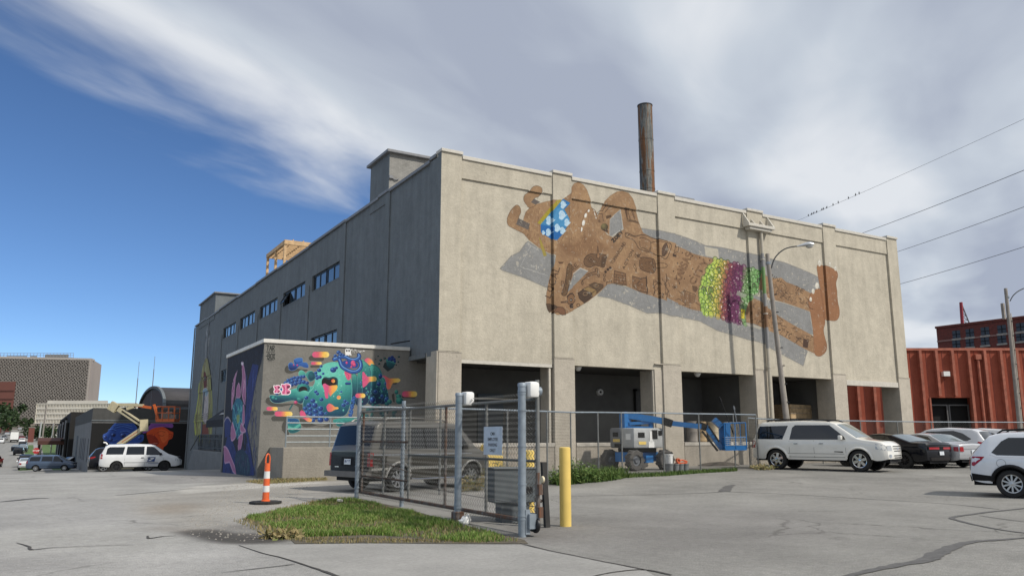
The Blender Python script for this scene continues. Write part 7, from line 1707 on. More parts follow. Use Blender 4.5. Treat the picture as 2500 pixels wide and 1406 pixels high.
# ------------------------------------------------------------------ buildings round about
def plan_box(mb, pts, z0, z1): return mb.prism([(p[0], p[1]) for p in pts], lambda a, b, d: (a, b, d), z0, z1)
M_red = wall_mat('red oxide cladding', (.31, .082, .05), streak=.9, speck=.4, dirt=(.20, .07, .045))
M_redrib = simple('worn red rib', (.33, .105, .065), .8, var=.3, scale=2.5)
def zz(y, D): return EYE + (1065 - y) / 1981 * D
_cr = np.array([_cy, -_sy]); _cf = np.array([_sy, _cy])
def cpt(px, D, dy=0): return _cf * (D + dy) + _cr * ((px - 1250) / 1981 * D)
def red_building():
    D = 62; a, b = cpt(2040, D), cpt(2760, D); n = -_cf
    t = thing('red_warehouse', 'red metal clad warehouse with tall ribs beyond the parked cars', 'warehouse', (a[0], a[1], 0))
    zt = zz(849, D)
    d0, d1 = cpt(2277, D), cpt(2384, D); zd = zz(971, D)
    w = MB()
    plan_box(w, [a, d0, d0 + _cf * 14, a + _cf * 14], -.5, zt - .2); plan_box(w, [d1, b, b + _cf * 14, d1 + _cf * 14], -.5, zt - .2); plan_box(w, [d0, d1, d1 + _cf * .5, d0 + _cf * .5], zd, zt - .2)
    w.build('wall', M_red, t)
    plan_box(MB(), [a - _cf * .12, b - _cf * .12, b + _cf * 14, a + _cf * 14], zt - .195, zt).build('roof_edge', M_redrib, t)
    dk = simple('unlit interior black', (.004, .004, .004), .9)
    plan_box(MB(), [d0 + _cf * .75, d1 + _cf * .75, d1 + _cf * .85, d0 + _cf * .85], -.4, zd).build('doorway', dk, t)  # black sheet close behind the leaves, standing in for the shade inside
    for k in range(2):
        p, q = d0 + (d1 - d0) * (.02 + .49 * k) + _cf * .5, d0 + (d1 - d0) * (.49 + .49 * k) + _cf * .5; f = MB()
        for u, v in ((p, p + _cr * .1), (q - _cr * .1, q)): plan_box(f, [u, v, v + _cf * .08, u + _cf * .08], 0, zd - .5)
        for z in (zd - .6, 1.55): plan_box(f, [p + _cr * .101, q - _cr * .101, q - _cr * .101 + _cf * .07, p + _cr * .101 + _cf * .07], z, z + .1)
        f.build('door_leaf', simple('grey door steel', (.10, .10, .10), .5), t)
    f = MB()
    for u in (d0, d1 - _cr * .12): plan_box(f, [u - _cf * .06, u + _cr * .12 - _cf * .06, u + _cr * .12 - _cf * .002, u - _cf * .002], 0, zd)
    f.build('door_frame', M_redrib, t)
    for px in list(range(2057, 2740, 40)):
        p = cpt(px, D); mid = 2285 < px < 2376
        z0 = zd + .12 if mid else -.3
        plan_box(MB(), [p, p + _cr * .2, p + _cr * .2 - _cf * .34, p - _cf * .34], z0, zt - .22).build('rib', M_redrib, t)
        q = cpt(px + 21, D); zq = zd + .06 if 2262 < px < 2384 else -.3; plan_box(MB(), [q, q + _cr * .03, q + _cr * .03 - _cf * .02, q - _cf * .02], zq, zt - .22).build('panel_joint', simple('joint', (.16, .03, .02), .8) if px == 2057 else bpy.data.materials['joint'], t)
    p = cpt(2404, D) - _cf * .15; pipe([(p[0], p[1], .2), (p[0], p[1], zt - .9)], .11, 'downspout', M_redrib, t)
    plan_box(MB(), [p - _cr * .22 - _cf * .16, p + _cr * .22 - _cf * .16, p + _cr * .22 + _cf * .14, p - _cr * .22 + _cf * .14], zt - .9, zt - .5).build('leader_head', M_redrib, t)
    p = cpt(2320, D) - _cf * .2; z = zz(914, D); plan_box(MB(), [p - _cr * .24 - _cf * .2, p + _cr * .24 - _cf * .2, p + _cr * .24 + _cf * .19, p - _cr * .24 + _cf * .19], z - .16, z + .2).build('flood_light', M_white, t)
    p = cpt(2181, D) - _cf * .36; z = zz(1013, D); s = plan_box(MB(), [p - _cr * .26 - _cf * .03, p + _cr * .26 - _cf * .03, p + _cr * .26, p - _cr * .26], z - .22, z + .24).build('warning_sign', M_white, t)
    plan_box(MB(), [p - _cr * .22 - _cf * .036, p + _cr * .22 - _cf * .036, p + _cr * .22 - _cf * .031, p - _cr * .22 - _cf * .031], z - .04, z + .16).build('sign_field', simple('sign red', (.45, .01, .01), .5), s)
red_building()
M_bglass = simple('old window glass', (.03, .03, .035), .35)
def brick_block():
    p = at_depth(2285, 797, 105); X = p[0]; zt = p[2]
    t = thing('brick_building', 'dark red brick block rising behind the red warehouse', 'building', (X, p[1], 0))
    Mb = brick_mat('dark brick', (.13, .028, .020), (.10, .024, .018), (.10, .045, .035), wd=.5, ht=.2)
    y1 = on_x(2640, 760, X)[1]
    MB().box(X, X + 25, y1, p[1], -.5, zt - .3).build('wall', Mb, t); MB().bbox(X - .15, X + 25, y1, p[1] + .1, zt - .299, zt, .05).build('parapet', Mb, t)
    MB().box(X - .1, X, y1, p[1], zt - 2.1, zt - 1.9).build('stone_band', simple('band stone', (.22, .12, .10), .8), t)
    for row, ys in ((0, 818), (1, 842)):
        for px in (2335, 2368, 2405, 2446, 2492, 2545):
            q = on_x(px, ys - (px - 2320) * .115, X); hw_, hh = .52, .5
            f = MB().box(X - .03, X + .12, q[1] - hw_, q[1] + hw_, q[2] - hh, q[2] + hh).build('window', M_bglass, t)
            MB().box(X - .14, X - .031, q[1] - hw_ - .1, q[1] + hw_ + .1, q[2] - hh - .25, q[2] - hh - .02).build('sill', M_pole, f)
            MB().box(X - .06, X - .031, q[1] - .05, q[1] + .05, q[2] - hh, q[2] + hh).box(X - .055, X - .031, q[1] - hw_, q[1] + hw_, q[2] - .05, q[2] + .05).build('muntin', M_trim, f)
    q = at_depth(2352, 735, 112); s = thing('roof_sign_frame', 'thin lattice back of a rooftop sign on the brick building', 'sign', (q[0], q[1], zt))
    b = MB(); A = at_depth(2346, 738, 112); B0 = at_depth(2349, 797, 112); B1 = at_depth(2376, 797, 112)
    zb = zt - .3
    A, B0, B1 = Vector(A), Vector((B0[0], B0[1], zb)), Vector((B1[0], B1[1], zb))
    MB().bar(A, B0, .35, .25).build('sign_face', simple('sign edge red', (.25, .02, .03), .6), s)
    Ms = simple('sign frame', (.10, .10, .11), .6)
    MB().bar(A, B1, .12, .12).build('strut', Ms, s)
    for k in range(7):
        u = A.lerp(B0, .16 + .13 * k); v = A.lerp(B1, .16 + .13 * k); MB().bar(u, v, .1, .08).build('strut', Ms, s)
        w = A.lerp(B1, min(1, .29 + .13 * k)); MB().bar(u, w, .07, .07).build('strut', Ms, s)
brick_block()
# low grey building with the painted faces
LX, LY = 4.44, 92.0
MF = Canvas(LX, 14.2, -1.75, 3.0, 60, lambda x, y: on_y(x, y, LY)[[0, 2]])
def paint_faces():
    c = MF; q = Zf(0, 830, 4.018); c.c[:] = (.055, .055, .06, 1)
    B, BD, BLt = rgb(44, 74, 148), rgb(20, 30, 76), rgb(96, 136, 206)
    hd = q((1010, 930), (1050, 905), (1085, 860), (1140, 805), (1220, 795), (1300, 810), (1345, 860), (1360, 920), (1410, 930), (1400, 990), (1365, 1010), (1340, 1100), (1200, 1140), (1100, 1080), (1070, 1010), (1020, 980))
    c.poly(hd, B, smooth=3); c.line(hd, 1.5, BLt, .5, smooth=3, closed=True)
    for P in (((1120, 840), (1200, 825), (1290, 845)), ((1130, 860), (1210, 845), (1300, 870)), ((1060, 880), (1100, 870), (1140, 885)), ((1180, 900), (1240, 890), (1290, 910)), ((1080, 950), (1110, 985), (1150, 970)), ((1090, 1010), (1140, 1030), (1220, 1010))): c.line(q(*P), 2.5, BLt, .8, smooth=3); c.line(q(*[(x, y + 10) for x, y in P]), 2.5, BD, .8, smooth=3)
    for x, y, r in ((1110, 930, 26), (1205, 935, 30), (1085, 975, 22), (1370, 960, 20), (1030, 950, 18)): a, b = q((x, y))[0]; c.ball(a, b, r / 4, r * .8 / 4, rgb(70, 104, 180), BD, rgb(150, 176, 226))
    for x, y in ((1115, 930), (1205, 938)): a, b = q((x, y))[0]; c.ball(a, b, 2.4, 2.4, rgb(14, 16, 40), rgb(14, 16, 40), rgb(220, 226, 240))
    O, OD, OL = rgb(196, 74, 34), rgb(112, 28, 24), rgb(232, 120, 62)
    fc = q((1440, 900), (1500, 860), (1600, 850), (1670, 890), (1700, 905), (1690, 960), (1655, 980), (1640, 1020), (1600, 1060), (1600, 1120), (1520, 1120), (1480, 1040), (1450, 980)); c.poly(fc, O, smooth=3)
    c.poly(q((1440, 930), (1520, 940), (1560, 1010), (1500, 1050), (1460, 1000)), OD, .55, smooth=3); c.poly(q((1560, 880), (1640, 890), (1650, 960), (1600, 1010), (1570, 950)), OL, .5, smooth=3)
    for P in (((1540, 910), (1580, 890), (1620, 905)), ((1555, 930), (1590, 940), (1610, 930)), ((1460, 930), (1500, 920)), ((1520, 920), (1515, 960), (1540, 965)), ((1490, 1010), (1530, 1020), (1570, 1000)), ((1660, 920), (1690, 925), (1675, 960))): c.line(q(*P), 2.2, OD, .9, smooth=3)
    c.line(q((1500, 1012), (1545, 1012)), 2.5, rgb(220, 170, 150), .8)
    c.poly(q((1395, 905), (1450, 860), (1500, 800), (1600, 800), (1690, 815), (1690, 860), (1600, 850), (1500, 865), (1430, 910)), rgb(124, 74, 146), smooth=3); c.line(q((1440, 890), (1520, 840), (1620, 835)), 2.5, rgb(82, 46, 104), .8, smooth=3)
paint_faces()
def low_building():
    t = thing('low_grey_building', 'low dark grey building with painted faces behind the white mail minivan', 'building', (LX, LY, -1.8))
    Mg = wall_mat('charcoal parapet', (.085, .085, .082), speck=.3); Ms = wall_mat('grey side wall', (.20, .20, .20), speck=.3)
    MB().box(LX, 32, LY + .02, 138, -3, 3.0).build('wall', Ms, t); MB().box(LX - .02, 32, LY - .04, 138, 3.001, 4.35).build('parapet', Mg, t)
    MB().box(LX - .05, 32, LY - .08, LY - .041, 3.05, 3.17).build('ledge', M_greyw, t)
    m = NT('painted faces'); tx = tex_node(m, MF.image('painted faces', 1.1)); m.set(Base_Color=m.mix(tx.outputs[0], m.ramp(m.noise(4, 4, .6, m.coord()), [(.3, .85), (.7, 1.1)]), .8, 'MULTIPLY'), Roughness=.85)
    paint_sheet(MF, .2, lambda a, b: LY + .02, 'y', (), 'mural', m.mat, t, 'mural of a wrinkled blue face and an orange face in a purple cap', lift=.01)
    dk = simple('dark slot', (.012, .012, .012), .6)
    d = on_x(190, 1060, LX); MB().box(LX - .03, LX + .1, d[1] - 2.2, d[1] + 2.2, -2, 1.6).build('door', dk, t)
    for px in (196, 199.5, 203.5, 207, 215): q = on_x(px, 1085, LX); MB().box(LX - .03, LX + .1, q[1] - .35, q[1] + .35, -1.1, 1.3).build('slot_window', dk, t)
    # barrel roof
    y0, y1 = 95.0, 122.0; r = (y1 - y0) / 2; yc = (y0 + y1) / 2; A = np.linspace(0, math.pi, 25); zb, h = 4.66, 2.75
    arc = [(yc - r * math.cos(q), zb + h * math.sin(q)) for q in A]; b = MB()
    b.prism(arc, lambda a, c, d: (d, a, c), 11.6, 34); b.build('barrel_roof', simple('dark roofing', (.040, .036, .036), .7, var=.4, scale=.4), t)
    MB().prism([(yc - (r - .8) * math.cos(q), zb + (h - .35) * math.sin(q)) for q in A], lambda a, c, d: (d, a, c), 11.55, 11.59).build('gable', simple('brown gable', (.055, .030, .022), .8), t)
    rim = MB()
    for (a, c), (e, f) in zip(arc[:-1], arc[1:]): rim.bar((11.45, a, c), (11.45, e, f), .3, .3, (1, 0, 0))
    rim.build('gable_rim', M_greyw, t); MB().box(11.3, 34, 94.6, 95, 4.2, 4.66).build('eave', M_greyw, t)
    for px, py, h in ((1331 / 4.018, 986, 6.4), (1494 / 4.018, 950, 5.0)):
        q = at_depth(px, py, 100); a = thing('antenna_mast', 'thin antenna mast ' + ('left of' if px < 350 else 'standing on top of') + ' the barrel roof', 'antenna', tuple(q)); MB().tube([(q[0], q[1], q[2] - 2), (q[0], q[1], q[2] + h * .5)], .06, 6).build('mast', M_coping2, a)
        MB().tube([(q[0], q[1], q[2] + h * .501), (q[0], q[1], q[2] + h * .82)], .03, 5).build('tip', M_coping2, a)
    # charcoal neighbour with pipes
    n = thing('charcoal_building', 'near black building with vertical pipes along the street', 'building', (LX, 142, -2.3)); Mc = wall_mat('charcoal wall', (.028, .027, .026), speck=.2)
    MB().box(LX - .6, 30, 141, 215, -3.5, 5.2).build('wall', Mc, n)
    for k in range(11): y = 144 + k * 6.5; MB().tube([(LX - .85, y, -2.2), (LX - .85, y, 3.6 + (k % 3) * .5)], .22, 8).build('pipe', M_coping2 if k % 3 == 1 else Mc, n)
    for k in range(3): MB().box(LX - .72, LX - .601, 150 + k * 18, 155 + k * 18, -2.3, .3).build('doorway', dk, n)
    MB().box(LX - 1.5, LX - .601, 146, 160, .9, 1.1).build('ledge', Mc, n)
    c = thing('entrance_canopy', 'rust brown canopy roof on posts beside the street', 'canopy', (2.2, 160, -2.3)); Mb = simple('brown canopy', (.075, .028, .020), .7)
    MB().prism([(150, .2), (178, .2), (178, 1.1), (152, 1.3), (150, .8)], lambda a, z, d: (d, a, z), -.2, 3.8).build('roof', Mb, c)
    for y in (151, 160, 169, 177): MB().box(-.1, .25, y - .2, y + .2, -2.6, .19).build('post', Mb, c)
low_building()
def office_tower():
    D = 520; P = [cpt(-260, 495), cpt(206, D), cpt(229, D + 40), cpt(-260, D + 70)]
    zt, zb = zz(879, D), zz(1050, D)
    t = thing('office_tower', 'tall office slab with a diamond lattice facade far behind', 'office tower', (P[1][0], P[1][1], zb))
    plan_box(MB(), P, zb, zt).build('core', simple('tower glass', (.035, .035, .04), .3), t)
    d = P[1] - P[0]; Ln = np.hypot(*d); d /= Ln; nrm = np.array([d[1], -d[0]]); Mt = simple('tower precast', (.37, .34, .31), .85)
    n = 108; w = Ln / n; rows = 42; h = (zt - zb) / rows; b = MB()
    for i in range(n):
        pts = []
        for k in range(rows + 1):
            s = (i + .5 + (.30 if (k + i % 2) % 2 else -.30)) * w; q = P[0] + d * s + nrm * .5; pts.append((q[0], q[1], zb + k * h))
        for a, c in zip(pts[:-1], pts[1:]): b.bar(a, c, .62, .5, (nrm[0], nrm[1], 0))
        b.build('lattice', Mt, t, kind='stuff')
    e = _cr * 0
    plan_box(MB(), [P[1] - d * 1.5 + nrm * .7, P[1] + nrm * .7 + d * .3, P[2] + d * .6, P[2] - nrm * 3], zb, zt + .6).build('end_wall', simple('tower end wall', (.30, .26, .235), .85, var=.1, scale=.05), t)
    plan_box(MB(), [P[0] + nrm * .8, P[1] + nrm * .8, P[1] - nrm * 8, P[0] - nrm * 8], zt + .001, zt + 1.2).build('cornice', Mt, t)
    for x0, x1, hh in ((-40, 12, 4), (20, 38, 4), (58, 118, 5)): plan_box(MB(), [cpt(x0, D - 2, 14), cpt(x1, D - 2, 14), cpt(x1, D + 10, 14), cpt(x0, D + 10, 14)], zt + 1, zt + hh).build('roof_plant', simple('plant room', (.24, .235, .22), .8), t)
    f = MB()
    for px in np.linspace(-30, 160, 24): q = cpt(px, D + 4); f.box(q[0] - .12, q[0] + .12, q[1] - .12, q[1] + .12, zt + 1, zt + 5)
    for z in (2.2, 3.6, 5): a, c = cpt(-30, D + 4), cpt(160, D + 4); f.bar((*a, zt + z), (*c, zt + z), .25, .2)
    f.build('roof_screen', M_coping2, t)
    plan_box(MB(), [cpt(-100, 470), cpt(72, 470), cpt(72, 494), cpt(-100, 490)], zb - 5, zz(1030, 470)).build('podium', simple('podium', (.22, .2, .185), .85), t)
    # brown brick block at the left edge
    D2 = 400; b2 = thing('brown_block', 'plain red brown block at the left frame edge', 'building', (*cpt(0, D2), 0))
    plan_box(MB(), [cpt(-200, D2), cpt(24, D2), cpt(19, D2 + 30), cpt(-200, D2 + 30)], -2, zz(932, D2)).build('wall', simple('brown brick', (.17, .065, .05), .85, var=.1, scale=.05), b2)
    for y in (955, 975, 1000): plan_box(MB(), [cpt(-200, D2 - .3), cpt(22, D2 - .3), cpt(22, D2 - .01), cpt(-200, D2 - .01)], zz(y, D2), zz(y, D2) + .5).build('string_course', simple('course', (.12, .05, .04), .9), b2)
office_tower()
def white_office():
    D = 330; a, b = cpt(84, D), cpt(330, D - 4); d = b - a; L = np.hypot(*d); d /= L; n = np.array([d[1], -d[0]])
    zt, zb = zz(985, D), zz(1034, D); Mw = simple('white precast', (.66, .62, .54), .8, var=.06, scale=.1)
    t = thing('white_office', 'long white four storey office with small square windows', 'office building', (*a, zb))
    plan_box(MB(), [a, b, b - n * 20, a - n * 20], zb - .2, zt - .4).build('glass_core', simple('office glass', (.02, .018, .016), .4), t)
    rows, cols = 4, 66; h = (zt - zb) / rows; w = L / cols
    for k in range(rows + 1):
        z0, z1 = zb + k * h - .17 * h, zb + k * h + .2 * h
        plan_box(MB(), [a + n * .5, b + n * .5, b + n * .001, a + n * .001], max(z0, zb), min(z1, zt)).build('spandrel', Mw, t)
    p = MB()
    for i in range(cols + 1): q = a + d * w * i; plan_box(p, [q - d * w * .2 + n * .42, q + d * w * .2 + n * .42, q + d * w * .2 + n * .002, q - d * w * .2 + n * .002], zb, zt - .3)
    p.build('piers', Mw, t, kind='stuff')
    plan_box(MB(), [a - d * .1 + n * .6, a + n * .6, a - n * 20, a - d * .1 - n * 20], zb, zt).build('end_wall', Mw, t)
    plan_box(MB(), [cpt(107, D + 8), cpt(256, D + 8), cpt(256, D + 18), cpt(107, D + 18)], zt, zz(976, D)).build('roof_storey', Mw, t)
    lo = simple('tan base', (.26, .22, .18), .85)
    plan_box(MB(), [cpt(72, D - 6), cpt(150, D - 6), cpt(150, D + 2), cpt(72, D + 2)], -3, zz(1050, D)).build('base', lo, t)
    plan_box(MB(), [cpt(72, D - 9), cpt(250, D - 9), cpt(250, D - 6.1), cpt(72, D - 6.1)], zz(1047, D), zz(1044, D)).build('base_ledge', Mw, t)
    for px in (72, 78, 126): plan_box(MB(), [cpt(px, D - 8), cpt(px + 5, D - 8), cpt(px + 5, D - 6.1), cpt(px, D - 6.1)], -3, zz(1036, D)).build('base_pier', lo, t)
white_office()
# ------------------------------------------------------------------ boom lifts
M_lblue = simple('lift blue paint', (.014, .14, .38), .4, var=.12); M_lgrey = simple('lift grey panel', (.14, .15, .165), .45, var=.1); M_lpale = simple('lift pale panel', (.38, .39, .39), .45); M_beigel = simple('lift cream paint', (.52, .46, .30), .45, var=.1); M_lorange = simple('lift orange paint', (.52, .11, .02), .45, var=.1)
def lift_bar(px0, px1, D, w, h, nm, mt, t, par=None, dd=0): return MB().bar(at_depth(*px0, D), at_depth(*px1, D + dd), w, h).build(nm, mt, par or t)
def blue_lift():
    W1, W2, W3 = (on_ground(*p) for p in ((1484, 1146), (1556, 1149), (1630, 1146)))
    c = (W1 + W3) / 2; e1 = (W3 - W2); e2 = (W1 - W2); e1[2] = e2[2] = 0; u = Vector(e1).normalized(); v = Vector((-u.y, u.x, 0)); hl, hv = np.hypot(*e1[:2]) / 2, np.hypot(*e2[:2]) / 2; z = gz(c[1], c[0])
    t = thing('blue_boom_lift', 'blue articulated boom lift with grey engine covers parked before the bays', 'boom lift', (c[0], c[1], z)); C3 = Vector((c[0], c[1], z))
    MB().obox(C3 + Vector((0, 0, .52)), u * hl * 1.05, v * hv * .5, Vector((0, 0, .19))).obox(C3 + Vector((0, 0, .44)), u * .2, v * hv * .98, Vector((0, 0, .14))).build('chassis', M_lblue, t)
    for a in (-1, 1):
        for b in (-1, 1):
            q = C3 + u * hl * a + v * hv * b; M = Matrix.Translation(q + Vector((0, 0, .40))) @ Matrix.Rotation(math.atan2(u.y, u.x), 4, 'Z')
            w = MB().lathe([(.22, -.14), (.37, -.15), (.40, -.12), (.40, .12), (.37, .15), (.22, .14)], (0, 0, 0), 'y', 20)
            for k in range(16): A = k * math.pi / 8; s = .07 * (1 if k % 2 else -1); w.obox((.40 * math.cos(A), s, .40 * math.sin(A)), (-.05 * math.sin(A), 0, .05 * math.cos(A)), (0, .085, 0), (.022 * math.cos(A), 0, .022 * math.sin(A)))
            w.tf(M); o = w.build('wheel', simple('dusty tyre', (.09, .085, .08), .9) if a == b == -1 else bpy.data.materials['dusty tyre'], t, smooth=True)
            r = MB().lathe([(0, -.13), (.1, -.14), (.14, -.09), (.22, -.1)], (0, 0, 0), 'y', 16); r.lathe([(0, .13), (.1, .14), (.14, .09), (.22, .1)], (0, 0, 0), 'y', 16); r.tf(M); r.build('rim', M_lgrey, o, smooth=True)
    B = C3 + Vector((0, 0, 1.28)); hb = .70
    MB().obox(C3 + Vector((0, 0, .80)), u * .6, v * .5, Vector((0, 0, .10))).build('turntable', M_trim, t)
    M = Matrix.Translation(B) @ Matrix.Rotation(math.atan2(u.y, u.x), 4, 'Z')
    for nm, x0, x1, y0, y1, mt in (('engine_cover', -.86, .86, .06, .72, M_lgrey), ('control_cover', -.86, .86, -.72, .0, M_lpale)):
        m = MB().bbox(x0, x1, y0, y1, -.40, .40, .07); m.tf(M); m.build(nm, mt, t, smooth=True)
    for (x, y, zc, a, b, mt) in ((.3, -.725, .14, .16, .18, M_trim), (.62, -.725, .2, .1, .1, M_trim), (.1, -.725, .05, .08, .22, M_white), (.1, -.725, -.26, .16, .12, M_white), (-.4, -.725, -.2, .2, .06, M_yel), (-.45, -.725, .12, .18, .1, M_trim)):
        m = MB().box(x - a, x + a, y - .012, y, zc - b, zc + b); m.tf(M); m.build('decal' if mt is not M_trim else 'vent', mt, t)
    for (y, zc, a, b, mt) in ((.3, -.1, .2, .06, M_yel), (.35, .14, .16, .09, M_trim), (.2, -.3, .22, .07, M_trim), (-.4, .05, .14, .12, M_white)):
        m = MB().box(-.875, -.862, y - a, y + a, zc - b, zc + b); m.tf(M); m.build('decal' if mt is not M_trim else 'vent', mt, t)
    D = c[0] * _sy + c[1] * _cy
    L = lambda *a, **k: lift_bar(*a, **k)
    L((1527, 1050), (1526, 1010), D, .34, .34, 'mast', M_lblue, t); L((1524, 1012), (1622, 1028), D, .22, .26, 'boom', M_lblue, t, dd=-.2); L((1536, 1034), (1590, 1030), D - .1, .13, .13, 'link_arm', M_lblue, t); L((1590, 1050), (1588, 1027), D - .1, .14, .14, 'link_arm', M_lblue, t); L((1530, 1044), (1592, 1045), D - .1, .2, .14, 'link_arm', M_lblue, t)
    L((1618, 1027), (1640, 1034), D - .2, .26, .30, 'boom_collar', M_trim, t); L((1640, 1033), (1712, 1041), D - .2, .17, .2, 'fly_boom', M_lblue, t, dd=-.2); L((1700, 1034), (1724, 1044), D - .3, .22, .26, 'knuckle', M_trim, t)
    L((1722, 1040), (1762, 1096), D - .3, .16, .18, 'jib', M_lblue, t); L((1714, 1052), (1752, 1100), D - .45, .07, .07, 'jib_rod', M_trim, t); L((1730, 1040), (1756, 1078), D - .5, .06, .06, 'hose', M_trim, t)
    L((1771, 1098), (1770, 1032), D - .3, .34, .26, 'basket_mast', M_lblue, t)
    q0, q1 = Vector(at_depth(1764, 1093, D - .3)), Vector(at_depth(1816, 1092, D - .3)); bx = (q1 - q0).normalized(); by = Vector((-bx.y, bx.x, 0)); W = (q1 - q0).length; fl = q0 + bx * W / 2; fl.z = q0.z
    bk = MB().obox(fl, bx * W / 2, by * .42, Vector((0, 0, .09))).build('basket_floor', M_lblue, t)
    rl = MB()
    for h in (.42, 1.0):
        P4 = [fl + bx * W / 2 * a + by * .42 * b + Vector((0, 0, h)) for a, b in ((-1, -1), (1, -1), (1, 1), (-1, 1))]
        for i in range(4): rl.tube([P4[i], P4[(i + 1) % 4]], .022, 6)
    for a, b in ((-1, -1), (1, -1), (1, 1), (-1, 1), (0, -1)): p = fl + bx * W / 2 * a + by * .42 * b; rl.tube([p, p + Vector((0, 0, 1.0))], .022, 6)
    rl.build('basket_rail', M_lblue, bk)
    ms = MB()
    for k in range(11): p = fl + bx * W * (k / 10 - .5) - by * .43; ms.tube([p + Vector((0, 0, .1)), p + Vector((0, 0, .45))], .008, 4)
    for k in range(5): p = fl - by * .43 + Vector((0, 0, .12 + k * .08)); ms.tube([p - bx * W / 2, p + bx * W / 2], .008, 4)
    ms.build('toe_mesh', M_lpale, bk); lift_bar((1742, 1024), (1760, 1040), D - .3, .3, .22, 'control_box', M_lblue, t)
    for (p0, p1, lb) in (((1756, 968), (1792, 1062), 'long dark roller pole leaning out of the blue lift basket'), ((1791, 990), (1804, 1060), 'short grey pole standing in the blue lift basket')):
        a, b = at_depth(*p0, D - .3), at_depth(*p1, D - .3); m = MB().tube([b, a], .022, 6); m.tube([a + (b - a) * .04, a + (b - a) * .14], .04, 6); single(m, 'extension_pole', M_trim if p0[0] < 1780 else M_lgrey, lb, 'pole', tuple(b))
blue_lift()
def cream_lift():
    D = 66; q = at_depth(320, 1100, D); t = thing('cream_boom_lift', 'cream and orange boom lift raised behind the white mail minivan', 'boom lift', (q[0], q[1], gz(q[1])))
    L = lambda a, b, w, h, nm, mt, par=None, dd=0: lift_bar(a, b, D, w, h, nm, mt, t, par, dd)
    g = at_depth(300, 1120, D); MB().bbox(g[0] - 1.6, g[0] + 1.6, g[1] - 1.0, g[1] + 1.0, gz(g[1]) + .3, gz(g[1]) + 1.6, .1).build('chassis', M_beigel, t)
    for a in (-1.2, 1.2):
        for b in (-1, 1): MB().lathe([(0, -.15), (.42, -.15), (.42, .15), (0, .15)], (g[0] + a, g[1] + b, gz(g[1]) + .42), 'y', 16).build('wheel', M_tyre, t)
    ar = L((290, 1086), (352, 1044), .40, .34, 'lower_arm', M_beigel); L((300, 1079), (340, 1052), .42, .05, 'lettering_strip', M_lorange, ar)
    L((351, 1052), (351, 1024), .5, .62, 'elbow', M_beigel); u = L((353, 1040), (290, 998), .38, .34, 'upper_arm', M_beigel); L((346, 1034), (300, 1003), .42, .1, 'arm_groove', M_trim, u)
    L((286, 998), (270, 988), .42, .7, 'elbow', M_beigel); L((276, 1003), (280, 988), .3, .42, 'elbow_plate', M_beigel); L((272, 987), (350, 989), .26, .2, 'boom', M_beigel); L((285, 1000), (330, 991), .1, .1, 'cylinder', M_trim); L((310, 998), (328, 992), .24, .22, 'boom_collar', M_beigel)
    L((330, 989), (370, 995), .22, .2, 'fly_boom', M_lorange); L((376, 987), (388, 1028), .18, .16, 'jib', M_lorange)
    c = Vector(at_depth(409, 1026, D)); X = Vector((_cr[0], _cr[1], 0)); Y = Vector((_cf[0], _cf[1], 0)); bk = MB().obox(c, X * .75, Y * .5, Vector((0, 0, .12))).build('basket_floor', M_lorange, t); r = MB()
    for h in (.6, 1.1):
        P4 = [c + X * .75 * a + Y * .5 * b + Vector((0, 0, h)) for a, b in ((-1, -1), (1, -1), (1, 1), (-1, 1))]
        for i in range(4): r.tube([P4[i], P4[(i + 1) % 4]], .035, 6)
    for a in (-1, -.3, .35, 1):
        for b in (-1, 1): p = c + X * .75 * a + Y * .5 * b; r.tube([p, p + Vector((0, 0, 1.1))], .035, 6)
    r.build('basket_rail', M_lorange, bk); m = MB()
    for a, h in ((-.3, .5), (.1, .6), (.45, .35)): p = c + X * a; m.bbox(p.x - .2, p.x + .2, p.y - .2, p.y + .2, p.z + .12, p.z + .12 + h, .03)
    single(m, 'paint_supplies', M_pole, 'paint supplies standing in the orange lift basket', 'paint supplies', tuple(c))
cream_lift()
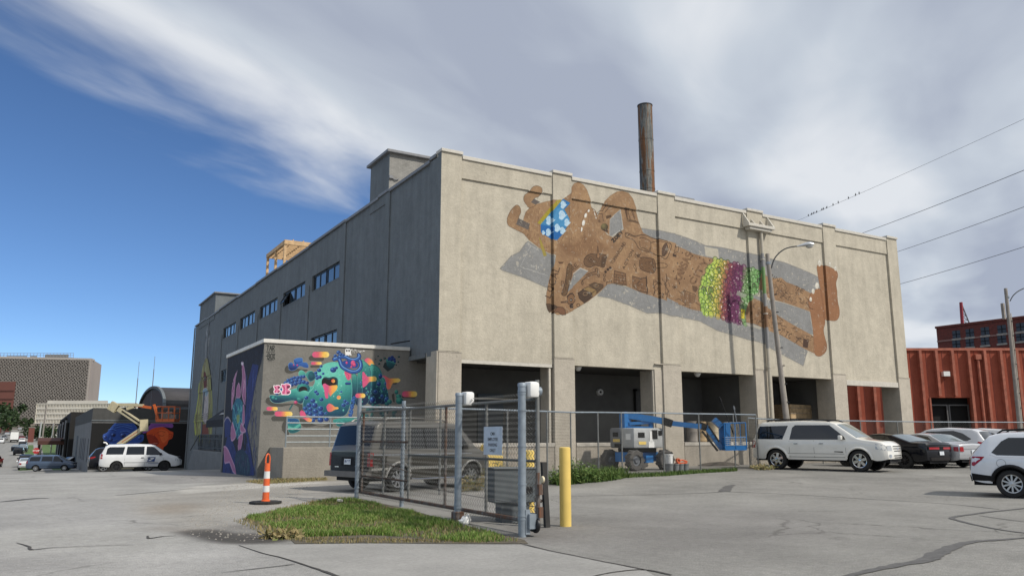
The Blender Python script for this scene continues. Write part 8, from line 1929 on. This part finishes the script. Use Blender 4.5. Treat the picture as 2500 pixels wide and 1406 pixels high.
# ------------------------------------------------------------------ things on the dock and in the yard
def dock_goods():
    Mc = simple('baled cardboard', (.42, .30, .17), .9, var=.35, scale=5, bump=.6); Mk = simple('bale ends', (.30, .25, .19), .9, var=.5, scale=9)
    for i, (x0, x1, y0, y1, lb) in enumerate(((1891, 1915, 1001, 1030, 'ragged cardboard bale at the left of the stack in the bay'), (1924, 1952, 1000, 1030, 'tan cardboard bale in the middle of the bottom row'), (1957, 2007, 1001, 1030, 'wide cardboard bale at the right of the bottom row'), (1929, 1992, 967, 999, 'cardboard bale on top of the stack behind the white SUV'))):
        Y = 30.0; a, b = on_y(x0, y1, Y), on_y(x1, y0, Y); zb = 1.22 if i < 3 else 2.24; zt = 2.23 if i < 3 else 3.2; w = b[0] - a[0]
        t = thing('cardboard_bale', lb, 'bale', (a[0] + w / 2, Y + .6, zb), 0, 'cardboard bales in the fourth bay')
        m = MB().bbox(-w / 2, w / 2, -.6, .6, 0, zt - zb, .05); m.v = [(x + .03 * math.sin(9 * z + i), y + .03 * math.sin(8 * x), z + .02 * math.sin(7 * x + i)) for x, y, z in m.v]; m.build('bale', Mc, t, local=True)
        for k in range(3): zz_ = (zt - zb) * (.2 + .3 * k); MB().box(-w / 2 - .03, w / 2 + .03, -.65, -.62, zz_, zz_ + .025).build('strap', Mk, t, local=True)
        e = MB()
        for k in range(9): zz_ = (zt - zb) * k / 9; e.box(-w / 2 - .05, -w / 2 + .02, -.5 + .05 * (k % 3), .5, zz_, zz_ + .04)
        e.build('loose_edge', Mk, t, local=True)
    cols = [(1690, M_pole, 'brown'), (1713, Mc, 'tan'), (1743, simple('cream drum', (.55, .47, .33), .6), 'cream'), (1778, None, 'cream'), (1798, None, 'cream'), (1812, None, 'cream'), (1828, simple('pale drum', (.47, .46, .42), .6), 'pale grey')]
    lb = ('brown fibre drum, leftmost on the third dock', 'tan fibre drum second from the left on the dock', 'cream fibre drum seen left of the blue basket', 'cream fibre drum behind the blue basket mast', 'cream fibre drum inside the basket outline, second of a pair', 'cream fibre drum at the right of the blue basket', 'pale grey drum at the right end of the dock row')
    for i, (px, mt, _) in enumerate(cols):
        q = on_y(px, 1075, 29.6 + .2 * (i % 2)); r = .27
        o = MB().lathe([(0, .98), (r, .98), (r + .015, .95), (r, .93), (r, .5), (r + .012, .49), (r, .46), (r, .06), (r + .015, .04), (r, 0)], (0, 0, 0), 'z', 18).build('fibre_drum', mt or cols[2][1], smooth=True); o.location = (q[0], q[1], 1.24); tag(o, lb[i], 'drum', 'drums on the loading dock')
    # buckets by the fence
    Mb = simple('grey bucket', (.17, .18, .18), .5); Mw = simple('white bucket', (.68, .68, .66), .45)
    x, y, z = on_ground(1656, 1156)
    for i, (dx, dz, mt, lb) in enumerate(((0, 0, Mb, 'leftmost and largest grey bucket by the fence'), (.36, 0, Mb, 'grey bucket second from the left by the fence'), (.62, 0, Mb, 'grey bucket third from the left by the fence'), (.90, 0, Mb, 'rightmost grey bucket of the row by the fence'), (0, .36, Mw, 'white pail standing on the leftmost grey bucket'))):
        r = .16 if i in (0, 4) else .135; t = thing('bucket', lb, 'bucket', (x + dx, y + dx * .1 + .5, gz(y + .5, x) + dz), 0, 'buckets by the fence')
        MB().lathe([(0, 0), (r * .85, 0), (r, .34), (r + .012, .34), (r + .012, .30), (r, .29)], (0, 0, 0), 'z', 18).build('pail', mt, t, smooth=True, local=True); MB().lathe([(0, .345), (r + .014, .345), (r + .014, .325)], (0, 0, 0), 'z', 18).build('lid', mt, t, local=True)
        MB().tube([(r * math.cos(a), -.05, .28 - .14 * math.sin(a)) for a in np.linspace(0, math.pi, 9)], .005, 4).build('handle', M_steel, t, local=True)
    m = MB(); Z = gz(y + .5, x) + .36
    m.obox((x + .65, y + .55, Z), (.26, .03, .01), (0, .1, 0), (0, 0, .02)); m.tube([(x + .4, y + .5, Z + .05), (x + .7, y + .55, Z + .12), (x + 1.0, y + .6, Z + .05)], .03, 6); m.lathe([(.05, -.05), (.09, -.05), (.09, .05), (.05, .05)], (x + .45, y + .5, Z + .1), 'y', 12)
    single(m, 'orange_tool', simple('orange tool', (.55, .10, .03), .5), 'orange tool and hose lying on the grey buckets', 'tool', (x + .6, y + .5, Z))
    s = simple('spoil', (.07, .06, .05), .95, var=.4, scale=6, bump=1.0); q = on_ground(1755, 1136); m = MB().sphere((0, 0, -.05), 1, 18, 8, (1.3, .5, .22)); o = m.build('gravel_heap', s, smooth=True); o.location = q; tag(o, 'low heap of dark spoil along the dock foot', 'heap')
dock_goods()
# ------------------------------------------------------------------ grass, weeds, trees, street things
def leaf_mat(name, a, b, c=None):
    m = NT(name); r = m.N.new('ShaderNodeObjectInfo'); g = m.N.new('ShaderNodeNewGeometry')
    f = m.ramp(g.outputs['Random Per Island'], [(0, a), (.55, b), (1, c or b)]); m.set(Base_Color=f, Roughness=.65); m.b.inputs['Specular IOR Level'].default_value = .25
    m.b.inputs['Subsurface Weight'].default_value = 0; return m.mat
M_grass = leaf_mat('grass blades', (.075, .15, .022), (.15, .25, .045), (.27, .28, .11)); M_dry = leaf_mat('dry grass', (.20, .16, .07), (.30, .24, .12), (.12, .14, .04)); M_weed = leaf_mat('weed leaves', (.03, .07, .012), (.075, .13, .025), (.13, .17, .05)); M_tree = leaf_mat('tree leaves', (.012, .026, .010), (.026, .05, .016), (.045, .075, .025))
def inside(P, x, y):
    a, b = P, np.roll(P, -1, 0); h = (a[:, 1] <= y) != (b[:, 1] <= y)
    return (np.sum(h & (x < a[:, 0] + (y - a[:, 1]) / (b[:, 1] - a[:, 1] + 1e-12) * (b[:, 0] - a[:, 0]))) % 2) == 1
def blades(poly, n, hmin, hmax, name, mat, w=.006, clump=None):
    P = np.array([on_ground(*p)[:2] for p in poly]); lo, hi = P.min(0), P.max(0); V = []; F = []
    while n > 0:
        x, y = rng.uniform(lo[0], hi[0]), rng.uniform(lo[1], hi[1])
        if not inside(P, x, y): continue
        k = clump(x, y) if clump else 1
        if rng.random() > k: continue
        n -= 1; z = gz(y, x); h = rng.uniform(hmin, hmax) * (.5 + .5 * k); a = rng.uniform(0, 6.283); b = rng.uniform(0, 6.283); ln = h * rng.uniform(.15, .7); c, s = math.cos(a) * w, math.sin(a) * w; dx, dy = math.cos(b) * ln, math.sin(b) * ln; o = len(V)
        V += [(x - c, y - s, z), (x + c, y + s, z), (x + c * .8 + dx * .35, y + s * .8 + dy * .35, z + h * .6), (x - c * .8 + dx * .35, y - s * .8 + dy * .35, z + h * .6), (x + dx, y + dy, z + h)]; F += [(o, o + 1, o + 2, o + 3), (o + 3, o + 2, o + 4)]
    m = MB(); m.v, m.f, m.m = V, F, [0] * len(F); return m.build(name, mat, kind='stuff')
GP_ = [(600, 1264), (640, 1258), (700, 1246), (760, 1232), (800, 1224), (866, 1222), (905, 1230), (1000, 1252), (1100, 1280), (1190, 1300), (1268, 1322), (1200, 1324), (1120, 1324), (1000, 1312), (900, 1306), (800, 1310), (720, 1312), (690, 1298), (640, 1282)]
def thick(x, y): return .12 + .88 * _ss((math.sin(x * 2.1 + y) + math.sin(y * 3.3 - x * 1.7) + math.sin(x * 7.3 + 2 * y) * .6 + 1.5) / 3)
draped([(590, 1266), (700, 1243), (800, 1221), (880, 1217), (1010, 1246), (1110, 1276), (1280, 1318), (1290, 1327), (1100, 1327), (900, 1325), (720, 1327), (690, 1300), (630, 1284)], .006, 'grass_soil', simple('soil', (.10, .085, .06), .95, var=.4, scale=5))
blades(GP_, 30000, .04, .13, 'grass', M_grass, .0065, thick); blades(GP_, 4500, .03, .10, 'dry_grass', M_dry, .006)
blades([(570, 1272), (690, 1240), (800, 1217), (860, 1216), (800, 1232), (690, 1252), (620, 1272), (690, 1300), (740, 1322), (660, 1312)], 1500, .02, .08, 'dry_grass', M_dry, .006)
blades([(600, 1176), (690, 1169), (790, 1165), (800, 1172), (700, 1178), (640, 1182)], 2600, .03, .10, 'dry_grass', M_dry, .01)
blades([(1340, 1182), (1395, 1172), (1520, 1161), (1625, 1157), (1711, 1151), (1800, 1147), (1800, 1150), (1711, 1155), (1625, 1162), (1520, 1167), (1400, 1181)], 4200, .04, .16, 'fence_grass', M_weed, .012)
blades([(1350, 1176), (1480, 1160), (1540, 1164), (1500, 1173), (1360, 1186)], 1600, .15, .45, 'fence_grass', M_weed, .014)
blades([(700, 1317), (800, 1313), (1000, 1317), (1240, 1326), (1000, 1325), (760, 1327)], 900, .02, .06, 'dry_grass', M_dry, .006)
def weed(px, py, h, w, n, label, mat=None, flowers=0, group='weeds along the fence'):
    x, y, z = on_ground(px, py); t = thing('weed_clump', label, 'plant', (x, y, z), 0, group); s = MB(); l = MB()
    for k in range(n):
        a = rng.uniform(0, 6.283); r = w * math.sqrt(rng.random()); hh = h * rng.uniform(.45, 1) * (1 - .4 * r / w); b = Vector((r * .6 * math.cos(a), r * .6 * math.sin(a), 0)); e = Vector((r * math.cos(a) * 1.2, r * math.sin(a) * 1.2, hh)); s.tube([b, (b + e) / 2 + Vector((0, 0, hh * .1)), e], .004, 4, False)
        for j in range(9):
            f = rng.uniform(.2, 1); c = b.lerp(e, f) + Vector(rng.uniform(-.04, .04, 3)); d = Vector(rng.normal(size=3)).normalized(); q = d.orthogonal().normalized(); L = rng.uniform(.07, .16); l.add([c, c + d * L * .5 + q * L * .22, c + d * L, c + d * L * .5 - q * L * .22], [(0, 1, 2, 3)])
        if k < flowers: s.sphere(e, .022, 6, 4, (1, 1, .4), 1)
    s.build('stem', [M_weed, M_white], t, local=True); l.build('leaf_mass', mat or M_weed, t, local=True, kind='stuff')
for a in ((1402, 1180, 1.05, .5, 60, 'tall weed clump with small white flowers beside the yellow bollard', None, 9), (1445, 1176, .75, .5, 60, 'bushy weed clump second from the bollard along the fence'), (1360, 1182, .7, .35, 34, 'weed clump just left of the tall yellow bollard', None, 3), (1488, 1170, .4, .4, 36, 'low weed clump before the left wheel of the blue lift'), (1215, 1190, .95, .45, 46, 'weed clump showing through the gate in front of the barrier', M_dry), (1150, 1198, .6, .4, 30, 'dry weed clump by the front wheel of the van', M_dry), (1862, 1146, .3, .5, 40, 'low dry weed tuft at the rear wheel of the white SUV', M_dry), (690, 1312, .12, .25, 50, 'dark flattened weed tuft at the corner of the grass', M_dry)): weed(*a)
def stones():
    m = simple('limestone chips', (.27, .25, .22), .9, var=.3); V, F = [], []
    Q = np.array([on_ground(*p)[:2] for p in ((440, 1292), (560, 1180), (780, 1172), (700, 1235), (600, 1268), (700, 1300), (640, 1322), (500, 1316))]); lo, hi = Q.min(0), Q.max(0); k = 0
    while k < 1500:
        x, y = rng.uniform(lo, hi)
        if not inside(Q, x, y): continue
        k += 1; r = rng.uniform(.006, .02) * (1.5 if rng.random() < .1 else 1); o = len(V); z = gz(y, x)
        V += [(x + r * rng.uniform(.6, 1.2) * math.cos(a), y + r * rng.uniform(.6, 1.2) * math.sin(a), z) for a in (0, 1.57, 3.14, 4.71)] + [(x, y, z + r * .9)]; F += [(o, o + 1, o + 4), (o + 1, o + 2, o + 4), (o + 2, o + 3, o + 4), (o + 3, o, o + 4)]
    b = MB(); b.v, b.f, b.m = V, F, [0] * len(F); b.build('gravel', m, kind='stuff')
stones()
def tree(px, py, D, h, r, label, n=900):
    q = cpt(px, D); z = gz(q[1], q[0]); t = thing('street_tree', label, 'tree', (q[0], q[1], z), 0, 'trees at the left of the street'); tr = MB().tube([(0, 0, -.5), (.1, 0, h * .3), (0, .1, h * .7)], [r * .1, r * .07, r * .03], 8)
    for k in range(5): a = k * 1.26; tr.tube([(0, 0, h * (.3 + .06 * k)), (r * .6 * math.cos(a), r * .6 * math.sin(a), h * (.55 + .07 * k))], [r * .04, r * .015], 5)
    tr.build('trunk', M_pole, t, local=True); l = MB(); C = [(Vector((r * .6 * rng.normal() * .7, r * .6 * rng.normal() * .7, h * rng.uniform(.42, .88))), r * rng.uniform(.25, .5)) for _ in range(12)]
    for k in range(n):
        c, s = C[rng.integers(0, 12)]; p = c + Vector(rng.normal(size=3)).normalized() * s * rng.uniform(.5, 1); d = Vector(rng.normal(size=3)).normalized(); u = d.orthogonal().normalized(); v = d.cross(u); L = r * rng.uniform(.05, .12); l.add([p - u * L, p + v * L * .7, p + u * L, p - v * L * .7], [(0, 1, 2, 3)])
    l.build('crown', M_tree, t, local=True, kind='stuff')
for a in ((6, 1050, 380, 15, 8, 'dark street tree at the left frame edge'), (24, 1060, 390, 11, 6, 'rounded dark tree right of the frame edge tree'), (58, 1060, 420, 9, 5, 'small dark tree in front of the office tower podium'), (90, 1075, 300, 5, 4, 'low dark shrub-like tree by the tan base of the white office'), (104, 1078, 300, 5, 3.4, 'small round tree right of the low shrub-like tree'), (133, 1078, 290, 6, 4, 'dark tree against the tan base beside the charcoal building'), (-14, 1050, 300, 12, 7, 'leafy tree cut by the left frame edge')): tree(*a)
def street():
    def post(px, D, y0, r, label, name='utility_pole', mat=M_pole, arms=()):
        q = cpt(px, D); z = gz(q[1], q[0]); zt = zz(y0, D); t = thing(name, label, name.replace('_', ' '), (q[0], q[1], z), 0, 'poles along the street'); lean = .012 * (zt - z) * (-1)
        pipe([(q[0], q[1], z - .2), (q[0] + (zt - z) * .02, q[1], zt)], r, 'pole', mat, t, 8)
        for dz, L in arms: MB().bar((q[0] - L, q[1], zt - dz), (q[0] + L, q[1], zt - dz), .12, .12).build('crossarm', mat, t)
        return t, q, z
    post(103, 175, 990, .17, 'tall brown utility pole left of the charcoal building', arms=((1.0, 1.1),)); post(96, 230, 1030, .2, 'pale light pole just left of the brown utility pole', 'light_pole', M_lpale); post(127, 240, 1033, .18, 'pale light pole in front of the white office', 'light_pole', M_lpale); post(128, 190, 1030, .12, 'thin brown utility pole right of the pale light pole')
    t, q, z = post(92, 128, 1101, .06, 'red octagonal stop sign on a short post', 'stop_sign', M_steel); c = (q[0], q[1] - .1, zz(1099, 128)); R = .48
    f = MB().prism([(R * math.cos(k * .7854 + .3927), R * math.sin(k * .7854 + .3927)) for k in range(8)], lambda a, b, d: (c[0] + a, c[1] + d, c[2] + b), -.02, .02).build('sign_plate', simple('stop red', (.42, .015, .02), .5), t); text_on('STOP', (c[0], c[1] - .024, c[2]), (1, 0, 0), (0, 0, 1), .28, f, 'lettering', M_white, True)
    M_lawn = simple('mown grass', (.075, .13, .03), .95, var=.35, scale=1.5)
    g = [(1.2, 108), (4.2, 108), (4.2, 139), (2.0, 150), (-.5, 215), (-4, 320), (14, 320), (3.8, 218), (3.3, 150), (3.6, 141), (3.6, 139)]
    draped([(.2, 112), (1.7, 112), (.4, 300), (-1.4, 300)], .02, 'sidewalk', M_apron, 6, raw=True); draped([(1.75, 112), (3.7, 112), (3.7, 300), (.5, 300)], .018, 'verge', M_lawn, 6, raw=True); draped([(-1.9, 118), (.1, 118), (-1.5, 300), (-3.2, 300)], .016, 'verge', M_lawn, 6, raw=True)
    draped([(3.8, 220), (30, 220), (30, 560), (-4, 560)], .03, 'verge', M_lawn, 8, raw=True)
    b = thing('red_brick_pier', 'red brick pier beside the street at the foot of the tan base', 'pier', (*cpt(76, 290), 0)); p = cpt(76, 290); MB().box(p[0] - .9, p[0] + .9, p[1] - .6, p[1] + .6, -2, zz(1044, 290)).build('pier', simple('pier red', (.15, .05, .04), .9), b); MB().box(p[0] - 1, p[0] + 1, p[1] - .7, p[1] + .7, zz(1044, 290), zz(1043, 290) + .1).build('cap', M_pole, b)
street()
